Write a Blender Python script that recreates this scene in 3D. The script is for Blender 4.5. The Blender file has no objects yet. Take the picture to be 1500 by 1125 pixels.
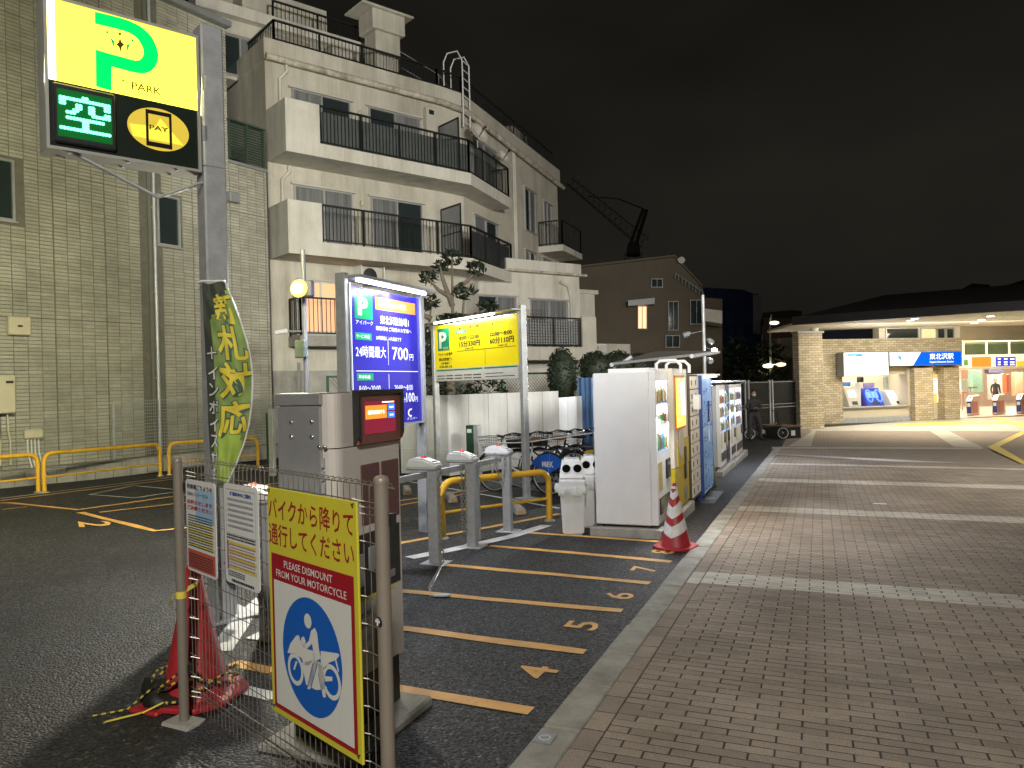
import bpy, bmesh, math, random
from mathutils import Vector, Matrix
random.seed(7)
R = math.radians
S = bpy.context.scene
COL = S.collection

# ---------------------------------------------------------------- survey of the site
# World: metres, Y runs along the kerb, X to the right of it, the camera stands over the origin.
FPX, CAM_H, ROLL, YAW = 1122.0, 1.65, 0.026, math.atan(0.4007)
GX, GY, YB = -0.0087, -0.0216, 24.0
_c, _s, _cy, _sy = math.cos(ROLL), math.sin(ROLL), math.cos(YAW), math.sin(YAW)
EYE = Vector((0, 0, CAM_H))

def gz(x, y):
    """height of the sloping ground"""
    return GX * max(-22, min(12, x)) + GY * max(-12, min(YB, y))

def ray(u, v):
    rx, ry = (u - 750) / FPX, (v - 562.5) / FPX
    X = _c * rx - _s * ry
    return Vector((X * _cy - _sy, X * _sy + _cy, -(_c * ry + _s * rx)))

def G(u, v, dz=0.0):
    """surveyed point on the ground"""
    d = ray(u, v)
    n = Vector((-GX, -GY, 1)); p = EYE + d * ((dz - n.dot(EYE)) / n.dot(d))
    if p.y > YB or n.dot(d) >= 0:
        n = Vector((-GX, 0, 1)); p = EYE + d * ((dz + GY * YB - n.dot(EYE)) / n.dot(d))
    return p

def D(u, v, t):
    return EYE + ray(u, v) * t

class Frame:
    """a vertical plane: s along it, d outwards, z up"""
    def __init__(self, o, e):
        self.o = Vector((o[0], o[1])); self.e = Vector((e[0], e[1])).normalized(); self.n = Vector((self.e.y, -self.e.x))
    def w(self, s, d, z):
        p = self.o + self.e * s + self.n * d
        return Vector((p.x, p.y, z))
    def sz(self, u, v, d=0.0):
        p = self.o + self.n * d; r = ray(u, v)
        t = (self.n.x * p.x + self.n.y * p.y) / (self.n.x * r.x + self.n.y * r.y)
        q = EYE + r * t
        return (Vector((q.x, q.y)) - self.o).dot(self.e), q.z

# ---------------------------------------------------------------- camera
cam = bpy.data.cameras.new('camera'); co = bpy.data.objects.new('camera', cam); COL.objects.link(co)
cam.sensor_width = 36; cam.lens = FPX / 1500 * 36; cam.clip_start = 0.05; cam.clip_end = 2000
r_ = Vector((_c * _cy, _c * _sy, -_s)); u_ = Vector((_s * _cy, _s * _sy, _c)); b_ = Vector((_sy, -_cy, 0))
co.matrix_world = Matrix(((r_.x, u_.x, b_.x, 0), (r_.y, u_.y, b_.y, 0), (r_.z, u_.z, b_.z, CAM_H), (0, 0, 0, 1)))
S.camera = co

# ---------------------------------------------------------------- render and exposure
S.view_settings.view_transform = 'Standard'; S.view_settings.look = 'None'
S.view_settings.exposure = 0.6; S.view_settings.gamma = 1.0; S.view_settings.use_curve_mapping = False
S.render.engine = 'CYCLES'
cy = S.cycles
cy.use_denoising = True
cy.max_bounces = 6; cy.diffuse_bounces = 3; cy.glossy_bounces = 3; cy.transmission_bounces = 4
cy.sample_clamp_indirect = 4.0; cy.caustics_reflective = False; cy.caustics_refractive = False
cy.use_light_tree = True

# ---------------------------------------------------------------- night sky
W = bpy.data.worlds.new('World'); S.world = W; W.use_nodes = True
nt = W.node_tree; nt.nodes.clear()
wo = nt.nodes.new('ShaderNodeOutputWorld'); bg = nt.nodes.new('ShaderNodeBackground')
tc = nt.nodes.new('ShaderNodeTexCoord'); mp = nt.nodes.new('ShaderNodeMapping'); mp.inputs['Scale'].default_value = (1, 1, 2.6)
ns = nt.nodes.new('ShaderNodeTexNoise'); ns.inputs['Scale'].default_value = 1.3; ns.inputs['Detail'].default_value = 3; ns.inputs['Roughness'].default_value = .55
rp = nt.nodes.new('ShaderNodeValToRGB')
rp.color_ramp.elements[0].position = .36; rp.color_ramp.elements[0].color = (.0042, .0039, .0033, 1)
rp.color_ramp.elements[1].position = .68; rp.color_ramp.elements[1].color = (.0100, .0090, .0069, 1)
nt.links.new(tc.outputs['Generated'], mp.inputs['Vector']); nt.links.new(mp.outputs['Vector'], ns.inputs['Vector'])
nt.links.new(ns.outputs['Fac'], rp.inputs['Fac']); nt.links.new(rp.outputs['Color'], bg.inputs['Color'])
bg.inputs['Strength'].default_value = 1.0
nt.links.new(bg.outputs['Background'], wo.inputs['Surface'])

def lamp(name, kind, loc, power, col, aim=None, size=.2, size_y=None, spot=None, blend=.4):
    l = bpy.data.lights.new(name, kind); l.energy = power; l.color = col
    if kind == 'AREA':
        l.size = size
        if size_y: l.shape = 'RECTANGLE'; l.size_y = size_y
    else:
        l.shadow_soft_size = size
    if spot: l.spot_size = R(spot); l.spot_blend = blend
    o = bpy.data.objects.new(name, l); COL.objects.link(o); o.location = loc
    if aim is not None:
        o.rotation_euler = (Vector(aim) - Vector(loc)).to_track_quat('-Z', 'Y').to_euler()
    return o

# street lighting of the plaza: two lamps on masts outside the picture
lamp('plaza_lamp_light', 'SPOT', (2.0, -5.0, 6.5), 2500, (1, .95, .86), (-1, 5, 0), .35, spot=120, blend=.8)
lamp('plaza_lamp_light', 'SPOT', (8.5, 15.0, 7.0), 2600, (1, .94, .84), (3.0, 19.5, 0), .35, spot=125, blend=.8)
lamp('facade_fill_spot', 'SPOT', (6.0, 0.0, 5.0), 12500, (1, .965, .88), (-10.0, 22.5, 8.2), .9, spot=50, blend=.6)  # unseen spot added to brighten the apartment facade, aimed above the plaza

# ---------------------------------------------------------------- materials
MATS = {}
def mat(name, col, rough=.55, metal=0.0, var=.14, scale=6.0, bump=0.0, bscale=60.0, spec=.5, dirt=0.0, coat=0.0, stretch=None):
    if name in MATS: return MATS[name]
    m = bpy.data.materials.new(name); m.use_nodes = True; MATS[name] = m
    t = m.node_tree; b = t.nodes['Principled BSDF']
    b.inputs['Roughness'].default_value = rough; b.inputs['Metallic'].default_value = metal
    b.inputs['Specular IOR Level'].default_value = spec
    if coat: b.inputs['Coat Weight'].default_value = coat
    c = t.nodes.new('ShaderNodeTexCoord'); n = t.nodes.new('ShaderNodeTexNoise')
    n.inputs['Scale'].default_value = scale; n.inputs['Detail'].default_value = 6; n.inputs['Roughness'].default_value = .65
    if stretch:
        mq = t.nodes.new('ShaderNodeMapping'); mq.inputs['Scale'].default_value = stretch
        t.links.new(c.outputs['Object'], mq.inputs['Vector']); t.links.new(mq.outputs['Vector'], n.inputs['Vector'])
    else: t.links.new(c.outputs['Object'], n.inputs['Vector'])
    rr = t.nodes.new('ShaderNodeValToRGB'); e = rr.color_ramp.elements
    lo = [max(0, x * (1 - var)) for x in col]; hi = [min(1, x * (1 + var)) for x in col]
    e[0].position = .3; e[0].color = (*lo, 1); e[1].position = .7; e[1].color = (*hi, 1)
    t.links.new(n.outputs['Fac'], rr.inputs['Fac'])
    out = rr.outputs['Color']
    if dirt:
        n2 = t.nodes.new('ShaderNodeTexNoise'); n2.inputs['Scale'].default_value = scale * .35; n2.inputs['Detail'].default_value = 9
        n2.inputs['Roughness'].default_value = .75
        mpp = t.nodes.new('ShaderNodeMapping'); mpp.inputs['Scale'].default_value = (1.8, 1.8, .16)
        t.links.new(c.outputs['Object'], mpp.inputs['Vector']); t.links.new(mpp.outputs['Vector'], n2.inputs['Vector'])
        r2 = t.nodes.new('ShaderNodeValToRGB'); r2.color_ramp.elements[0].position = .47; r2.color_ramp.elements[1].position = .68
        t.links.new(n2.outputs['Fac'], r2.inputs['Fac'])
        mx = t.nodes.new('ShaderNodeMix'); mx.data_type = 'RGBA'; mx.blend_type = 'MULTIPLY'
        ml = t.nodes.new('ShaderNodeMath'); ml.operation = 'MULTIPLY'; ml.inputs[1].default_value = dirt
        t.links.new(r2.outputs['Color'], ml.inputs[0]); t.links.new(ml.outputs[0], mx.inputs[0])
        t.links.new(out, mx.inputs[6]); mx.inputs[7].default_value = (.42, .38, .32, 1); out = mx.outputs[2]
    t.links.new(out, b.inputs['Base Color'])
    if bump:
        n3 = t.nodes.new('ShaderNodeTexNoise'); n3.inputs['Scale'].default_value = bscale; n3.inputs['Detail'].default_value = 4
        t.links.new(c.outputs['Object'], n3.inputs['Vector'])
        bp = t.nodes.new('ShaderNodeBump'); bp.inputs['Strength'].default_value = bump; bp.inputs['Distance'].default_value = .02
        t.links.new(n3.outputs['Fac'], bp.inputs['Height']); t.links.new(bp.outputs['Normal'], b.inputs['Normal'])
    return m

def emit(name, col, strength, base=None):
    if name in MATS: return MATS[name]
    m = bpy.data.materials.new(name); m.use_nodes = True; MATS[name] = m
    b = m.node_tree.nodes['Principled BSDF']
    b.inputs['Base Color'].default_value = (*(base or [min(.8, c * .6) for c in col]), 1); b.inputs['Roughness'].default_value = .25
    b.inputs['Emission Color'].default_value = (*col, 1); b.inputs['Emission Strength'].default_value = strength
    return m

def glass(name, col, rough=.05):
    m = mat(name, col, rough, 0, .1, 1.5, spec=.8); return m

def perpiece(name, c1, c2, rough=.8, bump=.5, bscale=120, fine=.25):
    """colour differs from piece to piece (mesh island / object), plus fine grain"""
    m = bpy.data.materials.new(name); m.use_nodes = True; MATS[name] = m
    t = m.node_tree; b = t.nodes['Principled BSDF']; b.inputs['Roughness'].default_value = rough
    g = t.nodes.new('ShaderNodeNewGeometry'); oi = t.nodes.new('ShaderNodeObjectInfo')
    ad = t.nodes.new('ShaderNodeMath'); ad.operation = 'ADD'; fr = t.nodes.new('ShaderNodeMath'); fr.operation = 'FRACT'
    t.links.new(g.outputs['Random Per Island'], ad.inputs[0]); t.links.new(oi.outputs['Random'], ad.inputs[1]); t.links.new(ad.outputs[0], fr.inputs[0])
    mx = t.nodes.new('ShaderNodeMix'); mx.data_type = 'RGBA'
    t.links.new(fr.outputs[0], mx.inputs[0]); mx.inputs[6].default_value = (*c1, 1); mx.inputs[7].default_value = (*c2, 1)
    n = t.nodes.new('ShaderNodeTexNoise'); n.inputs['Scale'].default_value = bscale; n.inputs['Detail'].default_value = 5
    t.links.new(g.outputs['Position'], n.inputs['Vector'])
    n5 = t.nodes.new('ShaderNodeTexNoise'); n5.inputs['Scale'].default_value = .9; n5.inputs['Detail'].default_value = 6; n5.inputs['Roughness'].default_value = .7
    t.links.new(g.outputs['Position'], n5.inputs['Vector'])
    rr = t.nodes.new('ShaderNodeMapRange'); rr.inputs[1].default_value = .3; rr.inputs[2].default_value = .7; rr.inputs[3].default_value = 1 - fine; rr.inputs[4].default_value = 1 + fine
    t.links.new(n.outputs['Fac'], rr.inputs[0])
    r5 = t.nodes.new('ShaderNodeMapRange'); r5.inputs[1].default_value = .3; r5.inputs[2].default_value = .7; r5.inputs[3].default_value = .66; r5.inputs[4].default_value = 1.16
    t.links.new(n5.outputs['Fac'], r5.inputs[0])
    mm = t.nodes.new('ShaderNodeMath'); mm.operation = 'MULTIPLY'; t.links.new(rr.outputs[0], mm.inputs[0]); t.links.new(r5.outputs[0], mm.inputs[1])
    m2 = t.nodes.new('ShaderNodeVectorMath'); m2.operation = 'SCALE'
    t.links.new(mx.outputs[2], m2.inputs[0]); t.links.new(mm.outputs[0], m2.inputs['Scale'])
    t.links.new(m2.outputs[0], b.inputs['Base Color'])
    bp = t.nodes.new('ShaderNodeBump'); bp.inputs['Strength'].default_value = bump; bp.inputs['Distance'].default_value = .006
    t.links.new(n.outputs['Fac'], bp.inputs['Height']); t.links.new(bp.outputs['Normal'], b.inputs['Normal'])
    return m

def asphalt_mat():
    m = bpy.data.materials.new('asphalt'); m.use_nodes = True
    t = m.node_tree; b = t.nodes['Principled BSDF']
    c = t.nodes.new('ShaderNodeTexCoord')
    v = t.nodes.new('ShaderNodeTexVoronoi'); v.inputs['Scale'].default_value = 68; v.inputs['Randomness'].default_value = 1
    n = t.nodes.new('ShaderNodeTexNoise'); n.inputs['Scale'].default_value = .7; n.inputs['Detail'].default_value = 8; n.inputs['Roughness'].default_value = .7
    n2 = t.nodes.new('ShaderNodeTexNoise'); n2.inputs['Scale'].default_value = 55; n2.inputs['Detail'].default_value = 3
    for q in (v, n, n2): t.links.new(c.outputs['Object'], q.inputs['Vector'])
    sep = t.nodes.new('ShaderNodeSeparateColor'); t.links.new(v.outputs['Color'], sep.inputs[0])
    rr = t.nodes.new('ShaderNodeValToRGB'); e = rr.color_ramp.elements
    e[0].position = 0; e[0].color = (.005, .005, .0052, 1); e[1].position = .72; e[1].color = (.0185, .0185, .019, 1)
    for p, k in ((.95, .042), (1.0, .11)):
        q = e.new(p); q.color = (k, k, k * .98, 1)
    t.links.new(sep.outputs[0], rr.inputs['Fac'])
    r2 = t.nodes.new('ShaderNodeMapRange'); r2.inputs[1].default_value = .3; r2.inputs[2].default_value = .7; r2.inputs[3].default_value = .5; r2.inputs[4].default_value = 1.45
    t.links.new(n.outputs['Fac'], r2.inputs[0])
    sc = t.nodes.new('ShaderNodeVectorMath'); sc.operation = 'SCALE'
    t.links.new(rr.outputs['Color'], sc.inputs[0]); t.links.new(r2.outputs[0], sc.inputs['Scale'])
    t.links.new(sc.outputs[0], b.inputs['Base Color'])
    rg = t.nodes.new('ShaderNodeMapRange'); rg.inputs[3].default_value = .5; rg.inputs[4].default_value = .85
    t.links.new(sep.outputs[1], rg.inputs[0]); t.links.new(rg.outputs[0], b.inputs['Roughness'])
    ad = t.nodes.new('ShaderNodeMath'); ad.operation = 'ADD'; t.links.new(v.outputs['Distance'], ad.inputs[0]); t.links.new(n2.outputs['Fac'], ad.inputs[1])
    bp = t.nodes.new('ShaderNodeBump'); bp.inputs['Strength'].default_value = .9; bp.inputs['Distance'].default_value = .008; bp.invert = True
    t.links.new(ad.outputs[0], bp.inputs['Height']); t.links.new(bp.outputs['Normal'], b.inputs['Normal'])
    return m

def paint_mat(name, col):
    """road paint, chipped so that the asphalt shows through"""
    m = bpy.data.materials.new(name); m.use_nodes = True; MATS[name] = m
    t = m.node_tree; b = t.nodes['Principled BSDF']; b.inputs['Roughness'].default_value = .6
    c = t.nodes.new('ShaderNodeTexCoord')
    n = t.nodes.new('ShaderNodeTexNoise'); n.inputs['Scale'].default_value = 38; n.inputs['Detail'].default_value = 7; n.inputs['Roughness'].default_value = .7
    n2 = t.nodes.new('ShaderNodeTexNoise'); n2.inputs['Scale'].default_value = 5; n2.inputs['Detail'].default_value = 5
    t.links.new(c.outputs['Object'], n.inputs['Vector']); t.links.new(c.outputs['Object'], n2.inputs['Vector'])
    r = t.nodes.new('ShaderNodeValToRGB'); r.color_ramp.elements[0].position = .33; r.color_ramp.elements[0].color = (.03, .03, .03, 1)
    r.color_ramp.elements[1].position = .37; r.color_ramp.elements[1].color = (*col, 1)
    t.links.new(n.outputs['Fac'], r.inputs['Fac'])
    mr = t.nodes.new('ShaderNodeMapRange'); mr.inputs[1].default_value = .3; mr.inputs[2].default_value = .7; mr.inputs[3].default_value = .72; mr.inputs[4].default_value = 1.1
    t.links.new(n2.outputs['Fac'], mr.inputs[0])
    sc = t.nodes.new('ShaderNodeVectorMath'); sc.operation = 'SCALE'; t.links.new(r.outputs['Color'], sc.inputs[0]); t.links.new(mr.outputs[0], sc.inputs['Scale'])
    t.links.new(sc.outputs[0], b.inputs['Base Color'])
    bp = t.nodes.new('ShaderNodeBump'); bp.inputs['Strength'].default_value = .6; bp.inputs['Distance'].default_value = .006
    t.links.new(n.outputs['Fac'], bp.inputs['Height']); t.links.new(bp.outputs['Normal'], b.inputs['Normal'])
    return m

def brickwall_mat(name, c1, c2, mortar, bw, bh):
    """tile facing too far away to tell the pieces apart; faces carry UVs in metres"""
    m = bpy.data.materials.new(name); m.use_nodes = True; MATS[name] = m
    t = m.node_tree; b = t.nodes['Principled BSDF']; b.inputs['Roughness'].default_value = .8
    uv = t.nodes.new('ShaderNodeUVMap'); k = t.nodes.new('ShaderNodeTexBrick')
    k.inputs['Color1'].default_value = (*c1, 1); k.inputs['Color2'].default_value = (*c2, 1); k.inputs['Mortar'].default_value = (*mortar, 1)
    k.inputs['Scale'].default_value = 1; k.inputs['Brick Width'].default_value = bw; k.inputs['Row Height'].default_value = bh
    k.inputs['Mortar Size'].default_value = .008; k.inputs['Mortar Smooth'].default_value = .2
    t.links.new(uv.outputs['UV'], k.inputs['Vector']); t.links.new(k.outputs['Color'], b.inputs['Base Color'])
    bp = t.nodes.new('ShaderNodeBump'); bp.inputs['Strength'].default_value = .6; bp.inputs['Distance'].default_value = .01; bp.invert = True
    t.links.new(k.outputs['Fac'], bp.inputs['Height']); t.links.new(bp.outputs['Normal'], b.inputs['Normal'])
    return m

# ---------------------------------------------------------------- mesh building
class MB:
    def __init__(s): s.v = []; s.f = []; s.sm = []
    def add(s, vs, fs, smooth=False):
        k = len(s.v); s.v += [Vector(p) for p in vs]; s.f += [tuple(i + k for i in f) for f in fs]; s.sm += [smooth] * len(fs); return s
    def hexa(s, p):  # 8 points: bottom ring then top ring
        return s.add(p, [(3, 2, 1, 0), (4, 5, 6, 7), (0, 1, 5, 4), (1, 2, 6, 5), (2, 3, 7, 6), (3, 0, 4, 7)])
    def box(s, x0, x1, y0, y1, z0, z1):
        return s.hexa([(x0, y0, z0), (x1, y0, z0), (x1, y1, z0), (x0, y1, z0), (x0, y0, z1), (x1, y0, z1), (x1, y1, z1), (x0, y1, z1)])
    def fbox(s, F, s0, s1, d0, d1, z0, z1):
        if s1 < s0: s0, s1 = s1, s0
        if d1 < d0: d0, d1 = d1, d0
        return s.hexa([F.w(s0, d1, z0), F.w(s1, d1, z0), F.w(s1, d0, z0), F.w(s0, d0, z0), F.w(s0, d1, z1), F.w(s1, d1, z1), F.w(s1, d0, z1), F.w(s0, d0, z1)])
    def prism(s, poly, off):
        """polygon of 3-D points, pushed by the vector off"""
        n = len(poly); off = Vector(off); P = [Vector(p) for p in poly]
        vs = P + [p + off for p in P]
        fs = [tuple(range(n)), tuple(range(2 * n - 1, n - 1, -1))] + [((i + 1) % n, i, n + i, n + (i + 1) % n) for i in range(n)]
        return s.add(vs, fs)
    def quad(s, a, b, c, d): return s.add([a, b, c, d], [(0, 1, 2, 3)])
    def tube(s, path, r, seg=8, cap=True, closed=False):
        P = [Vector(p) for p in path]; n = len(P); vs = []; fs = []; nrm = None
        for i, p in enumerate(P):
            if closed: d = P[(i + 1) % n] - P[i - 1]
            else: d = P[min(i + 1, n - 1)] - P[max(i - 1, 0)]
            if d.length < 1e-9: d = Vector((0, 0, 1))
            d.normalize()
            if nrm is None:
                nrm = d.cross(Vector((0, 0, 1)) if abs(d.z) < .9 else Vector((1, 0, 0)))
            nrm = (nrm - d * nrm.dot(d))
            if nrm.length < 1e-6: nrm = d.cross(Vector((0, 1, .3)))
            nrm.normalize(); bn = d.cross(nrm)
            rr = r[i] if isinstance(r, (list, tuple)) else r
            for k in range(seg):
                a = 2 * math.pi * k / seg; vs.append(p + nrm * (math.cos(a) * rr) + bn * (math.sin(a) * rr))
        m = n if closed else n - 1
        for i in range(m):
            j = (i + 1) % n
            for k in range(seg):
                fs.append((i * seg + k, i * seg + (k + 1) % seg, j * seg + (k + 1) % seg, j * seg + k))
        kb = len(s.v); s.add(vs, fs, seg > 4)
        if cap and not closed:
            s.add(vs[:seg], [tuple(range(seg - 1, -1, -1))]); s.add(vs[-seg:], [tuple(range(seg))])
        return s
    def rod(s, a, b, r, seg=6): return s.tube([a, b], r, seg)
    def bar(s, a, b, w, h):
        """square bar between two points"""
        a, b = Vector(a), Vector(b); d = (b - a).normalized()
        x = d.cross(Vector((0, 0, 1)) if abs(d.z) < .95 else Vector((1, 0, 0))).normalized(); y = x.cross(d)
        x *= w / 2; y *= h / 2
        return s.hexa([a - x - y, a + x - y, a + x + y, a - x + y, b - x - y, b + x - y, b + x + y, b - x + y])
    def lathe(s, prof, c=(0, 0, 0), seg=16, axis=None, smooth=True):
        """profile of (radius, height)"""
        c = Vector(c); M = Matrix.Identity(3)
        if axis is not None: M = Vector((0, 0, 1)).rotation_difference(Vector(axis)).to_matrix()
        vs = []; fs = []
        for r, h in prof:
            for k in range(seg):
                a = 2 * math.pi * k / seg; vs.append(c + M @ Vector((r * math.cos(a), r * math.sin(a), h)))
        for i in range(len(prof) - 1):
            for k in range(seg): fs.append((i * seg + k, i * seg + (k + 1) % seg, (i + 1) * seg + (k + 1) % seg, (i + 1) * seg + k))
        s.add(vs, fs, smooth)
        s.add(vs[:seg], [tuple(range(seg - 1, -1, -1))]); s.add(vs[-seg:], [tuple(range(seg))])
        return s
    def ball(s, c, rx, ry=None, rz=None, seg=12, rings=8):
        ry = ry or rx; rz = rz or rx; c = Vector(c); vs = []; fs = []
        for i in range(rings + 1):
            th = math.pi * i / rings
            for k in range(seg):
                a = 2 * math.pi * k / seg
                vs.append(c + Vector((rx * math.sin(th) * math.cos(a), ry * math.sin(th) * math.sin(a), rz * math.cos(th))))
        for i in range(rings):
            for k in range(seg): fs.append((i * seg + k, (i + 1) * seg + k, (i + 1) * seg + (k + 1) % seg, i * seg + (k + 1) % seg))
        return s.add(vs, fs, True)
    def merge(s, o, M=None):
        return s.add([M @ p for p in o.v] if M else o.v, o.f) if not any(o.sm) else s._m(o, M)
    def _m(s, o, M):
        k = len(s.v); s.v += [M @ p for p in o.v] if M else list(o.v); s.f += [tuple(i + k for i in f) for f in o.f]; s.sm += o.sm; return s
    def mesh(s, name, m, bevel=0.0, seg=1, uvF=None):
        me = bpy.data.meshes.new(name); me.from_pydata([tuple(p) for p in s.v], [], s.f); me.update()
        for p, q in zip(me.polygons, s.sm): p.use_smooth = q
        if bevel or True:
            b = bmesh.new(); b.from_mesh(me)
            if bevel:
                bmesh.ops.remove_doubles(b, verts=b.verts, dist=1e-5)
                ed = [e for e in b.edges if len(e.link_faces) == 2 and e.calc_face_angle(0) > .5]
                bmesh.ops.bevel(b, geom=ed, offset=bevel, segments=seg, affect='EDGES', clamp_overlap=True)
            bmesh.ops.recalc_face_normals(b, faces=b.faces)
            b.to_mesh(me); b.free()
        if uvF:
            ul = me.uv_layers.new(name='UVMap')
            for l in me.loops:
                ul.data[l.index].uv = uvF(me.vertices[l.vertex_index].co)
        me.materials.append(m); return me

ROOTM = {}
def build(mb, name, m, parent=None, world=False, bevel=0.0, label=None, kind=None, cat=None, group=None, seg=1, uvF=None):
    """ONE mesh object; world=True when the points are in world space under a placed thing"""
    if world and parent is not None:
        root = parent
        while root.parent is not None: root = root.parent
        M = ROOTM[root.name].inverted(); mb.v = [M @ p for p in mb.v]
    o = bpy.data.objects.new(name, mb.mesh(name, m, bevel, seg, uvF)); COL.objects.link(o)
    if parent is not None: o.parent = parent
    if label: o['label'] = label
    if kind: o['kind'] = kind
    if cat: o['category'] = cat
    if group: o['group'] = group
    if parent is None: ROOTM[o.name] = Matrix.Identity(4)
    return o

def thing(name, label, cat, loc=(0, 0, 0), rz=0.0, group=None):
    o = bpy.data.objects.new(name, None); COL.objects.link(o); o.empty_display_size = .2
    o.location = loc; o.rotation_euler = (0, 0, rz); o['label'] = label; o['category'] = cat
    if group: o['group'] = group
    ROOTM[o.name] = Matrix.Translation(Vector(loc)) @ Matrix.Rotation(rz, 4, 'Z')
    return o

def copy_tree(o, parent=None):
    c = o.copy(); COL.objects.link(c)
    if parent is not None: c.parent = parent
    for ch in list(o.children): copy_tree(ch, c)
    if o.name in ROOTM: ROOTM[c.name] = ROOTM[o.name].copy()
    return c

# ---------------------------------------------------------------- lettering
_txt = {}
def text_mesh(s, bold=0.0, shear=0.0, res=2):
    k = (s, bold, shear)
    if k in _txt: return _txt[k]
    cu = bpy.data.curves.new('lettering', 'FONT'); cu.body = s; cu.resolution_u = res; cu.offset = bold; cu.shear = shear
    cu.fill_mode = 'FRONT'
    ob = bpy.data.objects.new('lettering', cu); COL.objects.link(ob)
    me = bpy.data.meshes.new_from_object(ob.evaluated_get(bpy.context.evaluated_depsgraph_get()))
    vs = [v.co.copy() for v in me.vertices]; fs = [tuple(p.vertices) for p in me.polygons]
    bpy.data.objects.remove(ob); bpy.data.meshes.remove(me); bpy.data.curves.remove(cu)
    if not vs: return None
    x0 = min(v.x for v in vs); x1 = max(v.x for v in vs); y0 = min(v.y for v in vs); y1 = max(v.y for v in vs)
    vs = [((v.x - x0) / max(x1 - x0, 1e-6), (v.y - y0) / max(y1 - y0, 1e-6)) for v in vs]
    _txt[k] = (vs, fs, (x1 - x0) / max(y1 - y0, 1e-6)); return _txt[k]

def put_text(mb, s, o, ex, ey, x, y, w, h, bold=0.0, fit=True):
    """lettering with its box at (x,y)-(x+w,y+h) on the plane o + ex*x + ey*y"""
    t = text_mesh(s, bold)
    if t is None: return
    vs, fs, asp = t
    if w is None: w = asp * h
    mb.add([o + ex * (x + a * w) + ey * (y + b * h) for a, b in vs], fs)

def flat_poly(mb, o, ex, ey, pts):
    mb.add([o + ex * a + ey * b for a, b in pts], [tuple(range(len(pts)))])
def flat_rect(mb, o, ex, ey, x0, y0, x1, y1): flat_poly(mb, o, ex, ey, [(x0, y0), (x1, y0), (x1, y1), (x0, y1)])
def ring_pts(cx, cy_, rx, ry, n=32, a0=0, a1=360):
    return [(cx + rx * math.cos(R(a0 + (a1 - a0) * i / n)), cy_ + ry * math.sin(R(a0 + (a1 - a0) * i / n))) for i in range(n + (0 if a1 - a0 == 360 else 1))]
# ================================================================ materials in use
M_ASPH = asphalt_mat()
M_ORANGE = paint_mat('orange_road_paint', (.74, .40, .10)); M_WHITEP = paint_mat('white_road_paint', (.72, .72, .7))
M_KERB = mat('kerb_concrete', (.30, .29, .25), .85, 0, .22, 5, .35, 90, dirt=.5)
M_MORT = mat('joint_sand', (.035, .03, .025), .95, 0, .3, 30, .4, 200)
M_PAV = perpiece('red_brown_paver', (.235, .188, .143), (.32, .262, .203), .82, .6, 150, .3)
M_PAVL = perpiece('pale_paver', (.46, .425, .36), (.56, .52, .445), .82, .6, 150, .25)
M_STUCCO = mat('cream_stucco', (.55, .525, .455), .9, 0, .12, 1.1, .35, 40, dirt=.6)
M_STUCCO2 = mat('white_stucco', (.63, .61, .55), .88, 0, .1, 1.3, .3, 40, dirt=.6)
M_SOFFIT = mat('grey_soffit', (.50, .48, .42), .9, 0, .12, 1.2, .2, 30)
M_BLACK = mat('black_rail_paint', (.022, .024, .024), .45, .3, .2, 4)
M_ALU = mat('aluminium_frame', (.55, .56, .56), .38, .6, .1, 3)
M_STEEL = mat('galvanised_steel', (.46, .475, .49), .45, .3, .16, 9, .08, 50)
M_DARKGL = glass('dark_window_glass', (.025, .035, .036))
M_CURT = mat('curtain_behind_glass', (.17, .175, .18), .3, 0, .5, 1.0, spec=.6, stretch=(9, 9, .4))
M_CONC = mat('grey_concrete', (.34, .33, .30), .9, 0, .2, 2.5, .4, 60, dirt=.6)
M_YRAIL = mat('yellow_rail_paint', (.74, .42, .03), .38, 0, .12, 6, .05, 30, dirt=.35)
M_WHITE = mat('white_enamel', (.74, .74, .73), .3, 0, .05, 3, coat=.2)
M_WHITEPL = mat('white_plastic', (.72, .73, .72), .38, 0, .06, 6, dirt=.15)
M_BLKPL = mat('black_plastic', (.02, .02, .02), .45, 0, .2, 8)
M_RUB = mat('tyre_rubber', (.018, .018, .018), .75, 0, .2, 12)
M_HOLEDARK = mat('black_hole_paint', (.003, .003, .003), .9, 0, .1, 5, spec=.05)  # shade inside the bin holes put into the colour
M_CHROME = mat('chrome', (.7, .7, .7), .18, 1.0, .06, 9)
M_GREY = mat('grey_paint', (.25, .26, .27), .5, .2, .12, 5)
M_RED = mat('red_cone_plastic', (.37, .02, .026), .5, 0, .15, 7, dirt=.4)
M_REFW = mat('white_reflective_band', (.72, .72, .70), .5, 0, .12, 20, dirt=.3)
M_WOOD = mat('brown_timber', (.2, .13, .08), .7, 0, .3, 12, .2, 50)
M_LEAF = mat('dark_leaf', (.016, .026, .012), .6, 0, .4, 14)
M_TRUNK = mat('bark', (.13, .11, .085), .9, 0, .3, 14, .8, 40)

# ================================================================ ground
gm = MB(); xs = [-160, -22, 12, 160]; ys = [-60, -12, 24, 420]
for j, y in enumerate(ys):
    for x in xs: gm.v.append(Vector((x, y, gz(x, y))))
for j in range(3):
    for i in range(3): gm.f.append((j * 4 + i, j * 4 + i + 1, (j + 1) * 4 + i + 1, (j + 1) * 4 + i)); gm.sm.append(False)
ground = build(gm, 'ground', M_ASPH, kind='structure')

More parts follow.
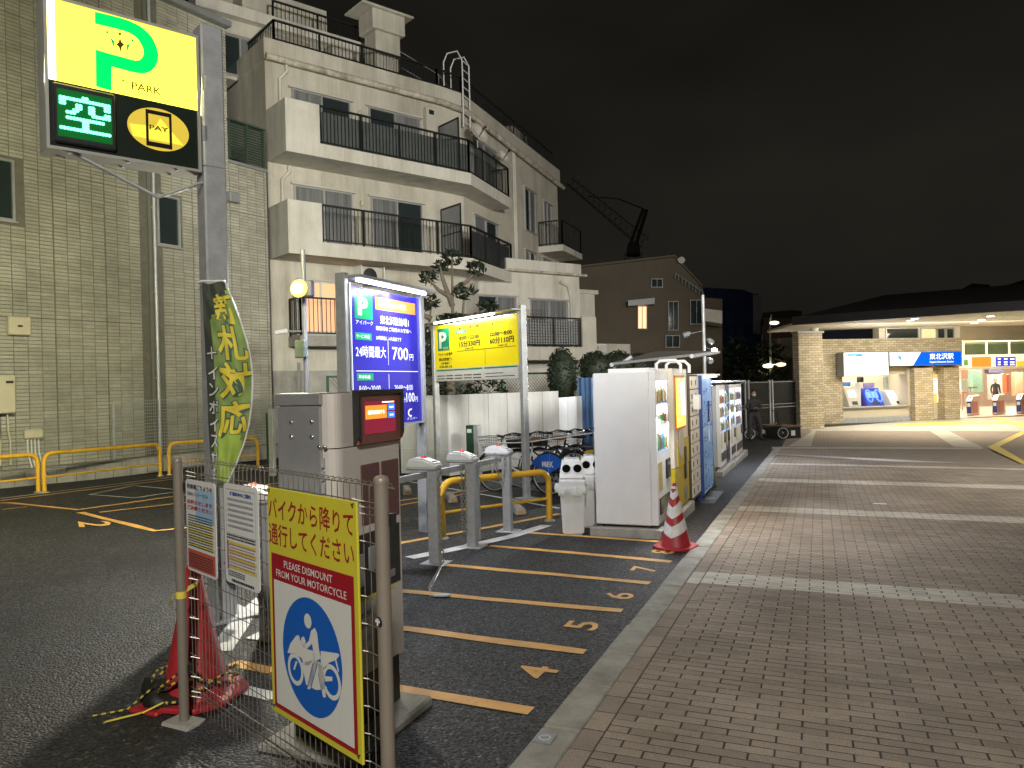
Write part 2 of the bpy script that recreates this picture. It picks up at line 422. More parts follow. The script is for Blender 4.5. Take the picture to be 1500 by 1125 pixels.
def ribbon(mb, pts, w, dz=.005, wob=.006):
    P = [Vector((p[0], p[1])) for p in pts]
    # subdivide so the edges can waver as hand-laid paint does
    Q = []
    for a, b in zip(P, P[1:]):
        n = max(1, int((b - a).length / .25)); Q += [a.lerp(b, i / n) for i in range(n)]
    Q.append(P[-1]); L = []
    for i, p in enumerate(Q):
        d = Q[min(i + 1, len(Q) - 1)] - Q[max(i - 1, 0)]; d.normalize(); n = Vector((-d.y, d.x))
        h = w / 2 + random.uniform(-wob, wob); k = random.uniform(-wob, wob)
        L.append((p + n * (h + k), p - n * (h - k)))
    for (a, b), (c, d) in zip(L, L[1:]):
        mb.add([(q.x, q.y, gz(q.x, q.y) + dz) for q in (a, b, d, c)], [(3, 2, 1, 0)])
def px(pts): return [(G(*p).x, G(*p).y) for p in pts]
def paint(pts, w, m, name, dz=.005):
    mb = MB(); ribbon(mb, pts, w, dz); return build(mb, name, m, kind='structure')

# motorcycle bays beside the kerb
for xl, xr, y0, y1 in ((-2.75, -1.44, 3.80, 3.75), (-3.25, -1.44, 4.80, 4.74), (-3.42, -1.44, 5.70, 5.74), (-3.47, -1.42, 6.73, 6.67), (-3.43, -1.40, 7.76, 7.60), (-3.39, -1.72, 8.67, 8.60)):
    xm = (xl * .45 + xr * .55)
    paint([(xl, y0), (xm, (y0 + y1) / 2 + random.uniform(-.02, .02)), (xr, y1)], .105, M_ORANGE, 'parking_line')
for ch, x, y in (('4', -1.61, 4.29), ('5', -1.62, 5.28), ('6', -1.57, 6.17), ('7', -1.58, 7.20), ('8', -1.57, 8.06)):
    mb = MB(); put_text(mb, ch, Vector((x + .12, y - .1, 0)), Vector((0, 1, 0)), Vector((-1, 0, 0)), 0, 0, .2, .24, .012)
    for p in mb.v: p.z = gz(p.x, p.y) + .005
    build(mb, 'bay_number', M_ORANGE, kind='structure')
paint(px([(340, 972), (401, 984)]) , .1, M_ORANGE, 'parking_line')
paint(px([(330, 1005), (405, 1022)]), .1, M_WHITEP, 'white_line')
paint(px([(322, 955), (356, 905), (388, 878), (430, 850)]), .16, M_WHITEP, 'white_line')
# car bays in the lot
paint(px([(0, 737), (16, 737), (115, 747), (250, 728), (470, 700)]), .1, M_ORANGE, 'parking_line')
paint(px([(117, 751), (227, 778), (259, 775), (380, 762)]), .1, M_ORANGE, 'parking_line', .006)
paint(px([(146, 751), (259, 738), (420, 722)]), .09, M_ORANGE, 'parking_line', .007)
paint(px([(0, 734), (256, 702), (420, 682)]), .09, M_ORANGE, 'parking_line', .008)
paint(px([(0, 731), (256, 699), (400, 681)]), .05, M_WHITEP, 'white_line', .01)
paint(px([(131, 725), (197, 730), (259, 721), (330, 712)]), .05, M_WHITEP, 'white_line', .009)
paint(px([(131, 725), (197, 712), (300, 722)]), .05, M_WHITEP, 'white_line', .01)
paint(px([(4, 747), (40, 743)]), .05, M_ORANGE, 'parking_line', .009)
mb = MB(); a = G(114, 764.5); ex_ = G(116, 772.5) - a; ey_ = G(161, 763.5) - a; ex_.z = ey_.z = 0; a.z = 0
t_ = text_mesh('2', .015); mb.add([a + ex_ * p + ey_ * q for p, q in t_[0]], t_[1])
for p in mb.v: p.z = gz(p.x, p.y) + .005
build(mb, 'bay_number', M_ORANGE, kind='structure')
paint(px([(575, 798), (640, 786), (720, 772), (820, 753)]), .1, M_ORANGE, 'parking_line')
paint(px([(577, 735), (620, 729), (700, 716)]), .07, M_ORANGE, 'parking_line'); paint(px([(577, 742), (640, 731), (720, 718)]), .07, M_ORANGE, 'parking_line', .006)
paint(px([(577, 702), (637, 712), (743, 731), (819, 745)]), .07, M_WHITEP, 'white_line')
paint(px([(600, 818), (660, 806), (750, 786), (800, 770)]), .16, M_WHITEP, 'white_line', .007)
paint(px([(640, 700), (720, 705), (800, 722)]), .04, M_WHITEP, 'white_line', .006)

# ================================================================ kerb and block paving
KX0, KX1 = -1.305, -1.115
kerb = build(MB().box(KX0 + .01, KX1 - .01, -3, 24.5, -.9, -.62), 'kerb', M_MORT, kind='structure')
ks = MB()
stone = None
y = -.05 - 1.8
stones = []
while y < 24.4:
    stones.append(y); y += .6
for i, y0 in enumerate(stones):
    if 3.3 < y0 + .3 < 3.56: pass
    b = MB(); y1 = y0 + .588; tilt = random.uniform(-.003, .003)
    xo = random.uniform(-.004, .004)
    def zt(x, yy): return gz(x, yy) + .028 + tilt
    b.hexa([(KX0 + xo, y0, gz(KX0, y0) - .1), (KX1 + xo, y0, gz(KX1, y0) - .1), (KX1 + xo, y1, gz(KX1, y1) - .1), (KX0 + xo, y1, gz(KX0, y1) - .1),
            (KX0 + xo, y0, zt(KX0, y0)), (KX1 + xo, y0, zt(KX1, y0)), (KX1 + xo, y1, zt(KX1, y1)), (KX0 + xo, y1, zt(KX0, y1))])
    build(b, 'kerb_stone', M_KERB, kerb, bevel=.008)
# survey marker plate let into the kerb
mk = MB().box(-1.29, -1.20, 3.36, 3.46, gz(-1.25, 3.4) + .0285, gz(-1.25, 3.4) + .0345)
mkp = build(mk, 'survey_marker', M_GREY, kerb, bevel=.002)
mr = MB(); mr.lathe([(.03, 0), (.03, .002), (.022, .002), (.022, 0)], (-1.245, 3.41, gz(-1.245, 3.41) + .0345), 16)
build(mr, 'marker_ring', M_STEEL, mkp)

pb = MB(); n = 0
for (xa, xb) in ((-1.115, 12), (12, 60)):
    for (ya, yb) in ((-12, 24), (24, 33.5)):
        pb.add([(x, y, gz(x, y) + .003) for x, y in ((xa, ya), (xb, ya), (xb, yb), (xa, yb))], [(0, 1, 2, 3)])
# far paving: colour of the pavers by a brick pattern, the pieces too small to tell apart
def farpave_mat():
    m = bpy.data.materials.new('distant_paving'); m.use_nodes = True
    t = m.node_tree; b = t.nodes['Principled BSDF']; b.inputs['Roughness'].default_value = .85
    c = t.nodes.new('ShaderNodeTexCoord'); k = t.nodes.new('ShaderNodeTexBrick'); k.inputs['Scale'].default_value = 1
    k.inputs['Brick Width'].default_value = .222; k.inputs['Row Height'].default_value = .0745; k.inputs['Mortar Size'].default_value = .004
    k.inputs['Color1'].default_value = (.235, .188, .148, 1); k.inputs['Color2'].default_value = (.31, .255, .205, 1); k.inputs['Mortar'].default_value = (.04, .035, .03, 1)
    t.links.new(c.outputs['Object'], k.inputs['Vector']); t.links.new(k.outputs['Color'], b.inputs['Base Color']); return m
pavement = build(pb, 'pavement', farpave_mat(), kind='structure')
PW, PD, J = .222, .0745, .008
BANDS = ((6.72, 7.19), (11.12, 11.63), (15.03, 15.62), (18.75, 19.1))
def in_band(y): return any(a < y < b for a, b in BANDS)
def in_view(x, y, z, mg=60):
    Y = -x * _sy + y * _cy
    if Y < 1.2: return False
    X = x * _cy + y * _sy; Z = z - CAM_H
    u, v = 750 + FPX * (_c * X - _s * Z) / Y, 562.5 + FPX * (-_s * X - _c * Z) / Y
    return -mg < u < 1500 + mg * 18 and v < 1125 + mg * 6
sand = MB(); sand.add([(x, y, gz(x, y) + .0240) for x, y in ((-1.114, 1.5), (8.9, 1.5), (8.9, 20.25), (-1.114, 20.25))], [(0, 1, 2, 3)]); build(sand, 'joint_sand', M_MORT, pavement)
cells = []
row = 0; y = 1.6
while y < 20.2:
    off = -(row % 2) * PW / 2
    x = -1.115 + .115 + off
    while x < 8.5:
        x0, x1 = max(x, -1.115 + .118), x + PW
        if x1 - x0 > .03 and in_view((x0 + x1) / 2, y + PD / 2, gz(x, y)): cells.append((x0, x1 - J, y, y + PD - J, in_band(y + PD / 2)))
        x += PW
    y += PD; row += 1
y = 1.6
while y < 20.2:      # border course along the kerb
    if in_view(-1.05, y, gz(-1.05, y)): cells.append((-1.112, -1.003, y, y + .222 - J, in_band(y + PD)))
    y += .222
def paver(mb, c, dx=0, dy=0):
    x0, x1, y0, y1, _ = c; h = random.uniform(-.0009, .0012); e = .0028
    A, B = random.uniform(-.0005, .0005), random.uniform(-.0005, .0005)
    def z(x, y, k): return gz(x, y) + .026 + h + k + (A if x == x0 else -A) + (B if y == y0 else -B)
    o = Vector((dx, dy, 0))
    lo = [Vector((x, y, gz(x, y) - .004)) - o for x, y in ((x0, y0), (x1, y0), (x1, y1), (x0, y1))]
    sh = [Vector((x, y, z(x, y, -e))) - o for x, y in ((x0, y0), (x1, y0), (x1, y1), (x0, y1))]
    tp = [Vector((x + (e if x == x0 else -e), y + (e if y == y0 else -e), z(x, y, 0))) - o for x, y in ((x0, y0), (x1, y0), (x1, y1), (x0, y1))]
    f = [(8, 9, 10, 11)] + [(i, (i + 1) % 4, 4 + (i + 1) % 4, 4 + i) for i in range(4)] + [(4 + i, 4 + (i + 1) % 4, 8 + (i + 1) % 4, 8 + i) for i in range(4)]
    mb.add(lo + sh + tp, f)
cells.sort(key=lambda c: (c[0] * .37 + .0) ** 2 + c[2] ** 2)
big = [c for c in cells if in_view((c[0] + c[1]) / 2, c[2], gz(c[0], c[2]), 0) and (-c[0] * _sy + c[2] * _cy) > 3][:298]
bs = set(id(c) for c in big)
for c in big:
    b = MB(); paver(b, c); build(b, 'paver', M_PAVL if c[4] else M_PAV, pavement)
for flag, m in ((False, M_PAV), (True, M_PAVL)):
    b = MB()
    for c in cells:
        if id(c) not in bs and c[4] == flag: paver(b, c)
    build(b, 'paver_field', m, pavement, kind='stuff')
def sheet(pts, m, name, dz):
    mb = MB(); mb.add([(p.x, p.y, gz(p.x, p.y) + dz) for p in (G(*q) for q in pts)], [tuple(range(len(pts)))]); return build(mb, name, m, kind='structure')
M_APRON = mat('pale_stone_paving', (.40, .38, .33), .75, 0, .15, 2.5, .1, 30)
M_TACT = mat('yellow_tactile_paving', (.62, .48, .10), .7, 0, .12, 5, .3, 40)
pale = lambda a: sheet(a, M_APRON, 'paving_band', .012)
pale([(1131, 655.2), (1440, 656.4), (1440, 658.6), (1130, 657.6)])
sheet([(1131, 664.8), (1131, 666.8), (1500, 687.5), (1500, 683.5)], M_STEEL, 'drain_channel', .014)
sheet([(1155, 654), (1190, 632), (1184, 628), (1400, 612), (1560, 604), (1560, 633), (1420, 631.5), (1195, 631.5), (1188, 654)], M_APRON, 'station_apron', .009)
pale([(1362, 631.6), (1390, 631.8), (1440, 656.4), (1398, 655.2)])
sheet([(1312, 621.5), (1400, 617.5), (1500, 618), (1500, 621), (1440, 622), (1310, 624)], M_TACT, 'tactile_paving', .014)
sheet([(1450, 611), (1462, 610), (1500, 622), (1500, 628)], M_TACT, 'tactile_paving', .017)
sheet([(1500, 631), (1500, 637), (1464, 655), (1500, 676), (1500, 682), (1446, 656)], M_TACT, 'tactile_paving', .02)
# two manhole covers and bits of litter
mb = MB(); p = G(1289, 741); mb.box(p.x - .09, p.x + .09, p.y - .03, p.y + .03, p.z + .03, p.z + .034)
build(mb, 'litter', M_WHITEPL, cat='litter', label='small white scrap of paper lying on the brick paving')
# ================================================================ left building clad in small tiles
FW = Frame(D(30, 560, 15.5), (D(390, 560, 20.667) - D(30, 560, 15.5)))
M_SIDE = perpiece('beige_cladding_tile', (.34, .33, .27), (.42, .41, .34), .7, .4, 40, .12)
M_SIDEB = mat('cladding_joint', (.14, .135, .11), .9, 0, .2, 4)
tb = thing('tiled_building', 'low building clad in small beige tiles, behind the lit yellow parking sign', 'building', FW.w(0, 0, gz(-15, 10)), 0)
b = MB(); b.fbox(FW, -6, 5.12, -7, -.012, -.2, 11.05); b.fbox(FW, 5.12, 6.32, -7, -.012, -.2, 7.55)
build(b, 'wall', M_SIDEB, tb, world=True)
TW, TH = .272, .0765
WIN = [(-1.35, -.03, 5.18, 6.42), (3.06, 3.66, 5.15, 6.36)]
tiles = []
def clear(s0, s1, z0, z1):
    for a, bb, c, d in WIN:
        if s1 > a - .04 and s0 < bb + .04 and z1 > c - .04 and z0 < d + .04: return False
    return not (s1 > 2.80 and s0 < 3.04)
s = -5.9
ci = 0
while s < 6.3:
    z = .2; k = 0
    while z < 11.0:
        if (s + TW < 5.13 or z < 7.5) and clear(s, s + TW - .01, z, z + TH - .01): tiles.append((s, z))
        z += TH; k += 1
        if k % 40 == 0: z += .012
    s += TW; ci += 1
    if ci % 4 == 0: s += .016
def tile(mb, s, z):
    h = random.uniform(0, .004); g = .009 if random.random() < .8 else .012; e = .004
    x1 = min(s + TW - g, 6.315)
    lo = [FW.w(a, -.012, c) for a, c in ((s, z), (x1, z), (x1, z + TH - g), (s, z + TH - g))]
    t0, t1 = random.uniform(-.004, .004), random.uniform(-.003, .004)
    hi = [FW.w(a, .004 + h + q, c) for a, c, q in ((s + e, z + e, t0), (x1 - e, z + e, t0 + t1), (x1 - e, z + TH - g - e, t1), (s + e, z + TH - g - e, 0))]
    mb.add(lo + hi, [(4, 5, 6, 7)] + [(i, (i + 1) % 4, 4 + (i + 1) % 4, 4 + i) for i in range(4)])
def tvis(t):
    w = FW.w(t[0], 0, t[1]); Y = -w.x * _sy + w.y * _cy; u = 750 + FPX * (w.x * _cy + w.y * _sy) / Y; v = 562.5 - FPX * (w.z - CAM_H) / Y
    return Y if (5 < u < 390 and 260 < v < 640) else 99
tiles.sort(key=tvis)
for q in tiles[:296]:
    b = MB(); tile(b, *q); build(b, 'cladding_tile', M_SIDE, tb, world=True)
b = MB()
for q in tiles[296:]: tile(b, *q)
build(b, 'cladding', M_SIDE, tb, world=True, kind='stuff')
for a, bb, c, d in WIN:
    f = MB()
    for s0, s1, z0, z1 in ((a, a + .05, c, d), (bb - .05, bb, c, d), (a + .05, bb - .05, c, c + .05), (a + .05, bb - .05, d - .05, d)): f.fbox(FW, s0, s1, -.01, .05, z0, z1)
    f.fbox(FW, a - .03, bb + .03, -.01, .075, c - .035, c)
    w = build(f, 'window', M_ALU, tb, world=True, bevel=.004)
    build(MB().fbox(FW, a + .05, bb - .05, -.008, .012, c + .05, d - .05), 'pane', M_DARKGL, w, world=True)
b = MB(); b.fbox(FW, -6.2, 5.2, -7.2, .18, 11.05, 11.2); build(b, 'eave', M_GREY, tb, world=True, bevel=.02)
b = MB(); b.fbox(FW, 2.82, 2.9, 0, .05, .2, 11.03); build(b, 'drainpipe', mat('olive_pipe', (.16, .16, .13), .5), tb, world=True)
b = MB(); b.rod(FW.w(2.97, .06, .2), FW.w(2.97, .06, 11), .042, 10)
for z in (2, 4, 6, 8, 10): b.fbox(FW, 2.92, 3.02, 0, .07, z, z + .03)
build(b, 'drainpipe', M_STEEL, tb, world=True)
b = MB(); b.fbox(FW, 5.0, 5.3, .006, .2, 6.52, 6.79); build(b, 'vent_hood', M_GREY, tb, world=True, bevel=.02)
b = MB(); b.fbox(FW, 5.1, 6.32, -.35, .06, 7.56, 7.64); build(b, 'coping', M_GREY, tb, world=True, bevel=.01)
# louvred balcony screen on the low wing
b = MB()
for s0 in (5.10, 5.64, 6.18): b.fbox(FW, s0, s0 + .05, .0, .06, 7.68, 8.66)
b.fbox(FW, 5.08, 6.24, -.02, .1, 8.66, 8.7)
sc = build(b, 'louvre_screen', mat('dark_green_aluminium', (.045, .075, .055), .5, .2), tb, world=True)
for s0 in (5.15, 5.69):
    for k in range(14):
        z = 7.7 + k * .068
        build(MB().prism([FW.w(s0, .0, z + .05), FW.w(s0, .045, z), FW.w(s0, .05, z + .008), FW.w(s0, .005, z + .06)], FW.w(.49, 0, 0) - FW.w(0, 0, 0)), 'slat', MATS['dark_green_aluminium'], sc, world=True)
# wall boxes, each mounted on the cladding
M_CREAMBOX = mat('cream_box_plastic', (.55, .50, .36), .5, 0, .08, 5)
o = FW.w(-.04, .015, 2.89); eb = thing('electric_box', 'small square cream box with a dark catch on the tiled wall', 'junction box', o)
build(MB().fbox(FW, -.25, .17, .015, .14, 2.89, 3.26), 'box', M_CREAMBOX, eb, world=True, bevel=.02)
build(MB().fbox(FW, -.09, .0, .14, .16, 3.05, 3.09), 'catch', M_BLKPL, eb, world=True, bevel=.006)
wh = thing('water_heater', 'cream wall mounted water heater cut by the left edge of the picture', 'water heater', FW.w(-.5, .015, 1.3))
build(MB().fbox(FW, -.75, -.22, .015, .3, 1.33, 2.08), 'casing', M_CREAMBOX, wh, world=True, bevel=.025)
build(MB().fbox(FW, -.40, -.27, .3, .31, 1.92, 1.97), 'grille', M_BLKPL, wh, world=True)
b = MB()
for s0 in (-.6, -.5, -.32): b.tube([FW.w(s0, .14, 1.33), FW.w(s0, .15, 1.0), FW.w(s0 + .05, .12, .75), FW.w(s0 + .05, .1, .3)], .018, 8)
build(b, 'pipe', M_CREAMBOX, wh, world=True)
gm_ = thing('gas_meter', 'pale duct cover with cables bending down behind the yellow guard rail', 'duct cover', FW.w(.2, .02, .2))
build(MB().fbox(FW, .0, .36, .02, .16, .78, .98), 'cover', M_CREAMBOX, gm_, world=True, bevel=.04)
b = MB()
for k in range(4): b.tube([FW.w(.06 + k * .07, .09, .8), FW.w(.06 + k * .07, .1, .5), FW.w(.1 + k * .07, .16, .2)], .016, 6)
build(b, 'cable', M_REFW, gm_, world=True)
# low block wall in front with its blocks
bwl = thing('block_wall', 'low grey concrete block wall at the foot of the tiled building', 'wall', FW.w(0, .6, -.2))
build(MB().fbox(FW, -5.5, 7.0, .36, .60, -.3, .16), 'core', M_MORT, bwl, world=True)
s = -5.5; k = 0
for r in range(2):
    s = -5.5 - r * .2
    while s < 6.9:
        s1 = s + .39
        build(MB().fbox(FW, max(s, -5.5) + .004, min(s1, 7.0) - .004, .35, .612 + random.uniform(0, .006), -.1 + r * .195 - .03, .155 + r * .0 - .06 + r * .09 + (0 if r else -.003)), 'block', M_CONC, bwl, world=True, bevel=.006)
        s = s1
build(MB().fbox(FW, -5.5, 7.0, .34, .625, .19, .22), 'coping', M_CONC, bwl, world=True, bevel=.008)
# wire fence standing on the block wall
wf = thing('wire_fence', 'low galvanised wire mesh fence on the block wall before the tiled building', 'fence', FW.w(1.6, .48, .22))
for s0 in (1.62, 3.9, 6.2):
    build(MB().fbox(FW, s0 - .02, s0 + .02, .46, .5, .2, 1.45), 'post', M_STEEL, wf, world=True)
b = MB()
for k in range(17):
    z = .3 + k * .075; b.rod(FW.w(1.62, .51, z), FW.w(6.9, .51, z), .0035, 4)
for k in range(106):
    s0 = 1.64 + k * .05; b.tube([FW.w(s0, .516, .26), FW.w(s0, .516, 1.46), FW.w(s0, .54, 1.5), FW.w(s0, .56, 1.46)], .0025, 3, cap=False)
build(b, 'wire_mesh', M_STEEL, wf, world=True, kind='stuff')

# ================================================================ yellow U-shaped guard rails
def ubend(p, q, h, r, low=.27):
    """rail path: up, over in rounded corners, down"""
    p, q = Vector(p), Vector(q); d = (q - p); d.z = 0; L = d.length; d.normalize(); c = .17
    P = [p + Vector((0, 0, -.02)), p + Vector((0, 0, h - c))]
    for a in range(1, 7): P.append(p + d * (c - c * math.cos(R(15 * a))) + Vector((0, 0, h - c + c * math.sin(R(15 * a)))))
    q0 = Vector((q.x, q.y, q.z))
    for a in range(6, -1, -1): P.append(q0 - d * (c - c * math.cos(R(15 * a))) + Vector((0, 0, h - c + c * math.sin(R(15 * a)))))
    P.append(q + Vector((0, 0, -.02)))
    return P
def guard(label, p, q, h, low, r=.038, r2=.02):
    p, q = Vector(p), Vector(q); m = (p + q) / 2
    t = thing('guard_rail', label, 'guard rail', (m.x, m.y, gz(m.x, m.y)), 0, 'yellow steel guard rails')
    b = MB(); b.tube(ubend(p, q, h, r), r, 12); build(b, 'hoop', M_YRAIL, t, world=True)
    b = MB(); b.rod(p + Vector((0, 0, low)), q + Vector((0, 0, low)), r2, 8); build(b, 'crossbar', M_YRAIL, t, world=True)
    for e in (p, q):
        b = MB(); b.lathe([(r + .035, 0), (r + .03, .012), (r + .003, .02)], (e.x, e.y, gz(e.x, e.y) + .001), 12); build(b, 'foot_ring', M_CONC, t, world=True)
    return t
def gd(u, v, t):
    p = D(u, v, t); return Vector((p.x, p.y, gz(p.x, p.y)))
guard('yellow guard rail under the cream water heater, cut by the picture edge', gd(-95, 730, 12.2), gd(56, 722, 13.9), .70, .27)
guard('yellow guard rail whose whole length shows before the wire fence', gd(65, 722, 13.9), gd(235, 698, 16.7), .70, .27)
guard('yellow guard rail partly behind the green banner', gd(248, 695, 16.9), gd(378, 682, 19.0), .70, .27)
guard('yellow guard rail beside the chain posts and the white bins', G(648, 789), G(805, 763), .66, .3, .042, .02)

# ================================================================ apartment block
FA = Frame(D(428, 560, 21.2), D(690, 560, 25.2) - D(428, 560, 21.2))      # balcony fronts, wall 1.3 m behind
pB = D(690, 560, 25.2); FB = Frame((pB.x, pB.y), (0, 1))                       # the long face, parallel to the kerb
FC = Frame(D(733, 560, 28.4), D(847, 560, 30.6) - D(733, 560, 28.4))       # lower wing on the right
ap = thing('apartment_block', 'cream apartment block with stacked balconies and black railings', 'building', FA.w(3, -4, -.3))
def pt(F, s, d): return F.w(s, d, 0)
def slabpoly(mb, pts, z0, z1): mb.prism([(p.x, p.y, z0) for p in pts], (0, 0, z1 - z0))
wd = -1.3; bd = -.8
ex = FA.w(6.4, wd, 0)
cornerB = FB.w(1.2, bd, 0)
foot = [pt(FA, .0, wd), pt(FA, 6.05, wd), pt(FB, 1.5, bd), pt(FB, 12.1, bd), pt(FB, 12.1, -9), pt(FA, 0, -9)]
b = MB(); slabpoly(b, foot, -.5, 11.25); build(b, 'wall', M_STUCCO, ap, world=True)
# parapet band at the roof terrace, standing a little proud, with a gutter under it
def off(F, s, d): return F.w(s, d, 0)
band = [off(FA, -.06, wd + .1), off(FA, 6.1, wd + .1), off(FB, 1.45, bd + .1), off(FB, 12.25, bd + .1), off(FB, 12.25, bd - .12), off(FB, 1.5, bd - .12), off(FA, 6.0, wd - .12), off(FA, .14, wd - .12), off(FA, .14, -6), off(FA, -.06, -6)]
b = MB(); slabpoly(b, band, 11.25, 11.85); build(b, 'parapet', M_STUCCO, ap, world=True)
gut = [(FA.w(-.05, wd + .2, 11.27)), FA.w(6.12, wd + .2, 11.27), FB.w(1.4, bd + .2, 11.22), FB.w(12.45, bd + .2, 11.05)]
M_STAIN = mat('stained_render', (.5, .46, .38), .92, 0, .45, 3.2, .3, 30, dirt=.9)
b = MB(); b.tube(gut, .1, 8); build(b, 'gutter', M_STAIN, ap, world=True)

def railing(parent, pts, z0, h, name='railing', sp=.115, posts=1.2, panel=None):
    """posts, rails and balusters of one railing; bars too thin to pick apart singly"""
    b = MB()
    for p, q in zip(pts, pts[1:]):
        p, q = Vector(p), Vector(q); L = (q - p).length; d = (q - p) / L
        b.bar((p.x, p.y, z0 + h), (q.x, q.y, z0 + h), .06, .05); b.bar((p.x, p.y, z0 + .08), (q.x, q.y, z0 + .08), .035, .04)
        k = max(1, int(L / posts))
        for i in range(k + 1):
            e = p.lerp(q, i / k); b.bar((e.x, e.y, z0), (e.x, e.y, z0 + h), .05, .05)
        n = int(L / sp)
        for i in range(1, n):
            e = p.lerp(q, i / n); b.bar((e.x, e.y, z0 + .09), (e.x, e.y, z0 + h - .02), .016, .016)
    r = build(b, name, M_BLACK, parent, world=True, kind='stuff')
    return r
def balcony(z_bot, z_slab, z_rail, z_pan, sB, panel=False, wide=False):
    pts = [FA.w(.0, 0, 0), FA.w(6.42, 0, 0), FB.w(sB, 0, 0), FB.w(sB, bd - .02, 0), FB.w(1.5, bd - .02, 0), FA.w(6.05, wd - .02, 0), FA.w(.0, wd - .02, 0)]
    b = MB(); slabpoly(b, pts, z_bot, z_slab)
    b.fbox(FA, .0, 1.03, -.14, .0, z_slab, z_pan); b.fbox(FA, .0, .14, wd, -.141, z_slab, z_pan)
    t = build(b, 'balcony', M_STUCCO2, ap, world=True)
    railing(t, [FA.w(1.06, -.07, 0), FA.w(6.39, -.07, 0), FB.w(sB - .06, -.07, 0)] + ([FB.w(sB - .06, bd, 0)] if sB < 5 else []), z_slab, z_rail - z_slab)
    # privacy screen between flats
    b = MB()
    zz = z_slab
    for d0 in (-1.2, -.12): b.fbox(FA, 6.0, 6.04, d0, d0 + .04, zz, zz + 1.75)
    b.fbox(FA, 6.0, 6.04, -1.2, -.08, zz + 1.75, zz + 1.8); b.fbox(FA, 6.0, 6.04, -1.2, -.08, zz + .85, zz + .89)
    f = build(b, 'privacy_screen', M_BLACK, t, world=True)
    return t
b4 = balcony(8.27, 8.66, 9.76, 9.76, 4.0)
b3 = balcony(5.44, 5.84, 6.92, 6.94, 4.1)
# tall post and bracket of each partition, opaque board inside
for z in (8.66, 5.84):
    build(MB().fbox(FA, 6.012, 6.028, -1.16, -.12, z + .06, z + 1.74), 'screen_board', M_GREY, ap, world=True)
# closed-in panels seen behind the upper railing
for s0 in [1.15 + .44 * k for k in range(12)]:
    build(MB().fbox(FA, s0, s0 + .43, -.13, -.115, 8.7, 9.62), 'wind_board', mat('slate_board', (.075, .085, .085), .6, 0, .2, 3), b4, world=True)
b = MB(); b.prism([FA.w(6.4, -.1, 5.9), FB.w(4.0, -.12, 5.9), FB.w(4.0, -.135, 5.9), FA.w(6.4, -.115, 5.9)], (0, 0, .9)); build(b, 'wind_board', MATS['slate_board'], b3, world=True)

def window(F, s0, s1, d, z0, z1, panes=2, m=M_CURT, parent=None, lit=None):
    b = MB(); w = .05
    for a, c in ((s0, s0 + w), (s1 - w, s1)): b.fbox(F, a, c, d - .02, d + .07, z0, z1)
    b.fbox(F, s0 + w, s1 - w, d - .02, d + .07, z1 - w, z1); b.fbox(F, s0 + w, s1 - w, d - .02, d + .08, z0, z0 + w)
    for k in range(1, panes):
        c = s0 + (s1 - s0) * k / panes; b.fbox(F, c - .03, c + .03, d - .01, d + .06, z0 + w, z1 - w)
    t = build(b, 'window', M_ALU, parent or ap, world=True)
    for k in range(panes):
        a = s0 + (s1 - s0) * k / panes + .02; c = s0 + (s1 - s0) * (k + 1) / panes - .02
        build(MB().fbox(F, a, c, d - .015, d + .015 + .012 * (k % 2), z0 + w, z1 - w), 'pane', lit or (m if (k + len(ap.children)) % 3 else M_DARKGL), t, world=True)
    b = MB()
    b.fbox(F, s0 - .1, s1 + .1, d - .01, d + .12, z1 + .003, z1 + .05)
    build(b, 'lintel', M_SOFFIT, t, world=True)
    return t
for z, zz in ((8.66, 10.58), (5.84, 7.72)):
    window(FA, .78, 2.70, wd, z + .05, zz); window(FA, 3.36, 5.29, wd, z + .05, zz)
M_LIT = emit('lit_room_curtain', (1, .5, .26), .55)
gw = window(FA, .9, 2.2, wd, 3.35, 4.9, 2, lit=M_LIT)
gb = MB(); gb.fbox(FA, .5, 2.9, wd + .0, -.5, 2.9, 3.2); gbal = build(gb, 'balcony', M_CONC, ap, world=True)
railing(gbal, [FA.w(.55, wd + .06, 0), FA.w(.55, -.55, 0), FA.w(2.85, -.55, 0)], 3.2, 1.1, sp=.13)
build(MB().fbox(FA, -.1, 7, wd + .004, wd + .25, -.5, 2.2), 'retaining_wall', M_CONC, ap, world=True)
# long face
window(FB, 7.5, 8.85, bd, 8.15, 9.98, 2); window(FB, 9.95, 11.0, bd, 7.72, 9.9, 2)
window(FB, 7.4, 8.65, bd, 6.4, 7.32, 2); window(FB, 9.6, 10.6, bd, 6.4, 7.28, 2)
window(FB, 2.3, 4.4, bd, 8.7, 10.6, 2); window(FB, 2.3, 4.4, bd, 5.9, 7.8, 2)
b = MB()
for s0 in (6.22, 6.40): b.rod(FB.w(s0, bd + .06, 5.9), FB.w(s0, bd + .06, 11.1), .045, 8)
build(b, 'drainpipe', M_STUCCO2, ap, world=True)
b = MB(); slabpoly(b, [FB.w(9.2, bd - .02, 0), FB.w(9.2, .35, 0), FB.w(12.1, .35, 0), FB.w(12.1, bd - .02, 0)], 7.45, 7.72)
bb = build(b, 'balcony', M_STUCCO2, ap, world=True); railing(bb, [FB.w(9.25, bd + .02, 0), FB.w(9.25, .3, 0), FB.w(12.05, .3, 0), FB.w(12.05, bd + .02, 0)], 7.72, 1.08)
# drain pipes at the near corner
for z0, z1 in ((8.66, 11.2), (5.84, 8.25)):
    b = MB(); b.tube([FA.w(.62, wd + .1, z1 - .02), FA.w(.62, wd + .12, z1 - .2), FA.w(.4, wd + .09, z1 - .45), FA.w(.4, wd + .07, z0)], .05, 8); build(b, 'drainpipe', M_STUCCO2, ap, world=True)
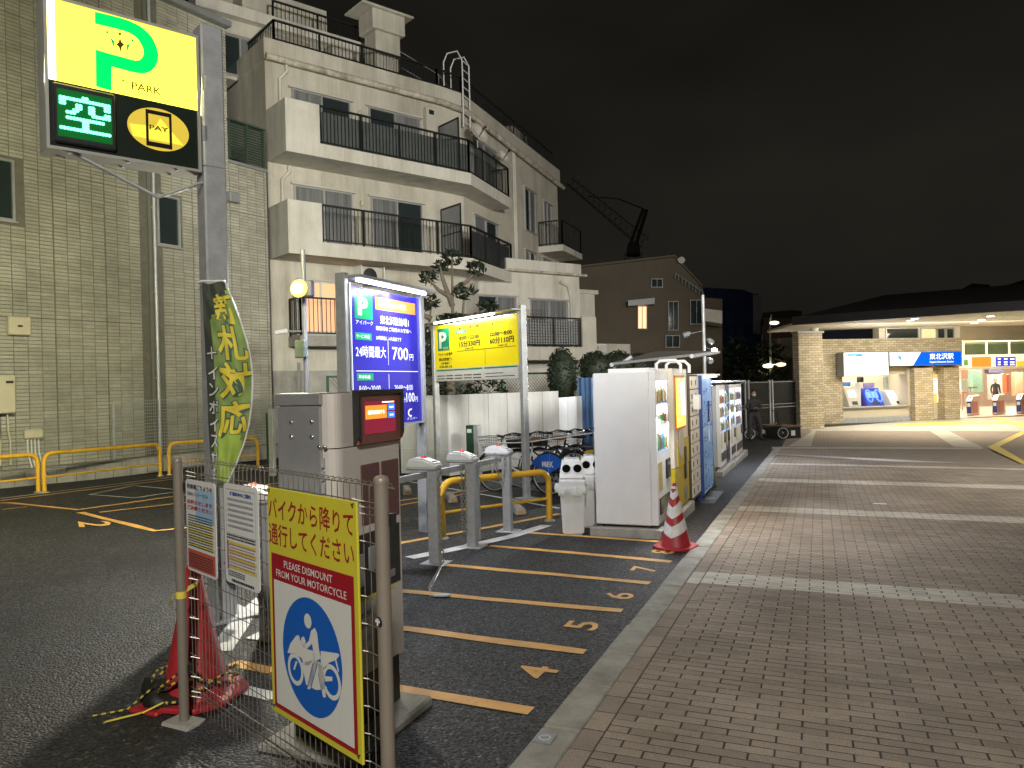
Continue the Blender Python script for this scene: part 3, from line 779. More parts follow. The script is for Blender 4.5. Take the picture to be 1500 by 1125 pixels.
# bedside lights on the wall between the windows
for z in (8.66, 5.84):
    b = MB(); b.ball(FA.w(3.02, wd + .08, z + 1.62), .07, .07, .11, 10, 6); b.rod(FA.w(3.02, wd + .03, z + 1.1), FA.w(3.02, wd + .03, z + 1.55), .02, 6); build(b, 'outlet_cover', M_SOFFIT, ap, world=True)
# roof terrace railing
rt = [FA.w(.3, wd, 0), FA.w(6.05, wd, 0), FB.w(1.5, bd, 0), FB.w(11.5, bd, 0)]
railing(ap, rt, 11.85, .62, sp=.12)
railing(ap, [FA.w(.3, wd, 0), FA.w(.3, -3.6, 0)], 11.85, .62, sp=.12)
# penthouse and stair tower
b = MB(); b.fbox(FA, -1.2, 4.4, -9, -3.3, 11.25, 13.1); build(b, 'penthouse', M_STUCCO, ap, world=True)
b = MB(); b.fbox(FA, -1.35, 4.6, -9, -3.0, 13.1, 13.45); build(b, 'roof_edge', M_STUCCO2, ap, world=True)
b = MB(); b.fbox(FA, .6, 3.6, -9, -4.4, 13.45, 14.9); build(b, 'penthouse', M_STUCCO, ap, world=True)
b = MB(); b.fbox(FA, -.7, .4, -9, -5, 13.45, 14.3); b.fbox(FA, -.1, .6, -9, -5.2, 14.3, 14.75); build(b, 'roof_step', M_STUCCO, ap, world=True)
window(FA, -.6, .7, -3.3, 11.35, 12.6, 2)
railing(ap, [FA.w(1.2, -3.4, 0), FA.w(4.3, -3.4, 0)], 13.45, .7, sp=.14)
b = MB(); b.fbox(FA, 3.87, 4.8, -2.3, wd - .25, 11.25, 13.3); b.fbox(FA, 3.72, 4.95, -2.4, wd - .15, 13.3, 13.95); b.fbox(FA, 3.3, 5.25, -2.6, wd - .05, 13.951, 14.03)
build(b, 'chimney', M_STUCCO, ap, world=True, bevel=.03)
b = MB(); b.fbox(FA, 2.8, 3.75, -3.0, -2.5, 11.95, 12.9)
for k in range(5): b.fbox(FA, 2.9, 3.65, -2.5, -2.48, 12.1 + k * .15, 12.19 + k * .15)
build(b, 'vent_unit', M_SOFFIT, ap, world=True)
# ladder with hoops over the parapet
b = MB()
for s0 in (1.2, 1.75):
    b.tube([FB.w(s0, bd + .22, 10.6), FB.w(s0, bd + .22, 12.9), FB.w(s0, bd + .05, 13.25), FB.w(s0, bd - .35, 13.25), FB.w(s0, bd - .5, 12.95), FB.w(s0, bd - .5, 11.85)], .028, 6)
for k in range(8): b.rod(FB.w(1.2, bd + .22, 10.8 + .3 * k), FB.w(1.75, bd + .22, 10.8 + .3 * k), .018, 6)
build(b, 'ladder', M_WHITEPL, ap, world=True)
b = MB(); rails = [(FA.w(5.2, -2.6, 11.85), 13.4), (FB.w(2.6, -2.2, 11.85), 13.2), (FB.w(4.2, -2.4, 11.85), 13.1)]
for p, zt in rails: b.rod(p, (p.x, p.y, zt), .02, 6)
for z in (.0, -.55): b.tube([(p.x, p.y, zt + z) for p, zt in rails], .016, 6)
build(b, 'pipe_rail', M_STEEL, ap, world=True)
b = MB(); b.fbox(FB, 7.2, 8.9, -3.2, bd - .3, 11.25, 12.55); build(b, 'roof_housing', M_STUCCO, ap, world=True)
# plant on the balconies
def ac_unit(F, s0, s1, d0, d1, z0, z1, label, side=False):
    t = thing('air_conditioner', label, 'air conditioner', F.w((s0 + s1) / 2, (d0 + d1) / 2, z0), 0, 'outdoor air conditioner units')
    build(MB().fbox(F, s0, s1, d0, d1, z0, z1), 'casing', M_SOFFIT, t, world=True, bevel=.02)
    c = F.w((s0 * .6 + s1 * .4), d1 + .002, (z0 + z1) / 2); r = (z1 - z0) * .42
    build(MB().lathe([(r, 0), (r, .012), (r * .9, .015), (r * .25, .02)], c, 18, axis=(F.n.x, F.n.y, 0)), 'fan_grille', M_BLKPL, t, world=True)
    b = MB()
    for k in range(5): b.fbox(F, s0 + .02, s1 - .02, d1, d1 + .006, z0 + .06 + k * (z1 - z0 - .1) / 5, z0 + .075 + k * (z1 - z0 - .1) / 5)
    build(b, 'guard_bar', M_SOFFIT, t, world=True); return t
ac_unit(FA, 2.75, 3.5, wd + .05, wd + .4, 4.85, 5.42, 'air conditioner hung under the lower balcony above the blue price board')
b = MB(); b.fbox(FA, 5.45, 5.85, wd + .003, wd + .22, 9.9, 11.0); wb_ = build(b, 'meter_box', M_SOFFIT, ap, world=True, bevel=.015); build(MB().fbox(FA, 5.55, 5.75, wd + .22, wd + .226, 10.75, 10.9), 'vent_slot', M_BLKPL, wb_, world=True)
b = MB()
for s0 in (2.72, 3.53): b.fbox(FA, s0, s0 + .03, wd + .02, wd + .45, 4.6, 5.44)
build(b, 'bracket', M_WHITEPL, ap, world=True)
def dish(p, label, r):
    t = thing('satellite_dish', label, 'satellite dish', p, R(35), 'satellite dishes on the apartment railing')
    ax = Vector((.5, -.75, .35)); prof = [(.0001, .0), (r * .4, .02), (r * .75, .07), (r, .13), (r * .98, .14), (r * .7, .085), (r * .3, .03), (.0001, .012)]
    build(MB().lathe(prof, (0, 0, .45), 20, axis=ax), 'reflector', M_SOFFIT, t)
    build(MB().tube([(0, 0, 0), (0, .03, .3), (0, .02, .45)], .025, 8), 'mast', M_STEEL, t)
    build(MB().rod((0, 0, .3), Vector((0, 0, .45)) + ax.normalized() * .42, .012, 6).ball(Vector((0, 0, .45)) + ax.normalized() * .42, .05), 'arm', M_BLKPL, t)
dish(FB.w(.9, .06, 9.7), 'pale satellite dish on the upper balcony rail, nearer the partition', .36)
dish(FB.w(3.4, -.1, 9.6), 'small satellite dish half hidden by the far end of the upper balcony rail', .24)
# lower wing with roof terrace
b = MB(); b.fbox(FC, -3.2, 3.97, -8, 0, -.6, 5.95); build(b, 'wall', M_STUCCO2, ap, world=True)
b = MB(); b.fbox(FC, .0, 4.0, -8, .12, 5.95, 6.36); build(b, 'parapet', M_STUCCO2, ap, world=True, bevel=.02); build(MB().fbox(FC, -.1, 4.2, .001, .26, 5.86, 5.949), 'gutter', M_STAIN, ap, world=True, bevel=.02)
window(FC, -.95, .78, 0, 3.2, 4.92); window(FC, 1.46, 3.3, 0, 3.0, 4.88)
window(FC, -2.9, -1.6, 0, 3.2, 4.92)
b = MB(); b.fbox(FC, -2.4, 3.65, -.01, 1.3, 2.5, 2.98); b.fbox(FC, 2.95, 3.65, 1.16, 1.3, 2.98, 4.14); b.fbox(FC, 3.52, 3.65, 0, 1.158, 2.98, 4.14)
t = build(b, 'balcony', M_STUCCO, ap, world=True)
railing(t, [FC.w(-2.3, 1.22, 0), FC.w(2.92, 1.22, 0)], 2.98, 1.08, sp=.12)
b = MB()
for k in range(26):
    s0 = -1.75 + k * .12
    for q in range(4):
        c = FC.w(s0, 1.1, 3.95 + q * .12); b.tube([c + Vector((FC.e.x * .05 * math.cos(R(a)), FC.e.y * .05 * math.cos(R(a)), .05 * math.sin(R(a)))) for a in range(0, 360, 60)], .008, 3, closed=True)
build(b, 'lattice', mat('brown_lattice', (.09, .07, .05), .7), t, world=True, kind='stuff')
for k in range(9):
    z = 3.06 + k * .105
    build(MB().fbox(FC, .3, 2.9, 1.06, 1.09, z, z + .085), 'blind_slat', mat('grey_blind', (.32, .33, .33), .6), t, world=True)
b = MB(); b.tube([FC.w(2.9, .1, 5.6), FC.w(3.3, .1, 5.45), FC.w(3.45, .08, 5.0), FC.w(3.45, .07, 3.0)], .05, 8); build(b, 'drainpipe', M_STUCCO2, ap, world=True)
# end volume and garden wall
b = MB(); b.fbox(FC, 3.97, 7.1, -8, -2.6, -.6, 5.75); build(b, 'wall', M_STUCCO2, ap, world=True)
b = MB(); b.fbox(FC, 3.98, 7.25, -8.1, -2.5, 5.6, 5.78); build(b, 'parapet', M_STUCCO2, ap, world=True)
window(FC, 5.2, 6.6, -2.6, 2.6, 4.4, 2, lit=emit('dim_lit_room', (1, .85, .55), .35))
b = MB(); b.fbox(FC, 4.7, 6.9, -2.61, -1.7, 1.9, 2.2); q = build(b, 'balcony', M_STUCCO2, ap, world=True)
b = MB()
for k in range(8): b.fbox(FC, 4.75 + k * .3, 4.79 + k * .3, -1.78, -1.74, 2.2, 3.3)
b.fbox(FC, 4.72, 6.9, -1.79, -1.73, 3.25, 3.32); build(b, 'railing', M_WHITEPL, q, world=True)
b = MB(); b.fbox(FC, 6.9, 9.6, -3.2, -2.95, -.6, 3.4); build(b, 'garden_wall', M_STUCCO2, ap, world=True)
from mathutils.geometry import intersect_ray_tri
# ================================================================ hoarding, planting and houses behind the lot
M_HOARD = mat('white_hoarding_steel', (.62, .63, .62), .4, 0, .08, 2, dirt=.4)
hq = [D(588, 690, 16.2), D(658, 690, 15.5), D(821, 690, 17.9)]
ho = thing('hoarding', 'white steel panel hoarding behind the parked bicycles', 'hoarding', (hq[1].x, hq[1].y, gz(hq[1].x, hq[1].y)))
for a, c, n in ((hq[0], hq[1], 2), (hq[1], hq[2], 6)):
    F = Frame(a, c - a); L = (Vector((c.x, c.y)) - F.o).length
    for k in range(n):
        s0, s1 = L * k / n + .004, L * (k + 1) / n - .004
        b = MB(); z0 = gz(a.x, a.y) + .06; zt = 1.46
        b.fbox(F, s0, s1, -.03, 0, z0, zt); b.fbox(F, s0, s0 + .03, 0, .012, z0, zt); b.fbox(F, s0 + .05, s1 - .02, 0, .006, z0 + .5, z0 + .53)
        build(b, 'panel', M_HOARD, ho, world=True, bevel=.003)
    build(MB().fbox(F, 0, L, -.05, -.031, z0 - .1, zt - .1), 'backing', M_BLKPL, ho, world=True)
a, c = hq[2], D(905, 690, 22.5)
F = Frame(a, c - a); L = (Vector((c.x, c.y)) - F.o).length
for k in range(8):
    build(MB().fbox(F, L * k / 8 + .004, L * (k + 1) / 8 - .004, -.03, 0, -.25, 1.30), 'panel', M_HOARD, ho, world=True, bevel=.003)
# green post with a lamp box in front of the hoarding
p = gd(693, 690, 14.6); t = thing('ticket_post', 'slim dark green post standing before the white hoarding', 'post', p)
build(MB().box(-.09, .06, -.09, .09, 0, 1.12), 'post_body', mat('green_steel', (.03, .09, .05), .4, .3), t, bevel=.01)
build(MB().box(.061, .16, -.085, .085, 0, 1.12), 'steel_cover', M_STEEL, t, bevel=.01)
build(MB().box(-.06, .03, -.1, -.091, .98, 1.05), 'plate', M_WHITEPL, t)
p = gd(399, 660, 16.5); t = thing('gate_post', 'grey gate post with a green edge between tiled building and pay machine', 'post', p)
build(MB().box(-.06, .06, -.05, .05, 0, 1.45), 'post_body', M_STEEL, t, bevel=.008)
build(MB().box(-.12, -.061, -.04, .04, .3, 1.35), 'edge_strip', MATS['green_steel'], t)
# green mesh fence over the hoarding
gf = thing('mesh_fence', 'dark green mesh fence on the low wall behind the white hoarding', 'fence', D(650, 600, 18.6))
F = Frame(D(480, 560, 17.6), D(900, 560, 22.5) - D(480, 560, 17.6)); L = 9.6
for k in range(7): build(MB().fbox(F, k * 1.6 - .025, k * 1.6 + .025, -.025, .025, -.3, 1.95), 'post', MATS['green_steel'], gf, world=True)
b = MB()
b.fbox(F, 0, L, -.02, .02, 1.9, 1.95)
for k in range(97): b.rod(F.w(k * .1, 0, .6), F.w(k * .1 + 1.2, 0, 1.9), .005, 3); b.rod(F.w(k * .1, 0.01, 1.9), F.w(k * .1 + 1.2, .01, .6), .005, 3)
build(b, 'wire_mesh', MATS['green_steel'], gf, world=True, kind='stuff')

# leaf clumps
def leaves(mb, c, rx, ry, rz, n, size, shell=.45):
    c = Vector(c)
    for _ in range(n):
        d = Vector((random.gauss(0, 1), random.gauss(0, 1), random.gauss(0, 1))).normalized() * (shell + (1 - shell) * random.random() ** .5)
        p = c + Vector((d.x * rx, d.y * ry, d.z * rz)); a = Vector((random.gauss(0, 1), random.gauss(0, 1), random.gauss(0, .7))).normalized()
        e = a.cross(Vector((random.gauss(0, 1), random.gauss(0, 1), 1))).normalized(); s = size * random.uniform(.6, 1.4)
        mb.add([p - a * s, p + e * s * .34, p + a * s, p - e * s * .34], [(0, 1, 2, 3)])
# pruned tree between the signs
o = gd(662, 600, 18.9); o.z = gz(o.x, o.y)
tr = thing('pruned_tree', 'pruned evergreen tree with bare forked limbs between the blue and yellow boards', 'tree', o)
b = MB(); X = lambda dx, z, dy=0: Vector((dx * _cy - dy * _sy, dx * _sy + dy * _cy, z))
b.tube([X(.0, 0), X(.02, 1.2), X(-.02, 2.2), X(.08, 3.2)], [.15, .13, .11, .08], 9)
limbs = [[X(-.02, 2.0), X(-.35, 2.7), X(-.5, 3.5), X(-.45, 3.9)], [X(.0, 2.2), X(.1, 3.0), X(.08, 3.9), X(.1, 5.1)], [X(.03, 2.1), X(.3, 2.6), X(.32, 3.6), X(.38, 4.2)],
         [X(-.45, 3.6), X(-.75, 3.75), X(-.85, 3.8)], [X(.09, 4.1), X(-.25, 4.3), X(-.5, 4.6)], [X(.1, 4.3), X(.45, 4.5), X(.7, 4.75)], [X(.33, 3.6), X(.75, 3.7), X(.95, 3.85)], [X(.08, 3.9), X(-.15, 4.6), X(-.2, 4.9)]]
for l in limbs:
    n = len(l); b.tube(l, [.075 - .055 * i / (n - 1) for i in range(n)], 7)
build(b, 'trunk', M_TRUNK, tr)
b = MB()
for x, z, rr, n in ((-.85, 3.85, .25, 90), (-.5, 4.65, .25, 80), (.7, 4.8, .26, 90), (.95, 3.9, .26, 90), (.1, 5.15, .28, 100), (-.2, 4.95, .2, 60), (-.45, 4.0, .25, 70), (.4, 4.25, .3, 90), (-.7, 2.9, .6, 500), (-.2, 2.6, .65, 560), (.5, 2.8, .65, 560), (.95, 2.9, .6, 450), (-1.0, 2.4, .5, 300), (.1, 3.4, .5, 360), (1.4, 2.6, .5, 300), (-.85, 3.3, .4, 260), (.75, 3.4, .45, 300), (0, 1.6, .7, 300), (.9, 1.7, .6, 260), (-.8, 1.6, .6, 260)):
    leaves(b, X(x, z, random.uniform(-.25, .25)), rr, rr, rr * .7, n, .1)
build(b, 'crown', M_LEAF, tr)
# clipped round bushes
def bush(u, v, t, r, label, h=None):
    c = D(u, v, t); o = (c.x, c.y, gz(c.x, c.y)); th_ = thing('clipped_bush', label, 'bush', o, 0, 'clipped bushes along the apartment wall')
    b = MB(); z = c.z - o[2]; h = h or r
    b.ball((0, 0, z - .0), r * .9, r * .9, h * .9, 14, 9); leaves(b, (0, 0, z), r, r, h, 900, .055, .9)
    build(b, 'crown', M_LEAF, th_); build(MB().tube([(0, 0, 0), (.02, 0, z)], .07, 8), 'trunk', M_TRUNK, th_)
bush(824, 549, 20.5, .42, 'tall clipped bush just right of the yellow price board', .75)
bush(873, 540, 22, .52, 'round clipped bush above the white vending machine, left of two others')
bush(906, 540, 23, .55, 'round clipped bush in the middle of the row behind the machines')
bush(936, 540, 24, .5, 'faint round clipped bush at the far end of the row')
o = gd(858, 600, 19.5); t = thing('tarpaulin_roll', 'narrow blue tarpaulin standing upright between two clipped bushes', 'tarpaulin', o)
b = MB(); P = []
for k in range(12): P.append((-.2 + k * .036, .03 * math.sin(k * 1.7), 0))
b.prism(P + [(x, y + .02, z) for x, y, z in reversed(P)], (0, 0, 2.12)); build(b, 'sheet', mat('blue_tarpaulin', (.05, .12, .26), .6, 0, .3, 4), t)

# brown house further along
M_BROWN = mat('brown_render', (.105, .085, .062), .9, 0, .12, .8, dirt=.3)
bh = thing('brown_house', 'dim brown house with one lit narrow window, beyond the apartments', 'house', D(960, 580, 40))
dv = D(960, 560, 47) - D(960, 560, 40)
def pp(mb, pts, t, depth): mb.prism([D(u, v, t) for u, v in pts], D(pts[0][0], 560, t + depth) - D(pts[0][0], 560, t)); return mb
build(pp(MB(), [(846, 590), (846, 392), (900, 387), (988, 377), (1029, 421), (1034, 440), (1034, 590)], 40, 7), 'wall', M_BROWN, bh, world=True)
build(pp(MB(), [(846, 392), (900, 386), (988, 376), (1029, 420), (1029, 417), (989, 373), (899, 383), (846, 389)], 39.8, 7.4), 'roof_edge', M_BROWN, bh, world=True)
def hwin(a, lit=None, name='window', t=40):
    u0, v0, u1, v1 = a; f = MB()
    for q in ((u0, v0, u0 + 1, v1), (u1 - 1, v0, u1, v1), (u0 + 1, v0, u1 - 1, v0 + 1), (u0 + 1, v1 - 1, u1 - 1, v1), ((u0 + u1) / 2 - .4, v0 + 1, (u0 + u1) / 2 + .4, v1 - 1)):
        pp(f, [(q[0], q[3]), (q[2], q[3]), (q[2], q[1]), (q[0], q[1])], t - .1, .14)
    w = build(f, name, M_GREY, bh, world=True)
    build(pp(MB(), [(u0 + .8, v1 - .8), (u1 - .8, v1 - .8), (u1 - .8, v0 + .8), (u0 + .8, v0 + .8)], t - .04, .06), 'pane', lit or M_DARKGL, w, world=True)
hwin((954, 408, 971, 421)); hwin((934, 448, 948, 482), emit('lit_narrow_window', (1, .62, .28), .7)); hwin((979, 441, 994, 484)); hwin((975, 491, 996, 509)); hwin((1011, 439, 1030, 475))
build(pp(MB(), [(920, 448), (959, 445), (959, 436), (920, 440)], 39.2, .8), 'canopy', M_GREY, bh, world=True)
build(pp(MB(), [(1034, 590), (1058, 590), (1058, 438), (1034, 436)], 41, 6), 'side_wing', M_BROWN, bh, world=True)
b = pp(MB(), [(1032, 470), (1058, 474), (1058, 455), (1032, 452)], 38.5, 2.4); build(b, 'balcony', M_SOFFIT, bh, world=True)
b = MB()
for k in range(9): b.rod(D(989 + k * 5, 400 + k * 3.4, 39.7), D(989 + k * 5, 408 + k * 3.4, 39.7), .03, 4)
b.tube([D(989, 400, 39.7), D(1029, 427, 39.7)], .04, 4); build(b, 'roof_railing', M_GREY, bh, world=True)
b = MB(); b.lathe([(.02, 0), (.16, .05), (.19, .09)], D(998, 382, 39.7), 14, axis=(.3, -1, .3)); build(b, 'dish', M_SOFFIT, bh, world=True)

# netted block, far house
nb = thing('netted_building', 'building wrapped in dark blue scaffold netting beyond the brown house', 'building', D(1075, 580, 62))
build(pp(MB(), [(1030, 590), (1030, 421), (1088, 424), (1114, 434), (1117, 590)], 62, 10), 'netting', mat('blue_scaffold_net', (.02, .035, .11), .8, 0, .3, .6), nb, world=True)
build(pp(MB(), [(1103, 488), (1117, 490), (1117, 433), (1103, 432)], 61.6, .4), 'panel', M_GREY, nb, world=True)
b = MB()
for k in range(6): b.rod(D(1034 + k * 15, 585, 61.8), D(1034 + k * 15, 422 + k * 1.5, 61.8), .06, 5)
for k in range(5): b.rod(D(1032, 450 + k * 28, 61.8), D(1112, 453 + k * 26, 61.8), .05, 5)
build(b, 'scaffold', MATS['blue_scaffold_net'], nb, world=True, kind='stuff')
fh = thing('far_house', 'far house with a dark flat roof and a brick red wall left of the station', 'house', D(1145, 580, 55))
build(pp(MB(), [(1118, 590), (1118, 462), (1173, 462), (1173, 590)], 55, 8), 'wall', mat('dull_red_wall', (.16, .085, .06), .9, 0, .15, 1), fh, world=True)
build(pp(MB(), [(1116, 463), (1175, 466), (1175, 456), (1160, 454), (1118, 458)], 54.5, 9), 'roof', M_BLKPL, fh, world=True)
# tower crane on the skyline
cr = thing('tower_crane', 'dark tower crane with a raised jib against the night sky', 'crane', D(928, 395, 95))
M_CRANE = mat('dark_crane_paint', (.035, .026, .022), .8, 0, .2, 1)
def lattice(a, c, w, n):
    b = MB(); a, c = Vector(a), Vector(c); d = (c - a).normalized(); up = d.cross(Vector((0, 0, 1)).cross(d)).normalized() * w; sd = d.cross(up).normalized() * w * .6
    for q in (up, -up + sd, -up - sd): b.rod(a + q, c + q * .6, .045, 4)
    for k in range(n):
        p0 = a.lerp(c, k / n); p1 = a.lerp(c, (k + 1) / n); b.rod(p0 + up, p1 - up + sd, .03, 3); b.rod(p0 - up - sd, p1 + up, .03, 3)
    return b
build(lattice(D(945, 356, 95), D(834, 265, 95), .75, 14), 'jib', M_CRANE, cr, world=True)
b = MB(); b.rod(D(932, 356, 95), D(947, 307, 95), .25, 5); b.rod(D(922, 360, 95), D(942, 306, 95), .2, 5); b.rod(D(943, 306, 95), D(905, 291, 95), .08, 4); b.rod(D(905, 291, 95), D(862, 288, 95), .06, 4)
build(b, 'mast_head', M_CRANE, cr, world=True)
build(pp(MB(), [(917, 372), (938, 372), (936, 354), (920, 354)], 94, 2.5), 'cab', M_CRANE, cr, world=True, bevel=.2)
build(lattice(D(927, 371, 95), D(927, 420, 95), 1.0, 6), 'mast', M_CRANE, cr, world=True)
# dark trees beyond the machines
for u, v, t, r, n, lab in ((1068, 540, 42, 1.6, 700, 'dark bushy tree under the blue netted building'), (1095, 530, 44, 1.9, 900, 'taller dark tree right of the spotlight mast'), (1145, 560, 40, 1.1, 350, 'low dark tree behind the slatted fence')):
    c = D(u, v, t); o = (c.x, c.y, gz(c.x, c.y)); th_ = thing('dark_tree', lab, 'tree', o, 0, 'dark trees at the end of the lane')
    b = MB(); z = c.z - o[2]
    for k in range(6): leaves(b, (random.uniform(-.7, .7) * r, random.uniform(-.6, .6) * r, z + random.uniform(-.6, .5) * r), r * .6, r * .6, r * .5, n // 6, .2, .3)
    build(b, 'crown', M_LEAF, th_); build(MB().tube([(0, 0, 0), (.1, 0, z * .6), (0, .1, z)], [.16, .12, .06], 8), 'trunk', M_TRUNK, th_)

# ================================================================ railway station
FS = Frame(D(1208, 560, 34.3), D(1404, 560, 36.2) - D(1208, 560, 34.3)); SG = gz(2, 33) - .0
M_SBRICK = brickwall_mat('pale_station_tile', (.60, .52, .37), (.40, .335, .23), (.14, .115, .08), .30, .10)
M_SCREAM = mat('cream_station_panel', (.58, .52, .40), .6, 0, .06, 1.5)
M_SOFF2 = mat('pale_station_soffit', (.74, .70, .60), .7, 0, .06, 1)
M_ROOF = mat('dark_metal_roof', (.03, .03, .034), .5, .3, .2, .8)
st = thing('station_building', 'railway station with pale tile piers, ticket hall and wide dark roof', 'station', FS.w(3, -3, SG))
uvS = lambda root: (lambda M: (lambda co: ((Vector(((M @ co).x, (M @ co).y)) - FS.o).dot(FS.e) + (Vector(((M @ co).x, (M @ co).y)) - FS.o).dot(FS.n), (M @ co).z)))(ROOTM[root.name])
def sbox(name, m, *a, brick=False, bevel=0, parent=None):
    b = MB(); b.fbox(FS, *a); return build(b, name, m, parent or st, world=True, bevel=bevel, uvF=uvS(st) if brick else None)
def S_(u, v, d=0): return FS.sz(u, v, d)
zt = S_(1208, 497)[1]
s_1235, s_1335, s_1362, s_1382, s_1404 = [S_(q, 600)[0] for q in (1235, 1335, 1362, 1382, 1404)]
pa, pb_ = FS.sz(1172, 600, 2.4)[0], FS.sz(1207, 600, 2.4)[0]
sbox('pier', M_SBRICK, pa, pb_, 2.0, 2.4, SG - .1, FS.sz(1172, 488, 2.4)[1], brick=True)
sbox('coping', M_GREY, pa - .06, pb_ + .05, 1.98, 2.46, FS.sz(1172, 488, 2.4)[1], FS.sz(1172, 488, 2.4)[1] + .08)
sbox('wall', M_SBRICK, FS.sz(1185, 600, 0)[0], s_1235, -.6, 0, SG - .1, zt, brick=True)
zl = S_(1290, 540)[1]
sbox('wall_band', M_SBRICK, s_1235, s_1404 + .3, -.6, 0, zl, zt, brick=True)
sbox('pier', M_SBRICK, s_1335, s_1362, -.6, .25, SG - .1, zl, brick=True)
sbox('pier', M_SBRICK, s_1382, s_1404, -.6, .1, SG - .1, zl, brick=True)
sbox('plinth', M_STEEL, s_1235, s_1335, -.5, -.05, SG - .1, S_(1290, 610)[1])
zc = S_(1290, 595)[1]
sbox('counter_front', M_SCREAM, s_1235, s_1335, -.5, -.1, S_(1290, 610)[1], zc - .05)
sbox('counter', M_STEEL, s_1235, s_1335 - .1, -1.3, .06, zc - .05, zc, bevel=.01)
sbox('recess_wall', M_SCREAM, s_1235 - .1, s_1335 + .1, -1.5, -1.31, SG, zl)
sbox('jamb', M_SCREAM, s_1335 - .12, s_1335, -1.3, -.04, zc, zl); 
sbox('head_panel', M_SCREAM, s_1235, s_1335, -.62, -.2, S_(1290, 549)[1], zl)
sbox('recess_ceiling', M_SOFF2, s_1235, s_1335, -1.3, -.62, zl - .06, zl)
# notice bay between the piers
sbox('notice_bay', M_SCREAM, s_1362, s_1382, -.6, -.35, SG, zl)
# clerestory over the wall
zr = S_(1400, 478, -1)[1] + .25
sbox('painted_void_block', mat('navy_void_paint', (.006, .008, .014), .95, spec=.05), FS.sz(1190, 500, -.5)[0], S_(1290, 490)[0], -.9, -.5, zt + .01, zr)  # solid box in near-black navy, darkness of the opening put into its colour
sbox('clerestory', M_SOFF2, S_(1290, 490)[0], s_1404 + .3, -.5, -.1, zt, zr)
for u0, u1, m in ((1298, 1344, M_DARKGL), (1349, 1370, emit('lit_clerestory', (1, .72, .38), .5)), (1373, 1383, M_DARKGL), (1386, 1396, M_DARKGL)):
    s0, z1 = S_(u0, 482, -.1); s1, z0 = S_(u1, 495, -.1)
    f = MB(); w = .05
    for a in ((s0 - w, s0, z0 - w, z1 + w), (s1, s1 + w, z0 - w, z1 + w), (s0, s1, z1, z1 + w), (s0, s1, z0 - w, z0)): f.fbox(FS, a[0], a[1], -.1, -.05, a[2], a[3])
    q = build(f, 'window', M_ALU, st, world=True); build(MB().fbox(FS, s0, s1, -.1, -.08, z0, z1), 'pane', m, q, world=True)
# round duct standing on the pier
b = MB(); c = FS.w(*(lambda q: (q[0], 1.2, 0))(FS.sz(1193, 500, 1.2))); zz = FS.sz(1172, 488, 2.4)[1] + .08
b.lathe([(.17, zz), (.17, zz + .28), (.24, zz + .3), (.24, zz + .62), (.33, zz + .66), (.33, zr)], (c.x, c.y, 0), 14); build(b, 'duct', M_SOFF2, st, world=True)
# roof: soffit, fascia and slopes
e0 = D(1163, 476.5, 29.6); e1 = D(1455, 457.5, 25.4); e2 = D(1560, 452, 24.2)
zs = e0.z
i0 = FS.w(-2.2, -1.0, zs + .05); i1 = FS.w(9, -1.2, zs + .25); i2 = FS.w(20, -1.4, zs + .35)
up1 = Vector((0, 0, .1)); sv = [e0, e1, e2, i2, i1, i0]
b = MB(); b.add(sv + [p + up1 for p in sv], [(0, 1, 4), (0, 4, 5), (1, 2, 3), (1, 3, 4), (7, 6, 10), (6, 11, 10), (8, 7, 9), (7, 10, 9), (0, 6, 7, 1), (1, 7, 8, 2), (2, 8, 9, 3), (3, 9, 10, 4), (4, 10, 11, 5), (5, 11, 6, 0)]); build(b, 'soffit', M_SOFF2, st, world=True)
b = MB(); up = Vector((0, 0, .3)); ex_ = Vector((-.06, -.18, 0))
b.prism([e0 + ex_, e1 + ex_, e2 + ex_, e2, e1, e0], (0, 0, .32)); build(b, 'fascia', mat('black_fascia', (.008, .008, .009), .5), st, world=True)
rl = D(1174, 463, 36); r1 = D(1297, 432, 38); r2 = D(1520, 414, 33)
b = MB(); q0, q1, q2 = e0 + up, e1 + up, e2 + up
bk0 = r1 + Vector((-2, 12, -1.5)); bk2 = r2 + Vector((3, 14, -1.2))
b.add([q0, q1, q2, r2, r1, bk0, bk2], [(0, 1, 4), (1, 2, 3, 4), (4, 3, 6, 5), (0, 4, 5)])
b.add([p - Vector((0, 0, .12)) for p in (q0, q1, q2, r2, r1)], [(0, 1, 4), (1, 2, 3, 4)])
build(b, 'roof', M_ROOF, st, world=True)
build(pp(MB(), [(1408, 424), (1424, 415), (1450, 417), (1450, 424)], 40, 3), 'roof_vent', M_ROOF, st, world=True)
build(pp(MB(), [(1474, 418), (1505, 408), (1505, 418)], 40, 3), 'roof_vent', M_ROOF, st, world=True)
# ceiling and lit concourse on the right
K = lambda u, v, d: FS.w(FS.sz(u, v, d)[0], d, FS.sz(u, v, d)[1])
s_r = s_1404 + .35
sbox('bulkhead', M_SCREAM, s_r, 48, -1.2, -.9, S_(1430, 499, -1)[1], zr + .3)
sbox('concourse_ceiling', M_SOFF2, s_r, 48, -14, -1.2, zr - .3, zr)
sbox('concourse_wall', mat('pinkish_concourse_wall', (.5, .36, .27), .6, 0, .1, 1), s_r - .5, 48, -15, -14, SG, zr)
sbox('concourse_side', M_SCREAM, s_1404 + .05, s_1404 + .3, -14, -.6, SG, zr)
sbox('concourse_floor', mat('pale_pink_floor', (.46, .36, .29), .5, 0, .08, 1.5), s_1404 + .3, 48, -14, -.4, SG - .05, SG + .012)
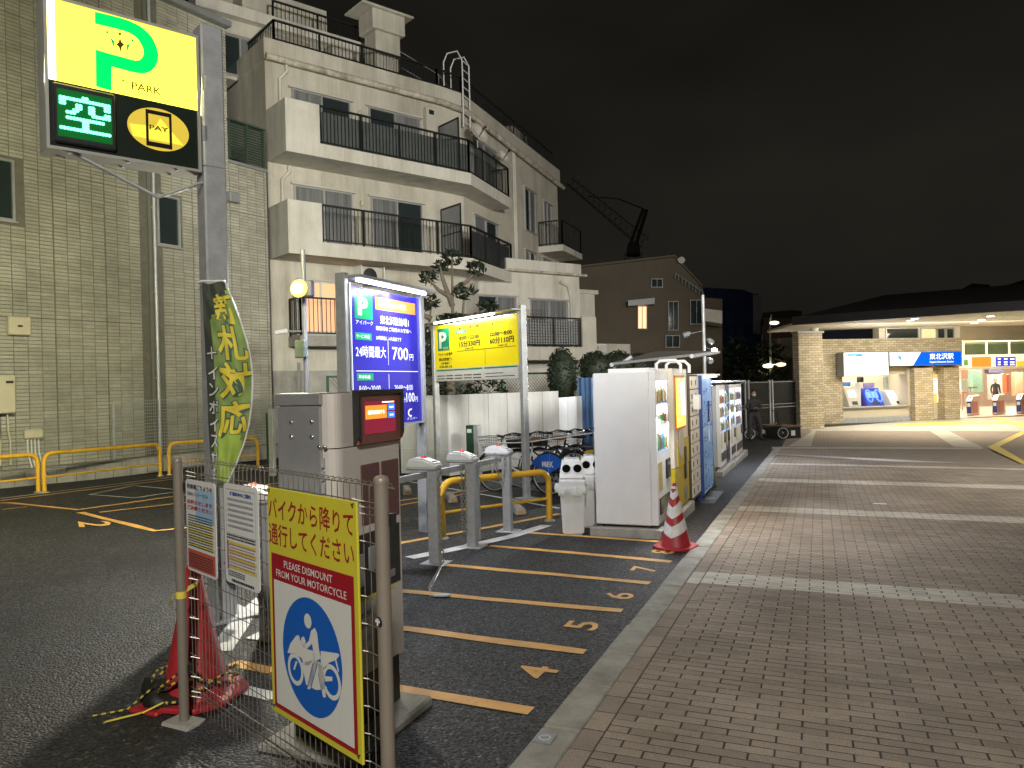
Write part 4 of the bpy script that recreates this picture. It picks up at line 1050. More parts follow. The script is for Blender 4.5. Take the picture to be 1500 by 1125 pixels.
# glazing over the gates
g_ = MB(); s0, z1 = S_(1412, 501, -3); z0 = S_(1412, 520, -3)[1]
for k in range(8): g_.fbox(FS, s_r + k * 1.5, s_r + k * 1.5 + .07, -3, -2.93, z0, z1)
g_.fbox(FS, s_r, 18, -3, -2.93, z1, z1 + .08); g_.fbox(FS, s_r, 18, -3, -2.93, z0 - .07, z0)
gq = build(g_, 'glazing_frame', M_SOFF2, st, world=True)
def pane_mat(name, col, a):
    m = bpy.data.materials.new(name); m.use_nodes = True; MATS[name] = m; t = m.node_tree; o = t.nodes['Material Output']
    tr_ = t.nodes.new('ShaderNodeBsdfTransparent'); gl = t.nodes.new('ShaderNodeBsdfGlossy'); gl.inputs['Roughness'].default_value = .03; mx = t.nodes.new('ShaderNodeMixShader'); mx.inputs[0].default_value = a
    tr_.inputs[0].default_value = (*col, 1); t.links.new(tr_.outputs[0], mx.inputs[1]); t.links.new(gl.outputs[0], mx.inputs[2]); t.links.new(mx.outputs[0], o.inputs[0]); return m
M_CLEAR = pane_mat('clear_glass', (.93, .96, .95), .1); M_GREENGL = pane_mat('greenish_glass', (.55, .75, .62), .12)
for k in range(7): build(MB().fbox(FS, s_r + k * 1.5 + .075, s_r + (k + 1) * 1.5 - .005, -2.98, -2.965, z0, z1), 'pane', M_GREENGL, gq, world=True)
# sign band over the gates
sbn = thing('station_sign_band', 'pale sign band with an orange board and a blue departure board over the gates', 'sign', FS.w(s_r + 2, -2.5, zl))
v0, v1 = 521, 537
def band(name, m, u0, u1, va, vb, d0, d1, parent):
    a, z1_ = S_(u0, va, d1); c_, z0_ = S_(u1, vb, d1); return build(MB().fbox(FS, a, c_, d0, d1, z0_, z1_), name, m, parent, world=True)
band('band', emit('pale_sign_face', (1, .9, .74), .4), 1411, 1560, 520, 538, -2.9, -2.6, sbn)
band('orange_board', emit('orange_board', (1, .38, .05), .45, (.3, .12, .02)), 1424, 1452, 523, 537, -2.6, -2.57, sbn)
db = band('departure_board', emit('blue_departure_board', (.05, .05, .5), .6), 1459, 1488, 523, 536, -2.6, -2.57, sbn)
b = MB()
for k, (w, v) in enumerate(((20, 525), (22, 529.5), (22, 533))):
    for q in range(3): 
        a, z_ = S_(1462 + q * 9 , v, -2.56); b.fbox(FS, a, a + .17 + .05 * q, -2.57, -2.562, z_ - .06, z_)
build(b, 'lettering', emit('white_led_text', (1, 1, 1), 1.2), db, world=True)
band('green_plate', mat('green_plate', (.12, .3, .1), .5), 1412, 1418, 527, 535, -2.6, -2.58, sbn)
band('yellow_board', emit('yellow_board', (1, .72, .05), .5, (.3, .2, .02)), 1490, 1560, 529, 538, -2.6, -2.55, sbn)
sbox('transom', M_SOFF2, s_r - .3, 18, -2.95, -2.5, S_(1430, 541, -2.6)[1], S_(1430, 538, -2.6)[1])
# inside: shop wall, doorway and columns
for u0, u1, v0_, v1_, dd, m, n_ in ((1408, 1416, 543, 577, -5, mat('poster_pink', (.7, .35, .3), .5), 'poster'), (1424, 1440, 541, 575, -8, mat('shelf_green', (.16, .3, .22), .5), 'kiosk'), (1446, 1472, 547, 585, -9, mat('grey_door', (.38, .33, .28), .4), 'door'), (1448, 1470, 540, 546, -8.8, mat('dark_door_sign', (.05, .05, .1), .5), 'door_sign'), (1474, 1479, 548, 575, -7, mat('red_column_sign', (.6, .12, .05), .5), 'poster'), (1487, 1500, 545, 580, -8, mat('brown_panel', (.4, .24, .14), .5), 'panel')):
    a, z1_ = S_(u0, v0_, dd); c_, z0_ = S_(u1, v1_, dd); b = MB().fbox(FS, a, c_, dd - .3, dd, max(z0_, SG), z1_); build(b, n_, m, st, world=True, bevel=.02)
b = MB()
for q in range(5):
    a, z_ = S_(1407 + q * 2, 555 + 3 * (q % 2), -4.8); b.fbox(FS, a, a + .16, -4.9, -4.8, z_ - .6, z_)
build(b, 'hanging_leaflet', M_WHITEPL, st, world=True)
# downlights in the soffit
for u, v, lab in ((1334, 468.5, 'lit soffit downlight, inner one of the pair over the fare map'), (1340, 466, 'lit soffit downlight at the roof edge over the fare map'), (1384, 479, 'small lit soffit downlight close to the clerestory window'), (1427, 472.5, 'inner of the three lit soffit downlights over the ticket gates'), (1438, 467.8, 'middle of the three lit soffit downlights over the ticket gates'), (1451, 462.5, 'outer of the three lit soffit downlights over the ticket gates')):
    r = ray(u, v); p = None
    for tri in ((e0, e1, i1), (e0, i1, i0), (e1, e2, i2), (e1, i2, i1)):
        p = p or intersect_ray_tri(*tri, r, EYE, True)
    p = p or EYE + r * 33; zc_ = p.z - .004
    t = thing('downlight', lab, 'ceiling light', (p.x, p.y, zc_), 0, 'station downlights')
    build(MB().lathe([(.16, 0), (.16, .02), (.13, .02), (.13, 0)], (0, 0, -.02), 16), 'trim_ring', M_WHITEPL, t)
    build(MB().lathe([(.128, 0), (.128, .018)], (0, 0, -.022), 16), 'lens', emit('warm_downlight', (1, .93, .78), 9), t)
    l = lamp('downlight_light', 'SPOT', (p.x, p.y, zc_ - .08), 300, (1, .86, .62), (p.x, p.y, 0), .12, spot=130, blend=.8)
lamp('forecourt_fill', 'AREA', FS.w(2.6, 4.1, zs - .05), 400, (1, .92, .75), FS.w(2.6, .6, -.6), 9, 1.2)  # unseen area lamp added under the eave to brighten tile wall and pier
lamp('ticket_hall_light', 'AREA', FS.w((s_1235 + s_1335) / 2, -.7, zl - .1), 42, (1, .9, .72), FS.w((s_1235 + s_1335) / 2, -.9, 0), 3, .5)
for k_ in range(4): lamp('concourse_light', 'POINT', FS.w(s_r + 1.5 + 5 * k_, -7, SG + 2.9), 520, (1, .89, .74), None, .3)
lamp('gate_light', 'AREA', FS.w(s_r + 3, -2.2, zr - .35), 500, (1, .84, .62), FS.w(s_r + 3, -1, 0), 7, 1)
# station signs
ss = thing('station_name_sign', 'long lit white and blue station name sign on the tile wall', 'sign', FS.w(s_1335, .1, zl))
a0, z1 = S_(1304, 516, .5); a1, z0 = S_(1409, 534, .5)
am, _z = S_(1346, 525, .5)
build(MB().fbox(FS, a0, a1, .0, .46, z0, z1), 'casing', M_GREY, ss, world=True)
E1 = FS.w(0, .47, 0); EX = Vector((FS.e.x, FS.e.y, 0)); EZ = Vector((0, 0, 1))
b = MB(); flat_poly(b, E1, EX, EZ, [(a0, z0 + .02), (am - .3, z0 + .02), (am + .15, z1 - .02), (a0, z1 - .02)]); build(b, 'white_face', emit('white_sign_face', (.96, .98, 1), 1.0), ss, world=True)
b = MB(); flat_poly(b, E1, EX, EZ, [(am - .3, z0 + .02), (a1, z0 + .02), (a1, z1 - .02), (am + .15, z1 - .02)]); build(b, 'blue_face', emit('blue_sign_face', (.0, .10, .75), .5), ss, world=True)
E2 = FS.w(0, .475, 0); H_ = z1 - z0
b = MB(); put_text(b, '東北沢駅', E2, EX, EZ, am + .62, z0 + H_ * .42, 1.35, H_ * .44, .004); put_text(b, 'Higashi-Kitazawa Station', E2, EX, EZ, am + .62, z0 + H_ * .14, 1.35, H_ * .17)
build(b, 'lettering', emit('white_letter', (1, 1, 1), 1.0), ss, world=True)
b = MB(); flat_poly(b, E2, EX, EZ, [(a0 + .35, z0 + H_ * .72), (a0 + .6, z0 + H_ * .72), (a0 + .68, z0 + H_ * .25)]); build(b, 'emblem', emit('blue_emblem', (.05, .3, .9), .7), ss, world=True)
fm = thing('fare_map', 'blank looking overexposed white lightbox over the ticket machines', 'lightbox', FS.w(s_1235 + 1, .2, zl))
a0, z1 = S_(1237, 517, .6); a1, z0 = S_(1302, 549, .6)
build(MB().fbox(FS, a0 - .03, a1 + .03, .1, .56, z0 - .03, z1 + .03), 'casing', M_GREY, fm, world=True, bevel=.01)
build(MB().fbox(FS, a0, a1, .56, .575, z0, z1), 'lit_face', emit('fare_map_face', (.97, .98, 1), 1.3), fm, world=True)
b = MB(); EE = FS.w(0, .58, 0); flat_rect(b, EE, EX, EZ, a0 + .08, z1 - .16, a0 + .14, z1 - .05); flat_rect(b, EE, EX, EZ, a0 + .16, z1 - .14, a0 + .95, z1 - .05); flat_rect(b, EE, EX, EZ, a0 + .62, z1 - .17, a0 + .98, z1 - .14)
build(b, 'heading', emit('pale_blue_heading', (.06, .42, .9), .7, (.02, .1, .3)), fm, world=True)
lamp('lightbox_light', 'AREA', FS.w((a0 + a1) / 2, .62, (z0 + z1) / 2), 50, (.95, .97, 1), FS.w((a0 + a1) / 2, 5, z0 - 1), 1.9, .9)
# ticket machines on the counter
def tmach(u0, u1, v0_, kind, label):
    a, z1_ = S_(u0, v0_, -.9); c_, _q = S_(u1, v0_, -.9); w = c_ - a
    t = thing('ticket_machine', label, 'ticket machine', FS.w((a + c_) / 2, -.9, zc), 0, 'ticket machines in the hall')
    m = {0: M_SOFFIT, 1: mat('deep_blue_machine', (.02, .03, .35), .35), 2: M_WHITEPL}[kind]
    b = MB(); b.hexa([FS.w(a, -.55, zc), FS.w(c_, -.55, zc), FS.w(c_, -1.28, zc), FS.w(a, -1.28, zc), FS.w(a, -.95, z1_), FS.w(c_, -.95, z1_), FS.w(c_, -1.28, z1_), FS.w(a, -1.28, z1_)])
    build(b, 'cabinet', m, t, world=True, bevel=.02)
    H = z1_ - zc; f = lambda s, k, o=.012: FS.w(a + w * s, -.55 - .4 * k + o, zc + H * k + o * .4)
    if kind == 1:
        b = MB()
        for cx_ in (.28, .8): b.tube([f(cx_ + .16 * math.cos(R(q)), .55 + .33 * math.sin(R(q)), .03) for q in range(0, 360, 20)], .035, 6, closed=True)
        build(b, 'light_ring', emit('blue_light_ring', (.05, .15, 1), 2.2), t, world=True)
    b = MB(); b.add([f(.2, .45), f(.8, .45), f(.8, .8), f(.2, .8)], [(0, 1, 2, 3)]); build(b, 'screen', emit('ticket_screen_%d' % kind, {0: (1, .85, .6), 1: (.2, .35, 1), 2: (.8, .85, 1)}[kind], .8), t, world=True)
    b = MB(); b.add([f(.3, .08), f(.75, .08), f(.75, .25), f(.3, .25)], [(0, 1, 2, 3)]); build(b, 'tray', M_BLKPL, t, world=True)
    return t
tmach(1236, 1254, 566, 0, 'beige ticket machine with a lit screen, at the blue notice end of the hall')
tmach(1262, 1288, 569, 1, 'ticket machine with two glowing blue rings in the ticket hall')
tmach(1298, 1326, 572, 2, 'white leaflet shelf like machine at the pier end of the ticket hall')
for u0, u1, va, vb, m, n_, lab in ((1235, 1250, 560, 570, mat('blue_notice', (.04, .14, .4), .5), 'hall_notice', 'blue notice board over the beige ticket machine'), (1265, 1281, 561, 567, mat('violet_notice', (.2, .18, .36), .5), 'hall_notice', 'small violet notice over the blue ringed ticket machine'), (1294, 1303, 553, 568, mat('grey_notice', (.3, .36, .36), .5), 'hall_notice', 'grey paper notice on the wall over the leaflet shelf')):
    a, z1_ = S_(u0, va, -1.28); c_, z0_ = S_(u1, vb, -1.28); t = build(MB().fbox(FS, a, c_, -1.31, -1.28, z0_, z1_), n_, m, None, cat='notice', label=lab, bevel=.004)
a, z1_ = S_(1256, 552, -.8); t = thing('ticket_hall_camera', 'dark camera arm on a pale column between two ticket machines', 'camera', FS.w(a, -.9, zc))
c1, z0_ = S_(1260, 590, -.8); build(MB().fbox(FS, a - .1, a + .28, -1.2, -.9, zc, S_(1258, 560, -.8)[1]), 'column', M_WHITEPL, t, world=True, bevel=.03)
build(MB().fbox(FS, a + .05, a + .2, -.95, -.6, S_(1258, 560, -.8)[1], z1_), 'camera_head', M_BLKPL, t, world=True, bevel=.03)
a, z1_ = S_(1362, 548, -.3); c_, z0_ = S_(1380, 590, -.3)
np_ = thing('notice_case', 'yellow framed notice case with white posters between two tile piers', 'notice case', FS.w((a + c_) / 2, -.3, z0_))
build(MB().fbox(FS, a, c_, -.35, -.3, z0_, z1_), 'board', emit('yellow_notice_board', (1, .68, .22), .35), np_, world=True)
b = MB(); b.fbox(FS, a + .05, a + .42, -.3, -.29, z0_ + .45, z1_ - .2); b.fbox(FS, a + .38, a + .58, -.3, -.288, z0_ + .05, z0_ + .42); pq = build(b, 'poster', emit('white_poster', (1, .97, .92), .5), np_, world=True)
b = MB()
for k in range(6): b.fbox(FS, a + .09, a + .36 - .05 * (k % 2), -.289, -.286, z1_ - .32 - .11 * k, z1_ - .30 - .11 * k)
b.fbox(FS, a + .42, a + .55, -.287, -.283, z0_ + .09, z0_ + .16); build(b, 'print', mat('blue_print', (.05, .1, .4), .5), np_, world=True)
# ticket gates
M_GATE = mat('brushed_gate_steel', (.62, .52, .45), .35, .5, .08, 5)
def gate(u, vb, t_, label):
    q = D(u, vb, t_); t = thing('ticket_gate', label, 'ticket gate', (q.x, q.y, SG + .013), math.atan2(q.y, q.x) - R(90 + 14), 'ticket gates')
    b = MB(); b.prism([(-.13, -.5, 0), (-.13, .9, 0), (-.13, .9, 1.0), (-.13, -.15, 1.0), (-.13, -.5, .75)], (.26, 0, 0)); build(b, 'housing', M_GATE, t, bevel=.03)
    build(MB().box(-.1, .1, -.515, -.5, .12, .7), 'blue_front', mat('navy_gate_panel', (.02, .05, .25), .4), t, bevel=.01)
    build(MB().box(-.07, .07, -.53, -.516, .45, .62), 'mark', M_WHITEPL, t)
    build(MB().box(.131, .15, -.4, .5, .1, .7), 'side_panel', mat('red_gate_panel', (.5, .12, .08), .4), t)
    b = MB(); b.lathe([(.07, 0), (.07, .02)], (0, -.28, .985), 14); build(b, 'reader', emit('gate_reader', (.35, .35, 1), .6), t)
    return t
gate(1424, 610, 38.5, 'ticket gate with blue front nearest the tile pier'); gate(1462, 609.5, 38.7, 'middle ticket gate with blue front and red side'); gate(1497, 608, 38.9, 'ticket gate cut by the right edge of the picture')
gr = thing('gate_barrier', 'pale metal railings closing off the side of the ticket gates', 'railing', FS.w(s_r + .3, -3.2, SG))
b = MB()
for k in range(4): s0 = s_r + .12 + k * .25; b.tube([FS.w(s0, -3, SG), FS.w(s0, -3, SG + 1.0), FS.w(s0 + .16, -3, SG + 1.0), FS.w(s0 + .16, -3, SG)], .022, 6)
build(b, 'hoop', M_GATE, gr, world=True)
b = MB()
for k in range(12): b.fbox(FS, s_r + 3.2 + k * .3, s_r + 3.27 + k * .3, -6, -5.95, SG, SG + 1.25)
b.fbox(FS, s_r + 3.1, s_r + 7, -6.02, -5.94, SG + 1.25, SG + 1.35); build(b, 'fence_bar', M_GATE, gr, world=True, kind='stuff')
# ================================================================ lit parking sign on its steel post
EZ = Vector((0, 0, 1))
pp0 = gd(331, 905, 5.85)
el = Vector((.744 * _cy - .668 * _sy, .744 * _sy + .668 * _cy))
FP = Frame(D(287, 200, 5.7), el)
EXP = Vector((FP.e.x, FP.e.y, 0))
sgn = thing('parking_sign', 'tall lit yellow parking sign with a green P and LED vacancy panel', 'sign', pp0)
pc, _z = FP.sz(311, 300, -.05)
ptop = FP.sz(305, 42, -.05)[1]
build(MB().fbox(FP, pc - .083, pc + .083, -.14, .03, pp0.z - .02, ptop), 'post', M_STEEL, sgn, world=True, bevel=.012)
b = MB(); b.lathe([(.05, .28), (.065, .3), (.06, .42), (.075, .44)], FP.w(pc + .03, .12, pp0.z) + Vector((0, 0, 0)), 14); build(b, 'black_socket', M_BLKPL, sgn, world=True)
b = MB(); b.fbox(FP, pc - .2, pc + .2, -.25, .15, pp0.z, pp0.z + .02); build(b, 'base_plate', M_STEEL, sgn, world=True, bevel=.004)
b = MB()
for k in range(2): b.fbox(FP, pc - .085, pc + .085, -.142, .032, pp0.z + 2.5 + k * .9, pp0.z + 2.506 + k * .9)
build(b, 'joint', M_GREY, sgn, world=True)
TH_ = .2
sL, zTL = FP.sz(67, -12); sR, zTR = FP.sz(286, 56); zB = FP.sz(178, 230)[1]; zTop = zTR + .0; sMid = (sL + sR) / 2
zDiv = (FP.sz(70, 110)[1] + FP.sz(285, 165)[1]) / 2
# cabinet: frame all round, faces recessed
b = MB()
b.fbox(FP, sL - .02, sL, -TH_, .012, zB - .02, zTop + .02); b.fbox(FP, sR, sR + .02, -TH_, .012, zB - .02, zTop + .02)
b.fbox(FP, sL, sR, -TH_, .012, zB - .02, zB); b.fbox(FP, sL, sR, -TH_, .012, zTop, zTop + .02)
cab = build(b, 'cabinet', mat('pale_sign_cabinet', (.42, .42, .38), .45, .2, .06, 4), sgn, world=True)
M_YLIT = emit('lit_yellow_acrylic', (1, .86, .05), 2.0, (.6, .5, .05))
build(MB().fbox(FP, sL, sR, -.03, 0, zDiv, zTop), 'yellow_face', M_YLIT, sgn, world=True)
build(MB().fbox(FP, sL, sR, -TH_ + .01, -TH_ + .04, zB, zTop), 'rear_face', M_YLIT, sgn, world=True)
build(MB().fbox(FP, sL, sR, -.03, -.001, zB, zDiv - .002), 'black_face', mat('dark_green_black', (.012, .02, .014), .35), sgn, world=True)
build(MB().fbox(FP, sL + .005, sL + .045, .001, .006, zDiv, zTop), 'edge_light', emit('edge_tube', (1, 1, .8), 6), sgn, world=True)
Q = lambda x, y: FP.sz(50 + x / 4.327, y / 4.327)
O1 = FP.w(0, .004, 0)
def trace(b, pts, O, sc=Q): flat_poly(b, O, EXP, EZ, [sc(*p) for p in pts])
b = MB()
outer = [(383, 74), (470, 94), (560, 118), (620, 140), (670, 165), (715, 200), (752, 245), (776, 295), (788, 345), (784, 392), (768, 425), (742, 452), (708, 466), (660, 468), (600, 453), (545, 438), (490, 424)]
inner = [(490, 345), (545, 358), (600, 374), (640, 385), (665, 383), (684, 368), (693, 342), (690, 312), (676, 278), (652, 245), (622, 220), (590, 205), (550, 192), (470, 172), (384, 152)]
# bowl as a strip of quads between the outer and inner edge, then stem and foot
n = 24
def samp(P, k):
    L = [0]; 
    for a, c in zip(P, P[1:]): L.append(L[-1] + math.hypot(c[0] - a[0], c[1] - a[1]))
    s = L[-1] * k
    for i in range(len(P) - 1):
        if s <= L[i + 1] + 1e-6:
            f = (s - L[i]) / (L[i + 1] - L[i]); return (P[i][0] + (P[i + 1][0] - P[i][0]) * f, P[i][1] + (P[i + 1][1] - P[i][1]) * f)
    return P[-1]
iv = inner[::-1]
for k in range(n): trace(b, [samp(outer, k / n), samp(outer, (k + 1) / n), samp(iv, (k + 1) / n), samp(iv, k / n)], O1)
trace(b, [(388, 314), (492, 345), (490, 577), (391, 549)], O1)
build(b, 'letter_p', emit('lit_green_acrylic', (.0, .72, .10), .95), sgn, world=True)
b = MB(); star = [(543, 238), (552, 268), (570, 284), (554, 300), (545, 336), (536, 300), (518, 284), (534, 268)]
O2 = FP.w(0, .0065, 0)
M_OLIVE = mat('olive_print', (.08, .065, .01), .5)
trace(b, star, O2); trace(b, ring_pts(542, 217, 9, 9, 12), O2); trace(b, [(562 + (x - 543) * .33, 512 + (y - 285) * .33) for x, y in star], O2)
b2 = MB(); trace(b2, [(478, 236), (508, 262), (503, 310), (490, 272)], O2); trace(b2, [(609, 275), (582, 288), (589, 336), (600, 300)], O2); trace(b2, ring_pts(462, 206, 9, 9, 12), O2); trace(b2, ring_pts(622, 258, 9, 9, 12), O2)
trace(b2, [(536, 506), (546, 512), (548, 526), (541, 516)], O2); trace(b2, [(590, 516), (578, 518), (582, 534), (588, 524)], O2)
build(b2, 'crown_mark', emit('lit_green_print', (.0, .5, .12), .6), sgn, world=True)
lx, lz = Q(617, 556); rx_, rz_ = Q(806, 610)
tm_ = MB(); put_text(tm_, 'PARK', O2, EXP, EZ, lx, (lz + rz_) / 2 - .004, rx_ - lx, (Q(617, 505)[1] - lz) * .9, .012)
tm_.v += []; b.merge(tm_); build(b, 'lettering', M_OLIVE, sgn, world=True)
# LED vacancy panel showing the character for "empty"
a0, zt_ = Q(112, 497); a1, zb_ = Q(518, 945)
zt_ = zDiv - .02; zb_ = zB + .025
led = build(MB().fbox(FP, a0, a1, 0, .03, zb_, zt_), 'led_housing', M_BLKPL, sgn, world=True, bevel=.012)
g0, g1 = Q(148, 560)[0], Q(474, 700)[0]; h1 = zt_ - .07; h0 = zb_ + .09
build(MB().fbox(FP, g0 - .01, g1 + .01, .03, .033, h0 - .05, h1 + .03), 'led_board', emit('green_led_board', (.0, .42, .06), .14, (.01, .08, .02)), led, world=True)
BM = ['.......##.......', '################', '##............##', '##...##..##...##', '.....##..##.....', '....##...##...##', '..###.....######', '................', '..############..', '.......##.......', '.......##.......', '.......##.......', '################']
b = MB(); nr = len(BM)
for j, rw in enumerate(BM):
    for i, ch in enumerate(rw):
        if ch == '#':
            c = FP.w(g0 + (g1 - g0) * (i + .5) / 16, .034, h1 - (h1 - h0) * (j + .5) / nr); b.lathe([(.0125, 0), (.011, .006), (.003, .009)], c, 6, axis=(FP.n.x, FP.n.y, 0), smooth=False)
build(b, 'led_dot', emit('green_led', (.14, 1, .55), 2.6), led, world=True, kind='stuff')
# PAY roundel with a phone
cx, cz = Q(790, 822); rs = (Q(985, 880)[0] - Q(593, 765)[0]) / 2; rzz = (Q(790, 690)[1] - Q(790, 955)[1]) / 2
b = MB(); flat_poly(b, FP.w(0, .002, 0), EXP, EZ, ring_pts(cx, cz, rs, rzz, 40)); pay = build(b, 'pay_roundel', emit('lit_ochre_print', (.62, .45, .05), .62), sgn, world=True)
b = MB(); flat_poly(b, FP.w(0, .004, 0), EXP, EZ, [(cx - rs * .93, cz + rzz * .02), (cx - rs * .1, cz + rzz * .12), (cx + rs * .05, cz + rzz * .55), (cx + rs * .8, cz - rzz * .55), (cx - rs * .82, cz - rzz * .52)]); build(b, 'yellow_flash', emit('lit_yellow_print', (.9, .72, .06), .75), pay, world=True)
O3 = FP.w(0, .006, 0); pw, ph = rs * .42, rzz * .86; bz_ = pw * .2
b = MB()
for q in ((-pw, -ph, -pw + bz_, ph), (pw - bz_, -ph, pw, ph), (-pw + bz_, -ph, pw - bz_, -ph + bz_ * 1.9), (-pw + bz_, ph - bz_ * 1.6, pw - bz_, ph)): flat_rect(b, O3, EXP, EZ, cx + q[0], cz + q[1], cx + q[2], cz + q[3])
put_text(b, 'PAY', O3, EXP, EZ, cx - pw * .74, cz - .01, pw * 1.48, rzz * .22, .02)
build(b, 'phone_print', mat('black_print', (.008, .008, .008), .4), pay, world=True)
# stay rod under the sign, clamps
b = MB(); k0 = FP.w(*(lambda q: (q[0], -.05, q[1]))(FP.sz(104, 222, -.05))); k1 = D(231, 289, 5.5); k2 = FP.w(pc - .09, .0, FP.sz(300, 268)[1])
b.rod(k0, k1, .012, 8); b.rod(k1, k2, .012, 8); build(b, 'stay_rod', M_STEEL, sgn, world=True)
b = MB()
for z in (zTop - .35, zB + .25): b.fbox(FP, sR + .02, pc - .09, -.13, .0, z, z + .05); b.fbox(FP, sR + .03, sR + .06, -.02, .03, z - .03, z + .08)
build(b, 'bracket', M_STEEL, sgn, world=True)
b = MB()
for s_, d_ in ((.12, -.02), (.12, -.17), (sMid - sL, -.02), (sMid - sL, -.17), (sR - sL - .15, -.02), (sR - sL - .15, -.17)): b.lathe([(.012, 0), (.012, .012)], FP.w(sL + s_, d_, zB - .032), 8)
build(b, 'screw', M_WHITEPL, sgn, world=True, kind='stuff')
lamp('parking_sign_light', 'AREA', FP.w(sMid, -TH_ - .02, (zDiv + zTop) / 2), 330, (1, .965, .62), FP.w(sMid, -3, (zDiv + zTop) / 2), 1.2, .8).data.spread = R(125)
lamp('parking_sign_front_light', 'AREA', FP.w(sMid, .03, (zDiv + zTop) / 2), 16, (1, .9, .42), FP.w(sMid, 3, (zDiv + zTop) / 2 - .5), 1.2, .6)
# chain of the ground socket at the foot of the post
# ================================================================ feather banner
fb = thing('banner_flag', 'green feather banner with yellow characters bowed out by the wind', 'banner', gd(322, 880, 5.6))
def bpt(u, v, bow): return D(u, v, 5.62 + bow)
ROWS = [(414, 296, 330), (440, 297, 341), (470, 298, 353), (500, 300, 362), (530, 301, 368), (560, 303, 370), (590, 304, 369), (620, 305, 365), (650, 307, 357), (680, 309, 345), (705, 311, 333)]
b = MB(); nfx, nfy = 22, 44; grid = []
def brow(v):
    for (v0, a0_, c0_), (v1, a1_, c1_) in zip(ROWS, ROWS[1:]):
        if v <= v1: f = (v - v0) / (v1 - v0); return a0_ + (a1_ - a0_) * f, c0_ + (c1_ - c0_) * f
    return ROWS[-1][1:]
for j in range(nfy + 1):
    v = 414 + 291 * j / nfy; a, c = brow(v); rw = []
    for k in range(nfx + 1):
        f = k / nfx; rw.append(bpt(a + (c - a) * f, v + 2 * math.sin(f * 6 + v * .03), -.06 * math.sin(f * math.pi) * math.sin((v - 410) / 300 * math.pi) - .012 * math.sin(f * 9 + v * .05) - .006 * math.sin(f * 17 - v * .09)))
    grid.append(rw)
nc, nr = nfx, nfy + 1
vs = [p for rw in grid for p in rw]; w_ = nc + 1
fs = [(j * w_ + k, j * w_ + k + 1, (j + 1) * w_ + k + 1, (j + 1) * w_ + k) for j in range(nr - 1) for k in range(nc)]
vb = [p + (p - EYE).normalized() * .004 for p in vs]
b.add(vs, fs, True); b.add(vb, [tuple(reversed(f)) for f in fs], True)
M_FLAG = mat('green_banner_cloth', (.25, .36, .10), .75, 0, .35, 3.5); 
cl = build(b, 'cloth', M_FLAG, fb, world=True)
def on_cloth(fu, fv, o=.006):
    """point on the cloth: fu across, fv down"""
    j = min(nr - 2, max(0, int(fv * (nr - 1)))); k = min(nc - 1, max(0, int(fu * nc))); a = fv * (nr - 1) - j; c = fu * nc - k
    p = grid[j][k].lerp(grid[j][k + 1], c).lerp(grid[j + 1][k].lerp(grid[j + 1][k + 1], c), a)
    return p + (EYE - p).normalized() * o
def cloth_patch(b, pts, o=.004):
    b.add([on_cloth(x, y, o) for x, y in pts], [tuple(range(len(pts)))])
cm = cl.data
for m_ in (mat('lime_print', (.36, .52, .08), .75, 0, .2, 4), mat('dark_olive_print', (.055, .065, .045), .75, 0, .25, 5)): cm.materials.append(m_)
for p_ in cm.polygons:
    k_ = p_.index % (nfx * nfy); fu, fv = (k_ % nfx + .5) / nfx, (k_ // nfx + .5) / nfy
    w_l = min(1, max(0, (fv - .70) / .1)); lf = fv > .70 and .25 + .05 * (1 - w_l) < fu < .35 + .6 * w_l - .5 * max(0, fv - .86)
    dk = (fu < .2 - .5 * max(0, fv - .7)) or (fv < .19 and fu < 1.1 - fv * 5.0)
    p_.material_index = 1 if lf else 2 if dk else 0
def cloth_text(b, ch, x0, x1, y0, y1, bold, o):
    t = text_mesh(ch, bold); q_ = bmesh.new(); vv = [q_.verts.new((p, q, 0)) for p, q in t[0]]
    for f in t[1]:
        try: q_.faces.new([vv[i] for i in f])
        except ValueError: pass
    bmesh.ops.triangulate(q_, faces=q_.faces)
    for _ in range(3):
        le = [e for e in q_.edges if e.calc_length() > .1]
        if le: bmesh.ops.subdivide_edges(q_, edges=le, cuts=1, use_grid_fill=False); bmesh.ops.triangulate(q_, faces=q_.faces)
    q_.verts.index_update()
    b.add([on_cloth(x0 + (x1 - x0) * v.co.x, y1 + (y0 - y1) * v.co.y, o) for v in q_.verts], [tuple(v.index for v in f.verts) for f in q_.faces]); q_.free()
b = MB(); bo = MB()
for ch, x0, x1, y0, y1 in (('新', .34, .98, .06, .21), ('札', .30, .99, .22, .39), ('対', .28, .99, .40, .58), ('応', .24, .99, .59, .775)):
    cloth_text(bo, ch, x0 - .02, x1 + .02, y0 - .006, y1 + .006, .06, .005); cloth_text(b, ch, x0, x1, y0, y1, .02, .009)
build(bo, 'letter_outline', mat('teal_outline', (.07, .14, .10), .7), fb, world=True)
build(b, 'lettering', mat('yellow_banner_print', (.75, .62, .05), .7), fb, world=True)
b = MB(); bo = MB()
for k, ch in enumerate('＋インボイス対応'):
    y0 = .325 + k * .083 + (.02 if k else 0)
    if k < 8: cloth_text(bo, ch, .02, .27, y0 - .003, y0 + .07, .06, .005); cloth_text(b, ch, .04, .25, y0, y0 + .066, .01, .009)
build(bo, 'letter_outline', M_BLKPL, fb, world=True); build(b, 'lettering', M_REFW, fb, world=True)
b = MB(); P = [grid[0][0] + Vector((-.04, 0, .02)), grid[0][11] + Vector((0, .01, .01))] + [grid[j][nc] for j in range(0, nr)]; b.tube(P[1:], .007, 6); b.tube([grid[0][0] + Vector((-.05, 0, .0)), grid[0][0] + Vector((0, 0, .01)), grid[0][22] + Vector((.0, 0, .006))], .009, 6)
build(b, 'pole', M_WHITEPL, fb, world=True)
